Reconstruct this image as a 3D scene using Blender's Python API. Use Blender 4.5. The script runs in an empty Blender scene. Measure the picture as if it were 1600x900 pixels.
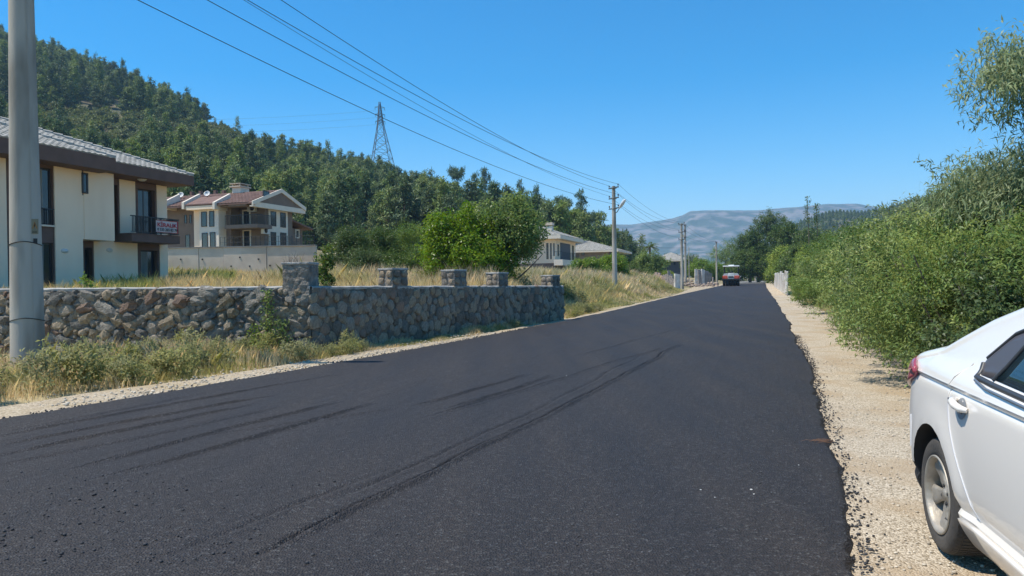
import bpy, bmesh, math, random
import numpy as np
from mathutils import Matrix, Vector, noise as mnoise
PI = math.pi
SC = bpy.context.scene
COL = SC.collection
# ------------------------------------------------------------------ camera
F = 1155.0                      # focal length in pixels of the 1600 wide photograph
EYE = Vector((0, 0, 1.5))
CAM_R = Matrix.Rotation(math.radians(90 - 0.40), 3, 'X') @ Matrix.Rotation(math.radians(-0.8), 3, 'Z')
cd = bpy.data.cameras.new('camera'); cam = bpy.data.objects.new('camera', cd); COL.objects.link(cam)
cd.sensor_width = 36; cd.lens = F * 36 / 1600; cd.clip_start = 0.05; cd.clip_end = 30000
cam.matrix_world = Matrix.Translation(EYE) @ CAM_R.to_4x4()
SC.camera = cam
# ------------------------------------------------------------------ sky, sun, exposure
SUN_FROM = Vector((-0.98, -0.13, 0)).normalized() * math.cos(math.radians(62)) + Vector((0, 0, math.sin(math.radians(62))))
W = bpy.data.worlds.new('World'); SC.world = W; W.use_nodes = True
nt = W.node_tree; bg = nt.nodes['Background']
sky = nt.nodes.new('ShaderNodeTexSky'); sky.sky_type = 'NISHITA'; sky.sun_disc = False
sky.sun_elevation = math.radians(62); sky.sun_rotation = math.atan2(SUN_FROM.x, SUN_FROM.y)
sky.air_density = 1.0; sky.dust_density = 0.0; sky.ozone_density = 5.0; sky.altitude = 0
hs = nt.nodes.new('ShaderNodeHueSaturation'); hs.inputs['Saturation'].default_value = 1.48; hs.inputs['Hue'].default_value = 0.499
nt.links.new(sky.outputs[0], hs.inputs['Color']); tn = nt.nodes.new('ShaderNodeMix'); tn.data_type = 'RGBA'; tn.blend_type = 'MULTIPLY'; tn.inputs[0].default_value = 1; tn.inputs[7].default_value = (1.0, 0.965, 0.90, 1)
nt.links.new(hs.outputs[0], tn.inputs[6]); nt.links.new(tn.outputs[2], bg.inputs[0])
bg.inputs[1].default_value = 0.138
sd = bpy.data.lights.new('sun', 'SUN'); sd.energy = 3.9; sd.angle = math.radians(0.5); sd.color = (1, 0.93, 0.81)
so = bpy.data.objects.new('sun', sd); COL.objects.link(so)
so.rotation_euler = SUN_FROM.to_track_quat('Z', 'Y').to_euler(); so.location = (-20, 5, 40)
SC.view_settings.view_transform = 'Standard'; SC.view_settings.look = 'None'
SC.view_settings.exposure = 0.54; SC.view_settings.gamma = 1
SC.cycles.max_bounces = 6; SC.cycles.diffuse_bounces = 4; SC.cycles.glossy_bounces = 3
SC.cycles.transmission_bounces = 4; SC.cycles.transparent_max_bounces = 6; SC.cycles.volume_bounces = 1
SC.cycles.use_denoising = True
# ------------------------------------------------------------------ measuring helpers
def ray(px, py):
    return (CAM_R @ Vector(((px - 800) / F, (450 - py) / F, -1))).normalized()
def gq(x, y): return 0.322 * x + 0.947 * y          # distance along the road
def gw(x, y): return 0.947 * x - 0.322 * y          # distance across it, to the east
def road_z(x, y):
    q = gq(x, y)
    return 0.006 * min(max(q - 10, 0), 190)
def at(px, py, depth):                               # a point seen at a pixel, depth metres ahead
    d = ray(px, py); return EYE + d * (depth / d.y)
def gp(px, py, dz=0.0):                              # the point of the road plane seen at a pixel
    d = ray(px, py); z = 0.0
    for _ in range(12):
        t = (z + dz - EYE.z) / d.z; p = EYE + d * t; z = road_z(p.x, p.y)
    return p
RNG = np.random.default_rng(7)
random.seed(7)
# ------------------------------------------------------------------ value noise in numpy
def _hash(ix, iy, seed):
    h = (ix * 374761393 + iy * 668265263 + seed * 974634777) & 0xffffffff
    h = ((h ^ (h >> 13)) * 1274126177) & 0xffffffff
    return ((h ^ (h >> 16)) & 0xffff) / 65535.0
def vnoise(x, y, seed=0):
    x = np.asarray(x, float); y = np.asarray(y, float)
    ix = np.floor(x).astype(np.int64); iy = np.floor(y).astype(np.int64)
    fx = x - ix; fy = y - iy; fx = fx * fx * (3 - 2 * fx); fy = fy * fy * (3 - 2 * fy)
    a = _hash(ix, iy, seed); b = _hash(ix + 1, iy, seed); c = _hash(ix, iy + 1, seed); d = _hash(ix + 1, iy + 1, seed)
    return (a * (1 - fx) + b * fx) * (1 - fy) + (c * (1 - fx) + d * fx) * fy - 0.5
def fbm(x, y, seed=0, octv=4):
    s = 0; a = 1.0; f = 1.0
    for k in range(octv):
        s = s + a * vnoise(np.asarray(x) * f, np.asarray(y) * f, seed + k * 17); a *= 0.5; f *= 2.03
    return s
def smooth(a, b, v):
    t = np.clip((np.asarray(v, float) - a) / (b - a), 0, 1); return t * t * (3 - 2 * t)
# ------------------------------------------------------------------ materials
def _n(nt, t, **kw):
    n = nt.nodes.new(t)
    for k, v in kw.items(): setattr(n, k, v)
    return n
MATS = {}
def mat(name, c1, c2=None, scale=5.0, rough=0.8, bump=0.0, bscale=None, metal=0.0, spec=0.5, detail=6.0, island=0.0, trans=0.0,
        c3=None, scale3=0.5, coat=0.0, coord='Object', dist=0.02, huev=0.0, stretch=None, spots=None):
    if name in MATS: return MATS[name]
    m = bpy.data.materials.new(name); m.use_nodes = True; t = m.node_tree; L = t.links
    b = t.nodes['Principled BSDF']; out = t.nodes['Material Output']
    b.inputs['Roughness'].default_value = rough; b.inputs['Metallic'].default_value = metal
    b.inputs['Specular IOR Level'].default_value = spec
    if coat: b.inputs['Coat Weight'].default_value = coat; b.inputs['Coat Roughness'].default_value = 0.04
    tc = _n(t, 'ShaderNodeTexCoord'); src = tc.outputs[coord]
    if coord == 'World': pass
    if stretch:
        mp = _n(t, 'ShaderNodeMapping'); mp.inputs['Scale'].default_value = stretch; L.new(src, mp.inputs[0]); src = mp.outputs[0]
    col = None
    def rgb(c): return (c[0], c[1], c[2], 1)
    if c2 is not None:
        nz = _n(t, 'ShaderNodeTexNoise'); nz.inputs['Scale'].default_value = scale; nz.inputs['Detail'].default_value = detail
        L.new(src, nz.inputs[0])
        cr = _n(t, 'ShaderNodeValToRGB'); cr.color_ramp.elements[0].position = 0.36; cr.color_ramp.elements[1].position = 0.64
        cr.color_ramp.elements[0].color = rgb(c1); cr.color_ramp.elements[1].color = rgb(c2)
        L.new(nz.outputs['Fac'], cr.inputs[0]); col = cr.outputs[0]
    if c3 is not None:
        nz3 = _n(t, 'ShaderNodeTexNoise'); nz3.inputs['Scale'].default_value = scale3; nz3.inputs['Detail'].default_value = 3
        L.new(src, nz3.inputs[0])
        r3 = _n(t, 'ShaderNodeValToRGB'); r3.color_ramp.elements[0].position = 0.45; r3.color_ramp.elements[1].position = 0.62
        L.new(nz3.outputs['Fac'], r3.inputs[0])
        mx = _n(t, 'ShaderNodeMix', data_type='RGBA'); L.new(r3.outputs[0], mx.inputs[0])
        if col is None: mx.inputs[6].default_value = rgb(c1)
        else: L.new(col, mx.inputs[6])
        mx.inputs[7].default_value = rgb(c3); col = mx.outputs[2]
    if spots:                                        # (colour, scale, threshold)
        vz = _n(t, 'ShaderNodeTexVoronoi'); vz.inputs['Scale'].default_value = spots[1]; L.new(src, vz.inputs[0])
        rs = _n(t, 'ShaderNodeMath', operation='LESS_THAN'); rs.inputs[1].default_value = spots[2]
        sp = _n(t, 'ShaderNodeSeparateColor'); L.new(vz.outputs['Color'], sp.inputs[0]); L.new(sp.outputs[0], rs.inputs[0])
        mx = _n(t, 'ShaderNodeMix', data_type='RGBA'); L.new(rs.outputs[0], mx.inputs[0])
        if col is None: mx.inputs[6].default_value = rgb(c1)
        else: L.new(col, mx.inputs[6])
        mx.inputs[7].default_value = rgb(spots[0]); col = mx.outputs[2]
    if island or huev:
        gi = _n(t, 'ShaderNodeNewGeometry'); h = _n(t, 'ShaderNodeHueSaturation')
        if island:
            mr = _n(t, 'ShaderNodeMapRange'); mr.inputs[3].default_value = 1 - island; mr.inputs[4].default_value = 1 + island
            L.new(gi.outputs['Random Per Island'], mr.inputs[0]); L.new(mr.outputs[0], h.inputs['Value'])
        if huev:
            oi = _n(t, 'ShaderNodeObjectInfo'); mh = _n(t, 'ShaderNodeMapRange'); mh.inputs[3].default_value = 0.5 - huev; mh.inputs[4].default_value = 0.5 + huev
            wn = _n(t, 'ShaderNodeMath', operation='MULTIPLY_ADD'); wn.inputs[1].default_value = 7.31
            L.new(gi.outputs['Random Per Island'], wn.inputs[0]); L.new(oi.outputs['Random'], wn.inputs[2])
            fr = _n(t, 'ShaderNodeMath', operation='FRACT'); L.new(wn.outputs[0], fr.inputs[0])
            L.new(fr.outputs[0], mh.inputs[0]); L.new(mh.outputs[0], h.inputs['Hue'])
            m2 = _n(t, 'ShaderNodeMapRange'); m2.inputs[3].default_value = 0.85; m2.inputs[4].default_value = 1.15
            L.new(oi.outputs['Random'], m2.inputs[0]); L.new(m2.outputs[0], h.inputs['Saturation'])
        if col is None: h.inputs['Color'].default_value = rgb(c1)
        else: L.new(col, h.inputs['Color'])
        col = h.outputs[0]
    if col is None: b.inputs['Base Color'].default_value = rgb(c1)
    else: L.new(col, b.inputs['Base Color'])
    if bump:
        nb = _n(t, 'ShaderNodeTexNoise'); nb.inputs['Scale'].default_value = bscale or scale * 3; nb.inputs['Detail'].default_value = 8
        L.new(src, nb.inputs[0]); bp = _n(t, 'ShaderNodeBump'); bp.inputs['Strength'].default_value = bump; bp.inputs['Distance'].default_value = dist
        L.new(nb.outputs['Fac'], bp.inputs['Height']); L.new(bp.outputs[0], b.inputs['Normal'])
    if trans:
        tr = _n(t, 'ShaderNodeBsdfTranslucent'); ms = _n(t, 'ShaderNodeMixShader'); ms.inputs[0].default_value = trans
        if col is not None:
            br = _n(t, 'ShaderNodeHueSaturation'); br.inputs['Value'].default_value = 1.3; br.inputs['Hue'].default_value = 0.49
            L.new(col, br.inputs['Color']); L.new(br.outputs[0], tr.inputs[0])
        else: tr.inputs[0].default_value = rgb(c1)
        L.new(b.outputs[0], ms.inputs[1]); L.new(tr.outputs[0], ms.inputs[2]); L.new(ms.outputs[0], out.inputs[0])
    MATS[name] = m
    return m
# ------------------------------------------------------------------ meshes
def np_mesh(name, V, Fc, m=None, smooth_=False):
    """V (N,3), Fc (M,k) all faces the same size"""
    V = np.asarray(V, np.float32).reshape(-1, 3); Fc = np.asarray(Fc, np.int32); k = Fc.shape[1]
    me = bpy.data.meshes.new(name); me.vertices.add(len(V)); me.vertices.foreach_set('co', V.ravel())
    me.loops.add(Fc.size); me.loops.foreach_set('vertex_index', Fc.ravel())
    me.polygons.add(len(Fc)); me.polygons.foreach_set('loop_start', np.arange(len(Fc), dtype=np.int32) * k)
    if smooth_: me.polygons.foreach_set('use_smooth', np.ones(len(Fc), bool))
    me.update(calc_edges=True); me.validate()
    if m: me.materials.append(m)
    return me
def link(name, data, parent=None, loc=None):
    o = bpy.data.objects.new(name, data); COL.objects.link(o)
    if parent is not None: o.parent = parent
    if loc is not None: o.location = loc
    return o
def empty(name, loc=(0, 0, 0), rz=0.0):
    o = link(name, None); o.location = loc; o.rotation_euler = (0, 0, rz); o.empty_display_size = 0.2
    return o
def tag(o, label, cat, group=None):
    o['label'] = label; o['category'] = cat
    if group: o['group'] = group
    return o
def kind(o, k): o['kind'] = k; return o
class MB:
    """collects boxes, prisms and tubes into ONE mesh object"""
    def __init__(s): s.v = []; s.f = []; s.sm = []
    def add(s, V, Fs, sm=False):
        n = len(s.v); s.v += [tuple(p) for p in V]; s.f += [tuple(i + n for i in f) for f in Fs]; s.sm += [sm] * len(Fs); return s
    def box(s, a, b, M=None):
        x0, y0, z0 = [min(a[i], b[i]) for i in range(3)]; x1, y1, z1 = [max(a[i], b[i]) for i in range(3)]
        V = [(x0, y0, z0), (x1, y0, z0), (x1, y1, z0), (x0, y1, z0), (x0, y0, z1), (x1, y0, z1), (x1, y1, z1), (x0, y1, z1)]
        if M is not None: V = [M @ Vector(p) for p in V]
        return s.add(V, [(0, 3, 2, 1), (4, 5, 6, 7), (0, 1, 5, 4), (1, 2, 6, 5), (2, 3, 7, 6), (3, 0, 4, 7)])
    def prism(s, poly, vec):                       # poly: 3-D points, extruded along vec
        n = len(poly); vec = Vector(vec); V = [Vector(p) for p in poly] + [Vector(p) + vec for p in poly]
        nrm = sum(((V[i] - V[0]).cross(V[(i + 1) % n] - V[0]) for i in range(n)), Vector())
        Fs = [tuple(range(n)), tuple(range(2 * n - 1, n - 1, -1))] + [(i, i + n, (i + 1) % n + n, (i + 1) % n) for i in range(n)]
        if nrm.dot(vec) > 0: Fs = [tuple(reversed(f)) for f in Fs]
        return s.add(V, Fs)
    def tube(s, pts, rad, n=8, cap=True, sm=True):
        pts = [Vector(p) for p in pts]; k = len(pts); rad = rad if hasattr(rad, '__len__') else [rad] * k
        V = []; prev = None
        for i, p in enumerate(pts):
            d = (pts[min(i + 1, k - 1)] - pts[max(i - 1, 0)]).normalized()
            a = prev if prev is not None else (Vector((0, 0, 1)) if abs(d.z) < 0.9 else Vector((1, 0, 0)))
            a = (a - d * a.dot(d)).normalized(); prev = a; b = d.cross(a)
            for j in range(n):
                t = 2 * PI * j / n; V.append(p + (a * math.cos(t) + b * math.sin(t)) * rad[i])
        Fs = [(i * n + j, i * n + (j + 1) % n, (i + 1) * n + (j + 1) % n, (i + 1) * n + j) for i in range(k - 1) for j in range(n)]
        s.add(V, Fs, sm)
        if cap: s.add([V[j] for j in range(n)], [tuple(range(n - 1, -1, -1))]); s.add([V[(k - 1) * n + j] for j in range(n)], [tuple(range(n))])
        return s
    def lathe(s, prof, n=32, M=None, sm=True):      # prof: (r, z) about z
        V = []; k = len(prof)
        for j in range(n):
            t = 2 * PI * j / n
            for r, z in prof: V.append((r * math.cos(t), r * math.sin(t), z))
        if M is not None: V = [M @ Vector(p) for p in V]
        Fs = [(j * k + i, ((j + 1) % n) * k + i, ((j + 1) % n) * k + i + 1, j * k + i + 1) for j in range(n) for i in range(k - 1)]
        return s.add(V, Fs, sm)
    def build(s, name, m, parent=None, bevel=0.0):
        me = bpy.data.meshes.new(name); me.from_pydata(s.v, [], s.f); me.polygons.foreach_set('use_smooth', s.sm); me.update()
        if m: me.materials.append(m)
        o = link(name, me, parent)
        if bevel:
            b = o.modifiers.new('bevel', 'BEVEL'); b.width = bevel; b.segments = 2; b.limit_method = 'ANGLE'
        return o
def diamonds(P, A, N, ln, wd, fold=0.0):
    """leaf quads: P base (n,3), A axis (n,3), N normal (n,3) -> V (n*4,3), F (n,4)"""
    A = A / (np.linalg.norm(A, axis=1, keepdims=True) + 1e-9); S = np.cross(A, N); S /= (np.linalg.norm(S, axis=1, keepdims=True) + 1e-9)
    U = np.cross(S, A); ln = np.asarray(ln).reshape(-1, 1) * np.ones((len(P), 1)); wd = np.asarray(wd).reshape(-1, 1) * np.ones((len(P), 1))
    V = np.stack([P, P + A * ln * 0.45 + S * wd * 0.5 + U * fold * wd, P + A * ln - U * 0.15 * ln, P + A * ln * 0.45 - S * wd * 0.5 + U * fold * wd], 1)
    n = len(P); return V.reshape(-1, 3), np.arange(n * 4).reshape(n, 4)
def blades(P, h, w, lean, rng, bend=0.5):
    """grass blades as 4-vertex quads folded at half height"""
    n = len(P); th = rng.uniform(0, 2 * PI, n); dx = np.stack([np.cos(th), np.sin(th), np.zeros(n)], 1)
    sd = np.stack([-dx[:, 1], dx[:, 0], np.zeros(n)], 1); ph = rng.uniform(0, 2 * PI, n)
    sd = np.stack([np.cos(ph), np.sin(ph), np.zeros(n)], 1)
    h = h.reshape(-1, 1); w = w.reshape(-1, 1); l = lean.reshape(-1, 1); up = np.array([[0, 0, 1.0]])
    mid = P + up * h * 0.55 + dx * l * h * 0.3; tip = P + up * h * (1 - 0.3 * l * bend) + dx * l * h
    V = np.stack([P - sd * w * .5, P + sd * w * .5, mid + sd * w * .42, tip, mid - sd * w * .42], 1)
    return V.reshape(-1, 3), np.arange(n * 5).reshape(n, 5)
# ================================================================== terrain
W_CORNER = gp(487, 549); W_END = gp(880, 500)        # feet of the stone wall
W_CORNER = Vector((W_CORNER.x, W_CORNER.y)); W_END = Vector((W_END.x, W_END.y))
W_LEFT = W_CORNER + Vector((-1, 0.13)) * 15
_wq = lambda p: (gq(p.x, p.y), gw(p.x, p.y))
(_q0, _w0), (_q1, _w1) = _wq(W_CORNER), _wq(W_END)
WQ = [_q0 - 30, _q0, _q1, _q1 + 6, 60, 400]; WW = [_w0 - 30 * (_w1 - _w0) / (_q1 - _q0), _w0, _w1, -8.3, -8.9, -9.2]
def wall_inside(x, y):
    d1 = y - (W_CORNER.y + 0.13 * (W_CORNER.x - x))
    q = 0.322 * x + 0.947 * y; w = 0.947 * x - 0.322 * y
    d2 = np.interp(q, WQ, WW) - w
    return np.minimum(d1, d2)
def T(x, y):
    x = np.asarray(x, float); y = np.asarray(y, float)
    q = 0.322 * x + 0.947 * y; w = 0.947 * x - 0.322 * y
    base = 0.006 * np.clip(q - 10, 0, 190)
    ins = wall_inside(x, y)
    past = smooth(27, 34, q)
    step = 1.02 * smooth(1.0, 1.8 + 3.5 * past, ins)
    far = 0.045 * np.clip(ins - 4, 0, 75) * smooth(4, 20, ins)
    left = (step + far) * (w < 0)
    verge = -0.05 + 0.03 * fbm(x * 0.8, y * 0.8, 3)
    right = 0.25 * smooth(4.5, 9, w) + 0.02 * np.clip(w - 12, 0, 200)
    behind = smooth(0, -20, y)
    z = base + left * (1 - behind) + verge + right * (w > 0) + 0.08 * fbm(x * 0.25, y * 0.25, 9) * (np.abs(w + 3.5) > 6)
    z = z - 0.16 * smooth(-9.4, -8.2, w) * (1 - smooth(0.9, 2.2, w)) * smooth(36, 50, q)
    ter = smooth(53.2, 53.8, y) * smooth(-44, -42, x) * (1 - smooth(-14.5, -12, x)) * (1 - smooth(75, 100, y))
    z = z * (1 - ter) + np.maximum(z, 4.15) * ter
    return z
def t1(x, y): return float(T(x, y))
gx = np.concatenate([-np.geomspace(7000, 62, 26), np.arange(-60, 25, 0.5), np.arange(25, 80, 1.2), np.geomspace(81, 7000, 24)])
gy = np.concatenate([-np.geomspace(400, 4, 12), np.arange(-3, 62, 0.5), np.arange(62, 220, 1.5), np.geomspace(222, 9000, 34)])
X, Y = np.meshgrid(gx, gy); Z = T(X, Y)
nx, ny = len(gx), len(gy); idx = np.arange(nx * ny).reshape(ny, nx)
Fq = np.stack([idx[:-1, :-1], idx[:-1, 1:], idx[1:, 1:], idx[1:, :-1]], -1).reshape(-1, 4)
m_ground = mat('dry_ground', (0.30, 0.235, 0.125), (0.45, 0.36, 0.20), 0.9, 0.95, 0.6, 14, c3=(0.22, 0.19, 0.085), scale3=0.12)
kind(link('ground', np_mesh('ground', np.stack([X, Y, Z], -1), Fq, m_ground, True)), 'structure')
# ------------------------------------------------------------------ road edges measured on the photograph, as (q, w)
def qw(p): return gq(p.x, p.y), gw(p.x, p.y)
LE = sorted([qw(gp(*c)) for c in ((0, 660), (250, 618), (500, 574), (700, 538), (880, 503), (960, 485), (1060, 461), (1122, 447))])
RE = sorted([qw(gp(*c)) for c in ((1347, 890), (1322, 760), (1300, 690), (1266, 570), (1248, 535), (1222, 480), (1199, 450))])
def edge_l(q): return np.interp(q, [-30, 0] + [a for a, b in LE] + [400], [LE[0][1]] * 2 + [b for a, b in LE] + [LE[-1][1]])
def edge_r(q): return np.interp(q, [-30, 0] + [a for a, b in RE] + [400], [RE[0][1]] * 2 + [b for a, b in RE] + [RE[-1][1]])
def qw_xy(q, w): return 0.322 * q + 0.947 * w, 0.947 * q - 0.322 * w
def rz(q): return 0.006 * np.clip(q - 10, 0, 190)
_k = 0.322 ** 2 + 0.947 ** 2
# ruts left by the paver and the roller: segments (q0,w0,q1,w1,depth,width)
def seg(a, b, dep, wid):
    (q0, w0), (q1, w1) = qw(gp(*a)), qw(gp(*b)); return (q0, w0, q1, w1, dep, wid)
RUTS = [seg((-60, 697), (520, 590), .022, .05), seg((-60, 713), (430, 622), .024, .05), seg((-60, 730), (400, 636), .026, .055),
        seg((-40, 745), (440, 640), .014, .05), seg((100, 742), (530, 633), .026, .06), seg((168, 752), (590, 634), .028, .06),
        seg((648, 641), (822, 589), .026, .055), seg((704, 645), (862, 590), .026, .055), seg((380, 893), (1062, 541), .024, .055),
        seg((520, 800), (1000, 560), .008, .07), seg((300, 690), (640, 640), .010, .06), seg((200, 900), (620, 740), .007, .08),
        seg((660, 660), (1040, 545), .010, .06), seg((900, 560), (1060, 515), .008, .06), seg((0, 683), (330, 618), .012, .05)]
def road_patch(q0, q1, nq, nw, geo=False):
    qs = np.geomspace(q0, q1, nq) if geo else np.linspace(q0, q1, nq)
    ts = np.linspace(0, 1, nw); ts = ts + 0.0
    Q = np.repeat(qs[:, None], nw, 1)
    rag = 0.05 * fbm(qs * 3.1, qs * 0 + 1.5, 5, 5) + 0.06 * fbm(qs * 0.7, qs * 0 + 9.5, 6, 3); rag2 = 0.035 * fbm(qs * 7.3, qs * 0 + 4.5, 8, 5) + 0.06 * fbm(qs * 1.9, qs * 0 + 4.5, 18, 3) + 0.10 * fbm(qs * .5, qs * 0 + 2.5, 11, 3)
    L_ = (edge_l(qs) + rag)[:, None]; R_ = (edge_r(qs) + rag2)[:, None]
    Wd = L_ + (R_ - L_) * ts[None, :]
    Zr = rz(Q) + 0.045 * np.minimum(1, np.minimum(smooth(0, 0.06, Wd - L_), smooth(0, 0.06, R_ - Wd)))
    Zr = Zr - 0.03 * (ts[None, :] <= 0) - 0.03 * (ts[None, :] >= 1)
    for (a, b, c, d, dep, wid) in RUTS:
        l = math.hypot(c - a, d - b); ux, uy = (c - a) / l, (d - b) / l
        s_ = (Q - a) * ux + (Wd - b) * uy; e = -(Q - a) * uy + (Wd - b) * ux
        e = e + 0.10 * fbm(s_ * 0.5, s_ * 0, int(dep * 9000) + int(abs(b) * 10), 3) + 0.012 * fbm(s_ * 8, s_ * 0, 31, 2)
        fade = smooth(-0.2, 0.8, s_) * smooth(-0.2, 0.8, l - s_) * (0.75 + 0.5 * fbm(s_ * 1.3, s_ * 0 + 3, 77, 2))
        prof = -1.25 * np.exp(-(e / (wid * 0.38)) ** 2) + 0.6 * np.exp(-((e - wid * 0.9) / (wid * 0.55)) ** 2)
        Zr = Zr + 2.2 * dep * fade * prof
    Zr = Zr + 0.006 * fbm(Q * 1.2, Wd * 4, 41, 2) + 0.0028 * fbm(Q * 0.12, Wd * 9, 43, 3)
    Zr = Zr + 0.004 * fbm(Q * 22, Wd * 22, 51, 2) * (Q < 16)
    xx, yy = qw_xy(Q, Wd); xx /= _k; yy /= _k
    idx = np.arange(nq * nw).reshape(nq, nw)
    Fr = np.stack([idx[:-1, :-1], idx[:-1, 1:], idx[1:, 1:], idx[1:, :-1]], -1).reshape(-1, 4)
    return np.stack([xx, yy, Zr], -1).reshape(-1, 3), Fr
parts = [road_patch(-25, 2.5, 60, 40), road_patch(2.5, 30, 300, 560), road_patch(30, 140, 120, 60)]
V = []; Fs = []; n = 0
for v, f in parts: V.append(v); Fs.append(f + n); n += len(v)
def asphalt(name):
    m = bpy.data.materials.new(name); m.use_nodes = True; t = m.node_tree; L = t.links; b = t.nodes['Principled BSDF']
    tc = _n(t, 'ShaderNodeTexCoord'); vo = _n(t, 'ShaderNodeTexVoronoi'); vo.inputs['Scale'].default_value = 75
    nz = _n(t, 'ShaderNodeTexNoise'); nz.inputs['Scale'].default_value = 40; nz.inputs['Detail'].default_value = 8
    n2 = _n(t, 'ShaderNodeTexNoise'); n2.inputs['Scale'].default_value = 0.55; n2.inputs['Detail'].default_value = 5
    mp = _n(t, 'ShaderNodeMapping'); mp.inputs['Rotation'].default_value = (0, 0, math.radians(18.8)); mp.inputs['Scale'].default_value = (3, 0.35, 1)
    L.new(tc.outputs['Object'], mp.inputs[0]); L.new(mp.outputs[0], n2.inputs[0])
    L.new(tc.outputs['Object'], vo.inputs[0]); L.new(tc.outputs['Object'], nz.inputs[0])
    sp = _n(t, 'ShaderNodeSeparateColor'); L.new(vo.outputs['Color'], sp.inputs[0])
    cr = _n(t, 'ShaderNodeValToRGB'); e = cr.color_ramp.elements; e[0].color = (0.0130, 0.0108, 0.0100, 1); e[1].color = (0.0365, 0.029, 0.0255, 1); e[0].position = 0.0; e[1].position = 0.85
    k = e.new(0.985); k.color = (0.075, 0.073, 0.07, 1)
    L.new(sp.outputs[0], cr.inputs[0])
    r2 = _n(t, 'ShaderNodeValToRGB'); r2.color_ramp.elements[0].position = .35; r2.color_ramp.elements[1].position = .68
    r2.color_ramp.elements[0].color = (0.78, 0.78, 0.82, 1); r2.color_ramp.elements[1].color = (1.22, 1.2, 1.16, 1)
    L.new(n2.outputs['Fac'], r2.inputs[0])
    mx = _n(t, 'ShaderNodeMix', data_type='RGBA', blend_type='MULTIPLY'); mx.inputs[0].default_value = 1
    L.new(cr.outputs[0], mx.inputs[6]); L.new(r2.outputs[0], mx.inputs[7]); L.new(mx.outputs[2], b.inputs['Base Color'])
    rr = _n(t, 'ShaderNodeMapRange'); rr.inputs[3].default_value = 0.62; rr.inputs[4].default_value = 0.78
    L.new(n2.outputs['Fac'], rr.inputs[0]); L.new(rr.outputs[0], b.inputs['Roughness']); b.inputs['Specular IOR Level'].default_value = 0.42
    ad = _n(t, 'ShaderNodeMath', operation='ADD'); L.new(vo.outputs['Distance'], ad.inputs[0]); L.new(nz.outputs['Fac'], ad.inputs[1])
    bp = _n(t, 'ShaderNodeBump'); bp.inputs['Strength'].default_value = 0.9; bp.inputs['Distance'].default_value = 0.012
    L.new(ad.outputs[0], bp.inputs['Height']); L.new(bp.outputs[0], b.inputs['Normal'])
    return m
m_asphalt = asphalt('fresh_asphalt')
kind(link('road', np_mesh('road', np.concatenate(V), np.concatenate(Fs), m_asphalt, True)), 'structure')
# old road surface beyond the new asphalt, bending away
m_oldroad = mat('old_road', (0.17, 0.16, 0.14), (0.22, 0.21, 0.19), 2, 0.9, 0.2, 30)
v, f = road_patch(140.3, 330, 60, 12); v[:, 2] -= 0.035
bend = np.clip((0.322 * v[:, 0] + 0.947 * v[:, 1]) - 175, 0, 400); v[:, 0] += bend ** 2 * 0.0035; 
kind(link('old_road', np_mesh('old_road', v, f, m_oldroad, True)), 'structure')
# ------------------------------------------------------------------ shoulders
def gravel_mat(name, a, b_, c, sc=55):
    m = bpy.data.materials.new(name); m.use_nodes = True; t = m.node_tree; L = t.links; b = t.nodes['Principled BSDF']
    b.inputs['Roughness'].default_value = 0.95; b.inputs['Specular IOR Level'].default_value = 0.2
    tc = _n(t, 'ShaderNodeTexCoord'); vo = _n(t, 'ShaderNodeTexVoronoi'); vo.inputs['Scale'].default_value = sc
    nz = _n(t, 'ShaderNodeTexNoise'); nz.inputs['Scale'].default_value = 1.3; nz.inputs['Detail'].default_value = 7
    L.new(tc.outputs['Object'], vo.inputs[0]); L.new(tc.outputs['Object'], nz.inputs[0])
    sp = _n(t, 'ShaderNodeSeparateColor'); L.new(vo.outputs['Color'], sp.inputs[0])
    cr = _n(t, 'ShaderNodeValToRGB'); e = cr.color_ramp.elements; e[0].color = (*a, 1); e[1].color = (*b_, 1); e[0].position = 0.05; e[1].position = 0.9
    L.new(sp.outputs[0], cr.inputs[0])
    r2 = _n(t, 'ShaderNodeValToRGB'); r2.color_ramp.elements[0].position = .48; r2.color_ramp.elements[1].position = .62
    r2.color_ramp.elements[0].color = (0, 0, 0, 1); r2.color_ramp.elements[1].color = (0.75, .75, .75, 1); L.new(nz.outputs['Fac'], r2.inputs[0])
    mx = _n(t, 'ShaderNodeMix', data_type='RGBA'); L.new(r2.outputs[0], mx.inputs[0]); L.new(cr.outputs[0], mx.inputs[6]); mx.inputs[7].default_value = (*c, 1)
    L.new(mx.outputs[2], b.inputs['Base Color'])
    bp = _n(t, 'ShaderNodeBump'); bp.inputs['Strength'].default_value = 0.8; bp.inputs['Distance'].default_value = 0.012
    sb = _n(t, 'ShaderNodeMath', operation='SUBTRACT'); sb.inputs[0].default_value = 1; L.new(vo.outputs['Distance'], sb.inputs[1])
    L.new(sb.outputs[0], bp.inputs['Height']); L.new(bp.outputs[0], b.inputs['Normal'])
    return m
def strip(name, w0, w1, q0, q1, m, dz, seed, nq=300, nw=14):
    qs = np.geomspace(q0 + 30, q1 + 30, nq) - 30; ts = np.linspace(0, 1, nw)
    a = w0(qs); b = w1(qs); Q = np.repeat(qs[:, None], nw, 1); Wd = a[:, None] + (b - a)[:, None] * ts
    xx, yy = qw_xy(Q, Wd); xx /= _k; yy /= _k
    Zr = rz(Q) + dz + 0.018 * fbm(xx * 2.5, yy * 2.5, seed, 4)
    idx = np.arange(nq * nw).reshape(nq, nw); Fr = np.stack([idx[:-1, :-1], idx[:-1, 1:], idx[1:, 1:], idx[1:, :-1]], -1).reshape(-1, 4)
    return kind(link(name, np_mesh(name, np.stack([xx, yy, Zr], -1), Fr, m, True)), 'structure')
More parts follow.
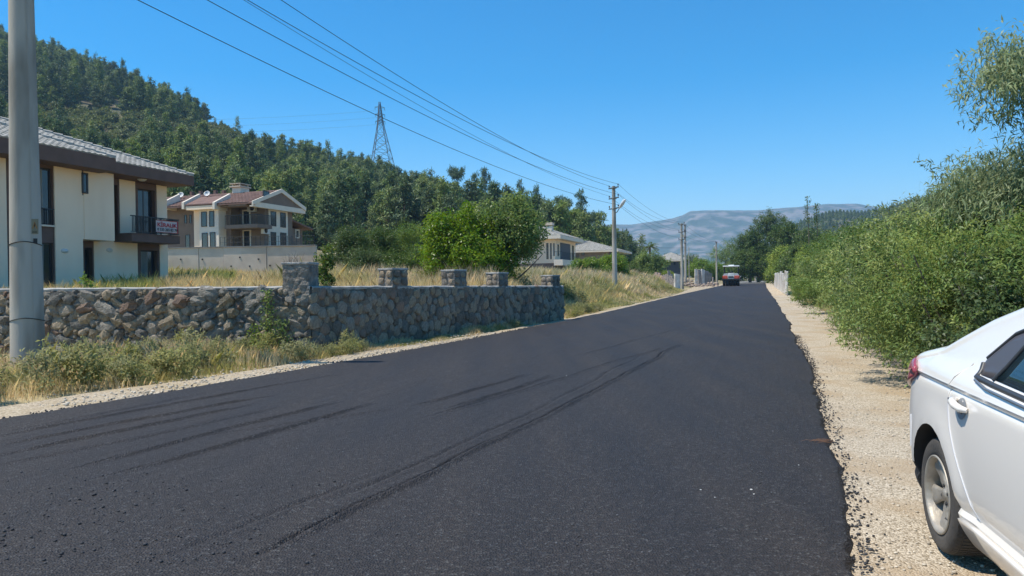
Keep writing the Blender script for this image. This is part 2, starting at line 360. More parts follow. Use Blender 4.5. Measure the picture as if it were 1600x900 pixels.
m_gravel = gravel_mat('pale_gravel', (0.31, 0.245, 0.165), (0.66, 0.56, 0.42), (0.44, 0.33, 0.21), 85)
m_dirt = gravel_mat('pale_dirt', (0.30, 0.23, 0.15), (0.56, 0.47, 0.34), (0.42, 0.33, 0.20), 45)
strip('gravel_shoulder', lambda q: edge_r(q) - 0.6, lambda q: edge_r(q) + np.interp(q, [-25, 3, 9, 17, 40, 60, 140], [4.5, 3.6, 3.4, 1.9, 1.6, 1.4, 1.2]) + 0.5 * fbm(q * .5, q * 0, 61), -24, 140, m_gravel, 0.012, 71)
strip('dirt_verge', lambda q: edge_l(q) + 0.6, lambda q: edge_l(q) - np.interp(q, [-25, 3, 8, 11, 14, 17, 25, 60, 80, 110, 140], [.8, .8, 1.1, .9, .9, .55, .35, .3, 1.3, 3.5, 3.0]) + 0.2 * fbm(q * .7, q * 0, 62), -24, 140, m_dirt, 0.012, 72)
# ================================================================== hills and mountains
m_hill = mat('hillside_earth', (0.10, 0.105, 0.055), (0.17, 0.14, 0.08), 0.03, 0.95, 0.5, 0.6, c3=(0.27, 0.20, 0.125), scale3=0.02, dist=0.5)
def polar_hill(name, ctrl, m, nu, nv, rough, seed, back=0.6, conv=1.0):
    """ctrl rows: (px, foot depth, foot z, ridge px-y, ridge depth); a hill whose ridge and foot run through the given places"""
    c = np.array(ctrl, float); us = np.linspace(c[0, 0], c[-1, 0], nu); vs = np.linspace(0, 1 + back, nv)
    G = np.zeros((nv, nu, 3))
    for j, u in enumerate(us):
        fd, fz, ry, rd = [np.interp(u, c[:, 0], c[:, k]) for k in (1, 2, 3, 4)]
        r = ray(u, ry); top = EYE + r * (rd / r.y); ft = EYE + r * (fd / r.y); ft.z = fz
        for i, v in enumerate(vs):
            if v <= 1:
                p = ft.lerp(top, v); s_ = v ** conv; s_ = s_ * (1.0) ; p.z = fz + (top.z - fz) * (0.62 * s_ + 0.38 * (s_ * s_ * (3 - 2 * s_)))
            else:
                p = ft.lerp(top, v); p.z = top.z - (top.z - fz) * ((v - 1) / back) ** 1.4 * 0.9
            G[i, j] = p
    ramp = (np.clip(vs, 0, 1) * (np.clip(vs, 0, 1) < 2))[:, None]
    G[:, :, 2] += rough * fbm(G[:, :, 0] / (rough * 9), G[:, :, 1] / (rough * 9), seed, 5) * np.minimum(1, 3 * ramp) * (1 - 0.7 * np.exp(-((vs - 1) / 0.12) ** 2))[:, None]
    idx = np.arange(nu * nv).reshape(nv, nu); Fq = np.stack([idx[:-1, :-1], idx[:-1, 1:], idx[1:, 1:], idx[1:, :-1]], -1).reshape(-1, 4)
    o = kind(link(name, np_mesh(name, G.reshape(-1, 3), Fq, m, True)), 'structure')
    return G, us, vs
HILL = [(-1500, 70, 1, 150, 330), (-700, 70, 2, 20, 420), (-200, 80, 3, 48, 450), (0, 88, 3, 88, 450), (80, 92, 3, 108, 440), (190, 96, 4, 146, 430), (290, 100, 4, 186, 420), (360, 103, 4, 216, 415),
        (440, 106, 4, 244, 410), (530, 108, 4, 276, 400), (590, 110, 4, 296, 385), (640, 112, 4, 318, 350), (700, 115, 4, 344, 300), (760, 122, 4, 366, 265), (850, 135, 3, 390, 240), (930, 150, 2, 412, 225), (975, 170, 0, 432, 220), (1010, 180, -1, 440, 215)]
G_h, u_h, v_h = polar_hill('forested_hill', HILL, m_hill, 260, 90, 5.0, 3)
def hill_pt(u, v):
    fu = np.interp(u, u_h, np.arange(len(u_h))); fv = np.interp(v, v_h, np.arange(len(v_h)))
    i = int(min(fv, len(v_h) - 1.001)); j = int(min(fu, len(u_h) - 1.001)); a = fv - i; b = fu - j
    return Vector(((G_h[i, j] * (1 - b) + G_h[i, j + 1] * b) * (1 - a) + (G_h[i + 1, j] * (1 - b) + G_h[i + 1, j + 1] * b) * a))
m_mount = mat('mountain_rock', (0.020, 0.045, 0.030), (0.050, 0.072, 0.050), 0.02, 0.95, 0.8, 0.03, c3=(0.20, 0.175, 0.16), scale3=0.016, dist=14, stretch=(1, 1, 0.45))
polar_hill('far_mountain', [(400, 1998, 10, 360, 3224), (880, 1998, 10, 354, 3224), (985, 1998, 10, 351, 3224), (1052, 1960, 10, 341, 3162), (1066, 1940, 10, 337, 3120), (1078, 1922, 10, 330, 3100), (1120, 1922, 10, 328, 3100), (1190, 1922, 10, 328, 3100),
            (1240, 1922, 10, 323, 3100), (1290, 1922, 10, 319, 3100), (1340, 1960, 10, 318, 3162), (1420, 1998, 10, 330, 3224), (1600, 2075, 10, 350, 3348), (2200, 2229, 10, 370, 3596)], m_mount, 520, 140, 46, 13, 0.5)
m_eastwood = mat('wooded_slope', (0.032, 0.052, 0.022), (0.075, 0.095, 0.04), 0.12, 0.95, 1.0, 0.4, c3=(0.16, 0.14, 0.08), scale3=0.02, dist=2.0)
EAST = [(1190, 420, 1, 400, 640), (1250, 420, 1, 350, 800), (1300, 400, 1, 334, 820), (1350, 380, 1, 334, 900), (1420, 360, 2, 318, 880), (1480, 340, 2, 304, 850), (1560, 320, 2, 280, 700), (1700, 300, 2, 262, 680), (2300, 260, 2, 240, 600)]
G_e, u_e, v_e = polar_hill('eastern_hill', EAST, m_eastwood, 200, 60, 6.0, 23)
# ================================================================== vegetation
def leafmat(name, c1, c2, rough=0.55, trans=0.32, island=0.28, huev=0.025, spec=0.35):
    return mat(name, c1, c2, 0.35, rough, island=island, trans=trans, huev=huev, spec=spec, detail=2)
m_bark = mat('bark', (0.10, 0.075, 0.055), (0.20, 0.16, 0.12), 8, 0.95, 0.8, 20)
m_pinebark = mat('pine_bark', (0.11, 0.07, 0.045), (0.22, 0.15, 0.10), 5, 0.95, 0.8, 14)
L_PINE = leafmat('pine_needles', (0.120, 0.185, 0.055), (0.215, 0.275, 0.085), 0.6, 0.25)
L_PINE2 = leafmat('pine_needles_dark', (0.058, 0.108, 0.044), (0.110, 0.165, 0.060), 0.6, 0.22)
L_MAQUIS = leafmat('maquis_leaf', (0.115, 0.155, 0.045), (0.200, 0.220, 0.075), 0.6, 0.25)
L_OLIVE = leafmat('olive_leaf', (0.135, 0.205, 0.045), (0.350, 0.420, 0.110), 0.5, 0.35)
L_WALNUT = leafmat('broad_leaf', (0.120, 0.200, 0.028), (0.210, 0.310, 0.050), 0.38, 0.42)
L_FIG = leafmat('dark_leaf', (0.075, 0.125, 0.030), (0.125, 0.180, 0.045), 0.42, 0.33)
L_WILLOW = leafmat('grey_leaf', (0.155, 0.210, 0.090), (0.290, 0.340, 0.165), 0.5, 0.35)
L_DEEP = leafmat('deep_green_leaf', (0.080, 0.145, 0.032), (0.230, 0.320, 0.075), 0.5, 0.35)
L_PLANE = leafmat('plane_leaf', (0.070, 0.120, 0.040), (0.120, 0.175, 0.055), 0.5, 0.3)
L_YELLOW = leafmat('weed_leaf', (0.34, 0.36, 0.09), (0.52, 0.48, 0.17), 0.6, 0.35)
def unit(n, rng):
    v = rng.normal(size=(n, 3)); return v / np.linalg.norm(v, axis=1, keepdims=True)
def crown_mesh(name, m, rng, ells, nclump, per, ln, wd, clump_r, shell=0.62, droop=0.2, flat=1.0, up=0.35, cut=None):
    """ells: list of (centre, radii). Leaves grow in clumps spread through the union of the ellipsoids, more of them near the skin."""
    ells = [(np.array(c, float), np.array(r, float)) for c, r in ells]
    vol = np.array([r.prod() ** 0.67 for c, r in ells]); pick = rng.choice(len(ells), nclump, p=vol / vol.sum())
    C = np.stack([ells[i][0] for i in pick]); R = np.stack([ells[i][1] for i in pick])
    d = unit(nclump, rng); rad = np.where(rng.random(nclump) < 0.8, rng.uniform(shell, 1.08, nclump), rng.uniform(0.2, shell, nclump))
    rad *= 1 + 0.22 * vnoise(d[:, 0] * 2.3 + pick * 7, d[:, 1] * 2.3 + d[:, 2] * 3, 5)
    cc = C + R * d * rad[:, None]
    if cut is not None: cc = cc[cut(cc)]; 
    n = len(cc); size = clump_r * rng.uniform(0.55, 1.35, n)
    P = np.repeat(cc, per, 0); off = unit(n * per, rng) * (rng.random(n * per) ** 0.5)[:, None] * np.repeat(size, per)[:, None]
    off[:, 2] *= flat; P = P + off
    ctr = np.average(np.stack([e[0] for e in ells]), axis=0)
    out = P - ctr; out /= np.linalg.norm(out, axis=1, keepdims=True) + 1e-6
    od = off / (np.repeat(size, per)[:, None] + 1e-6)
    A = od * 0.35 + out * 0.35 + unit(n * per, rng) * 0.8; A[:, 2] -= droop
    N = unit(n * per, rng) * 0.42 + od * 0.75 + out * 0.4; N[:, 2] += up * 1.9
    N /= np.linalg.norm(N, axis=1, keepdims=True)
    V, Fq = diamonds(P, A, N, ln * rng.uniform(0.65, 1.3, n * per), wd * rng.uniform(0.7, 1.2, n * per), 0.25)
    return np_mesh(name, V, Fq, m)
def trunk_mesh(name, m, H, r0, limbs, rng, lean=(0, 0), top=0.9, n=8):
    mb = MB(); pts = []; k = 7
    for i in range(k):
        t = i / (k - 1); pts.append((lean[0] * t * t * H + 0.10 * r0 * 8 * t * rng.uniform(-.5, .5), lean[1] * t * t * H + 0.8 * r0 * t * rng.uniform(-.5, .5), t * H * top))
    rad = [r0 * (1.25 if i == 0 else 1) * (1 - 0.8 * i / (k - 1)) for i in range(k)]
    mb.tube(pts, rad, n)
    for (t, dirv, l, r) in limbs:
        i = min(int(t * (k - 1)), k - 2); a = t * (k - 1) - i; p = Vector(pts[i]).lerp(Vector(pts[i + 1]), a); d = Vector(dirv).normalized()
        q = [p, p + d * l * .35 + Vector((0, 0, .05 * l)), p + d * l * .7 + Vector((rng.uniform(-.1, .1) * l, rng.uniform(-.1, .1) * l, .16 * l)), p + d * l + Vector((0, 0, .34 * l))]
        mb.tube(q, [r, r * .75, r * .5, r * .2], 6)
    me = bpy.data.meshes.new(name); me.from_pydata(mb.v, [], mb.f); me.polygons.foreach_set('use_smooth', mb.sm); me.update(); me.materials.append(m)
    return me
def ring_limbs(rng, n, t0, t1, l0, l1, r):
    out = []
    for i in range(n):
        a = 2 * PI * (i * 0.618) + rng.uniform(-.4, .4); t = t0 + (t1 - t0) * i / max(1, n - 1)
        out.append((t, (math.cos(a), math.sin(a), rng.uniform(.1, .6)), l0 + (l1 - l0) * (t - t0) / max(1e-3, t1 - t0), r * (1 - .5 * t)))
    return out
def plant(name, loc, crown, trunk, s=1.0, rz_=0.0, sz=None):
    t = empty(name, loc, rz_); t.scale = (s, s, sz or s)
    link('crown' if 'bush' not in name and 'shrub' not in name else 'foliage', crown, t)
    if trunk is not None: link('trunk' if 'bush' not in name and 'shrub' not in name else 'stem', trunk, t)
    return t
# ------------------------------------------------------------------ pines
def pine_ells(rng, H, spread, style):
    e = []
    if style == 'umbrella':
        for i in range(7):
            a = i * 2.4; r = spread * rng.uniform(.2, .75); e.append(((r * math.cos(a), r * math.sin(a), H * rng.uniform(.86, .95)), (spread * .5, spread * .5, H * .07)))
    elif style == 'tiers':
        for i in range(11):
            t = 0.42 + 0.55 * i / 10; a = i * 2.4; r = spread * (1.05 - t) * rng.uniform(.5, 1.3)
            e.append(((r * math.cos(a), r * math.sin(a), H * t), (spread * (.62 - .35 * t), spread * (.62 - .35 * t), H * .05)))
    else:
        for i in range(13):
            t = 0.20 + 0.78 * i / 12; a = i * 2.4; r = spread * (1.02 - t) * rng.uniform(.35, 1.0)
            e.append(((r * math.cos(a), r * math.sin(a), H * t), (spread * (.80 - .66 * t), spread * (.80 - .66 * t), H * .06)))
    return e
PINES = []
for k in range(6):
    rng = np.random.default_rng(100 + k); st = 'full' if k < 4 else 'tiers'; H = 10.0
    cm = crown_mesh('pine_crown', L_PINE if k % 2 else L_PINE2, rng, pine_ells(rng, H, 2.3 + .3 * (k % 3), st), 170, 12, 0.58, 0.19, 0.55, 0.5, 0.0, 0.6)
    tm = trunk_mesh('pine_trunk', m_pinebark, H, 0.17, ring_limbs(rng, 9, .3, .9, 2.2, 0.8, .06), rng, (rng.uniform(-.02, .02), 0), 0.95, 6)
    PINES.append((cm, tm))
SCRUB = []
for k in range(4):
    rng = np.random.default_rng(230 + k)
    e = [((rng.uniform(-.6, .6), rng.uniform(-.6, .6), rng.uniform(.7, 1.5)), (.9, .9, .8)) for i in range(6)]
    SCRUB.append(crown_mesh('scrub_foliage', L_MAQUIS, rng, e, 90, 9, .42, 0.22, 0.35, 0.7, 0.0, 0.8))
def scatter(name, pts, sources, label):
    """stuff too many to count: real plants repeated over the given points. pts rows: x,y,z,scale,rot,variant,zscale"""
    P = np.array([p[:3] for p in pts], np.float32); me = bpy.data.meshes.new(name); me.vertices.add(len(P)); me.vertices.foreach_set('co', P.ravel())
    for nm, ty, dat in (('rot', 'FLOAT_VECTOR', np.array([(0, 0, p[4]) for p in pts], np.float32)), ('scl', 'FLOAT_VECTOR', np.array([(p[3], p[3], p[3] * p[6]) for p in pts], np.float32))):
        at_ = me.attributes.new(nm, ty, 'POINT'); at_.data.foreach_set('vector', dat.ravel())
    at_ = me.attributes.new('variant', 'INT', 'POINT'); at_.data.foreach_set('value', np.array([int(p[5]) % len(sources) for p in pts], np.int32))
    o = link(name, me); kind(o, 'stuff'); o['label'] = label; g = bpy.data.node_groups.new(name, 'GeometryNodeTree')
    g.interface.new_socket('Geometry', in_out='INPUT', socket_type='NodeSocketGeometry'); g.interface.new_socket('Geometry', in_out='OUTPUT', socket_type='NodeSocketGeometry')
    gi, go, jn = g.nodes.new('NodeGroupInput'), g.nodes.new('NodeGroupOutput'), g.nodes.new('GeometryNodeJoinGeometry')
    def attr(n, ty): a = g.nodes.new('GeometryNodeInputNamedAttribute'); a.data_type = ty; a.inputs['Name'].default_value = n; return a.outputs['Attribute']
    ar, asc, av = attr('rot', 'FLOAT_VECTOR'), attr('scl', 'FLOAT_VECTOR'), attr('variant', 'INT')
    for k, src in enumerate(sources):
        oi = g.nodes.new('GeometryNodeObjectInfo'); oi.inputs['Object'].default_value = src; oi.inputs['As Instance'].default_value = True
        cp = g.nodes.new('FunctionNodeCompare'); cp.data_type = 'INT'; cp.operation = 'EQUAL'; g.links.new(av, cp.inputs[2]); cp.inputs[3].default_value = k
        ip = g.nodes.new('GeometryNodeInstanceOnPoints'); g.links.new(gi.outputs[0], ip.inputs['Points']); g.links.new(cp.outputs[0], ip.inputs['Selection']); g.links.new(oi.outputs['Geometry'], ip.inputs['Instance'])
        g.links.new(ar, ip.inputs['Rotation']); g.links.new(asc, ip.inputs['Scale']); g.links.new(ip.outputs[0], jn.inputs[0])
    g.links.new(jn.outputs[0], go.inputs[0]); m = o.modifiers.new('scatter', 'NODES'); m.node_group = g
    return o
def merged(name, protos, pts, m, label=None):
    """pts rows: x,y,z,scale,rot,proto,zscale  -> one stuff mesh of quads"""
    out = []
    for (x, y, z, s, r, p, zs) in pts:
        v = protos[int(p) % len(protos)]; c, sn = math.cos(r), math.sin(r)
        w = np.empty_like(v); w[:, 0] = (v[:, 0] * c - v[:, 1] * sn) * s + x; w[:, 1] = (v[:, 0] * sn + v[:, 1] * c) * s + y; w[:, 2] = v[:, 2] * s * zs + z
        out.append(w)
    V = np.concatenate(out); o = link(name, np_mesh(name, V, np.arange(len(V)).reshape(-1, 4), m)); kind(o, 'stuff')
    if label: o['label'] = label
    return o
rng = np.random.default_rng(5)
def bare(u, px_y):                                  # the clearings seen on the slope: (px, py, rx, ry)
    for (a, b, c, d) in ((565, 250, 45, 9), (520, 246, 25, 7), (197, 240, 8, 28), (186, 160, 9, 8), (328, 200, 14, 4), (470, 240, 30, 4)):
        if ((u - a) / c) ** 2 + ((px_y - b) / d) ** 2 < 1: return True
    return False
CR_INV = CAM_R.transposed()
def pix(p):
    d = CR_INV @ (Vector(p) - EYE); return 800 - F * d.x / d.z, 450 + F * d.y / d.z
cand = []
for i in range(15000):
    u = rng.uniform(-900, 1005); v = rng.random() ** 0.8 * 1.06
    p = hill_pt(u, v); px, py = pix(p); 
    if any(bare(px, py - k_) for k_ in (6, 16, 26)): continue
    dist = math.hypot(p.x, p.y)
    keep = min(1.0, (dist / 430) ** 1.0 * 1.0)
    if rng.random() > keep: continue
    if u < -60 and rng.random() < 0.55: continue
    maq = (py > 165 + px * 0.10 and py < 268 - max(0, (px - 350)) * 0.1 and px < 520 and vnoise(p.x / 35, p.y / 35, 4) > -0.24) or vnoise(p.x / 25, p.y / 25, 8) > 0.36
    cand.append((p, dist, maq))
cand.sort(key=lambda c: c[1])
cells = {}; kept = []
for p, dist, maq in cand:
    s = 2.6 if maq else 3.1
    k = (int(p.x // s), int(p.y // s))
    if k in cells: continue
    cells[k] = 1; kept.append((p, dist, maq))
pines = [c for c in kept if not c[2]]; bushes = [c for c in kept if c[2]]
near = [c for c in pines if -40 < pix(c[0])[0] < 1000][:292]; ids = set(id(c) for c in near)
for i, (p, dist, _) in enumerate(near):
    H = rng.uniform(7.0, 14.0); k = int(rng.integers(6)); t = plant('pine_tree', p - Vector((0, 0, .3)), PINES[k][0], PINES[k][1], H / 10, rng.uniform(0, 6.28), H / 10 * rng.uniform(.95, 1.15))
    tag(t, 'green pine standing among the many trees on the wooded hillside behind the houses', 'pine tree', 'pines on the wooded hillside')
PSRC = {}
for o_ in COL.objects:
    if o_.name.startswith('crown') and o_.data and o_.data.name.startswith('pine_crown') and o_.data.name not in PSRC: PSRC[o_.data.name] = o_
PSRC = list(PSRC.values())[:6]
SSRC = []
for k in range(4):
    c = [c for c in bushes if 200 < pix(c[0])[0] < 520][k * 9]; p = c[0]; t = empty('scrub_bush', p - Vector((0, 0, .2)), k * 1.3); t.scale = (1.9, 1.9, 1.7); SSRC.append(link('foliage', SCRUB[k], t)); MB().tube([(0, 0, -.2), (.1, 0, .9)], [.1, .05], 5).build('stem', m_bark, t)
    tag(t, ('rounded scrub oak lowest of the four on the wooded hillside', 'rounded scrub oak just upslope of the lowest one', 'rounded scrub oak midway up the wooded hillside', 'rounded scrub oak highest of the four on the hillside')[k], 'bush', 'scrub oaks on the hillside')
scatter('pine_forest', [(p.x, p.y, p.z - .3, rng.uniform(.62, 1.35), rng.uniform(0, 6.28), rng.integers(6), rng.uniform(.85, 1.25)) for c in pines if id(c) not in ids for p in [c[0]]], PSRC, 'dense pine forest covering the hillside')
scatter('hillside_undergrowth', [(p.x, p.y, p.z - .2, rng.uniform(1.0, 2.1), rng.uniform(0, 6.28), rng.integers(4), rng.uniform(.8, 1.2)) for c in bushes for p in [c[0]]] +
       [(p.x, p.y, p.z - .2, rng.uniform(.5, 1.2), rng.uniform(0, 6.28), rng.integers(4), 1.0) for c in kept[::2] for p in [c[0] + Vector((rng.uniform(-3, 3), rng.uniform(-3, 3), 0))]], SSRC, 'rounded green scrub between the pines on the hillside')
def east_pt(u, v):
    fu = np.interp(u, u_e, np.arange(len(u_e))); fv = np.interp(v, v_e, np.arange(len(v_e))); i = int(min(fv, len(v_e) - 2)); j = int(min(fu, len(u_e) - 2)); return Vector(G_e[i, j])
scatter('eastern_forest', [(p.x, p.y, p.z - .5, rng.uniform(.55, .95), rng.uniform(0, 6.28), rng.integers(6), rng.uniform(.4, .6)) for p in [east_pt(rng.uniform(1230, 1800), rng.uniform(.3, 1.05)) for _ in range(4500)]], PSRC, 'pine woods along the ridge beyond the roadside hedge')
print('trees', len(kept), len(near), len(bushes))
# pines that stand out against the sky: (px, top py, height px, depth, style, label)
for (px, ty, hp, dep, st, lab) in [
    (712, 262, 40, 250, 'umbrella', 'flat-topped umbrella pine standing out on the skyline above the big walnut'),
    (758, 262, 52, 235, 'tiers', 'tall open pine with tiered boughs on the skyline behind the walnut'),
    (742, 270, 46, 238, 'tiers', 'slim half-bare pine close beside the tall tiered skyline pine'),
    (813, 283, 44, 240, 'tiers', 'dark narrow pine on the skyline above the right half of the walnut'),
    (838, 292, 44, 238, 'tiers', 'broad-headed pine on the skyline beside the dark narrow one'),
    (880, 308, 46, 215, 'umbrella', 'leaning pine with one flat head behind the stone-based villa chimney'),
    (906, 299, 58, 212, 'tiers', 'tall thin pine with small puffs of needles left of the lamp pole'),
    (925, 330, 38, 210, 'umbrella', 'small bushy pine between the tall thin one and the lamp pole'),
    (192, 96, 40, 440, 'tiers', 'tall craggy pine breaking the ridge line above the tiled roof'),
    (148, 83, 34, 445, 'full', 'rounded pine at the ridge just past the concrete pole')]:
    H = hp * dep / F; sc = H / 10; r = np.random.default_rng(int(px)); top = at(px, ty, dep); base = (top.x, top.y, top.z - H)
    if sc > 1.25: n_c, ln = 170, .5
    cm = crown_mesh('pine_crown', L_PINE2, r, pine_ells(r, 10, 4.2 if st == 'umbrella' else 3.3, st), 150, 16, .5, .16, .6, .5, 0, .5)
    tm = trunk_mesh('pine_trunk', m_pinebark, 10, .16, ring_limbs(r, 8, .45, .9, 2.2, 1.2, .07), r, (r.uniform(-.04, .04), 0), .93, 6)
    # the trunk foot goes down to the slope below the branches
    g = min((abs(pix(hill_pt(px, v))[0] - px) + abs((hill_pt(px, v)).length - dep), v) for v in np.linspace(0.3, 1.3, 60))[1]; zg = hill_pt(px, g).z
    t = plant('pine_tree', (base[0], base[1], min(base[2], zg)), cm, tm, sc, 0, (top.z - min(base[2], zg)) / 10); tag(t, lab, 'pine tree', 'pines on the skyline')
# ================================================================== the rubble stone wall
def rock_mesh(seed, sub=2, craggy=0.22, box=0.62):
    bm = bmesh.new(); bmesh.ops.create_icosphere(bm, subdivisions=sub, radius=1.0); r = np.random.default_rng(seed); off = Vector(r.uniform(-50, 50, 3))
    for v in bm.verts:
        p = v.co.copy(); q = Vector([math.copysign(abs(c) ** box, c) for c in p]); q *= 0.5
        n = mnoise.noise(p * 1.1 + off) * craggy + mnoise.noise(p * 2.9 + off) * craggy * .55 + (mnoise.noise(p * 6 + off) * craggy * .3 if sub > 1 else 0)
        v.co = q * (1 + n)
    me = bpy.data.meshes.new('rock'); bm.to_mesh(me); bm.free()
    return me
m_stones = [mat('stone_grey', (0.29, 0.26, 0.215), (0.16, 0.145, 0.12), 5, 0.9, 1.0, 13, dist=0.05, c3=(0.30, 0.27, 0.22), scale3=3),
            mat('stone_tan', (0.38, 0.30, 0.20), (0.22, 0.175, 0.12), 5, 0.9, 1.0, 12, dist=0.05),
            mat('stone_dark', (0.19, 0.175, 0.155), (0.10, 0.092, 0.082), 6, 0.9, 1.0, 16, dist=0.05, c3=(0.26, 0.24, 0.2), scale3=4),
            mat('stone_rust', (0.27, 0.18, 0.125), (0.18, 0.125, 0.095), 5, 0.9, 1.0, 13, dist=0.05)]
m_mortar = mat('mortar', (0.28, 0.235, 0.175), (0.16, 0.13, 0.10), 4, 0.95, 1.0, 18, dist=0.05, c3=(0.20, 0.18, 0.15), scale3=1.5)
m_coping = mat('coping_mortar', (0.44, 0.42, 0.38), (0.30, 0.285, 0.26), 5, 0.95, 0.8, 18, dist=0.03)
ROCKS = []
for k in range(24):
    if k == 12: m_stones = [mat('flush_stone_grey', (0.40, 0.335, 0.255), (0.24, 0.20, 0.155), 5, 0.9, 1.0, 13, dist=0.04), mat('flush_stone_tan', (0.44, 0.345, 0.235), (0.27, 0.21, 0.145), 5, 0.9, 1.0, 12, dist=0.04), mat('flush_stone_dark', (0.26, 0.22, 0.175), (0.15, 0.128, 0.10), 6, 0.9, 1.0, 16, dist=0.04), mat('flush_stone_rust', (0.36, 0.24, 0.165), (0.24, 0.165, 0.12), 5, 0.9, 1.0, 13, dist=0.04)]
    me = rock_mesh(300 + k, 2, 0.46 if k < 12 else 0.2, 0.6 if k < 12 else 0.7); me.materials.append(m_stones[[0, 0, 1, 2, 1, 3, 0, 2, 1, 0, 2, 1][k % 12]]); ROCKS.append(me)
def wall_run(root, A, B, ztop0, ztop1, skip_len, crag, rng, hmin, hmax, wmin, wmax, nmax, front_sign=-1, vis0=0, rocks=ROCKS, aspect=(0.9, 2.0), m_face=None):
    """a run of wall from A to B: core, mortar face, coping, stones set in uneven courses"""
    d = (B - A); Ln = d.length; ex = Vector((d.x, d.y, 0)) / Ln; n = Vector((ex.y, -ex.x, 0)) * (1 if front_sign < 0 else -1)
    zb = -0.35; th = 0.42
    def P(s, o, z): return Vector((A.x, A.y, 0)) + ex * s + n * o + Vector((0, 0, z))
    # uneven mortar face with the core behind it
    ns = int(Ln / 0.09); nz_ = 20; V = []; 
    for i in range(ns + 1):
        s = Ln * i / ns; zt = ztop0 + (ztop1 - ztop0) * s / Ln
        for j in range(nz_ + 1):
            z = zb + (zt - zb) * j / nz_; V.append(P(s, 0.022 + 0.055 * mnoise.noise(Vector((s * 3.2, z * 3.2, 4))) + 0.03 * mnoise.noise(Vector((s * 9, z * 9, 8))), z))
        V.append(P(s, -th, zt)); V.append(P(s, -th, zb))
    k = nz_ + 3; Fs = [(i * k + j, (i + 1) * k + j, (i + 1) * k + (j + 1) % k, i * k + (j + 1) % k) for i in range(ns) for j in range(k)]
    if front_sign > 0: Fs = [tuple(reversed(f)) for f in Fs]
    me = bpy.data.meshes.new('core'); me.from_pydata([tuple(v) for v in V], [], Fs); me.update(); me.materials.append(m_face or m_mortar); link('core', me, root)
    # coping
    mb = MB(); V = []; ns = int(Ln / 0.12)
    for i in range(ns + 1):
        s = Ln * i / ns; zt = ztop0 + (ztop1 - ztop0) * s / Ln; a = 0.02 * mnoise.noise(Vector((s * 2.5, 0, 1))); b = 0.03 * mnoise.noise(Vector((s * 4, 5, 1))); c = .025 * mnoise.noise(Vector((s * 6, 9, 1)))
        V += [P(s, 0.035 + b, zt - 0.035 + c), P(s, 0.045 + b, zt + 0.02 + a), P(s, 0.0 + b, zt + 0.045 + a), P(s, -th - .02, zt + 0.04 - a), P(s, -th - .03, zt - .03)]
    Fs = [(i * 5 + j, (i + 1) * 5 + j, (i + 1) * 5 + (j + 1) % 5, i * 5 + (j + 1) % 5) for i in range(ns) for j in range(5)]
    if front_sign > 0: Fs = [tuple(reversed(f)) for f in Fs]
    me = bpy.data.meshes.new('coping'); me.from_pydata([tuple(v) for v in V], [], Fs); me.update(); me.materials.append(m_coping); link('coping', me, root)
    # stones
    M3 = Matrix((ex, n, Vector((0, 0, 1)))).transposed(); cnt = 0; pl = []
    for rr, tries in ((hmax, 500), (hmax * .75, 1200), (hmax * .55, 2500), (hmax * .40, 5000), (hmin, 9000)):
        for _ in range(tries):
            if cnt >= nmax: break
            r = rr * rng.uniform(.85, 1.15); asp = rng.uniform(*aspect); s = rng.uniform(vis0, Ln - skip_len); zt = ztop0 + (ztop1 - ztop0) * s / Ln; z = rng.uniform(0.0, zt - r * .55 - .02)
            if any((abs(s - a_) / (.5 * (asp + c_)) ) ** 2 + (z - b_) ** 2 < (.77 * (r + d_)) ** 2 for a_, b_, c_, d_ in pl if abs(s - a_) < 1): continue
            pl.append((s, z, asp, r)); dp = (0.09 + r * rng.uniform(.25, .65)) * crag
            o = link('stone', rocks[int(rng.integers(len(rocks)))], root)
            R = Matrix.Rotation(rng.uniform(-.7, .7), 3, 'Y') @ Matrix.Rotation(rng.uniform(-.3, .3) * crag, 3, 'X')
            o.matrix_world = Matrix.Translation(P(s, dp * rng.uniform(-.30, .05) + (.012 if crag < .8 else .0), z)) @ (M3 @ R @ Matrix.Diagonal(Vector((r * 2.1 * asp, dp * 1.7, r * 2.1)))).to_4x4(); cnt += 1
    return P, ex, n, cnt
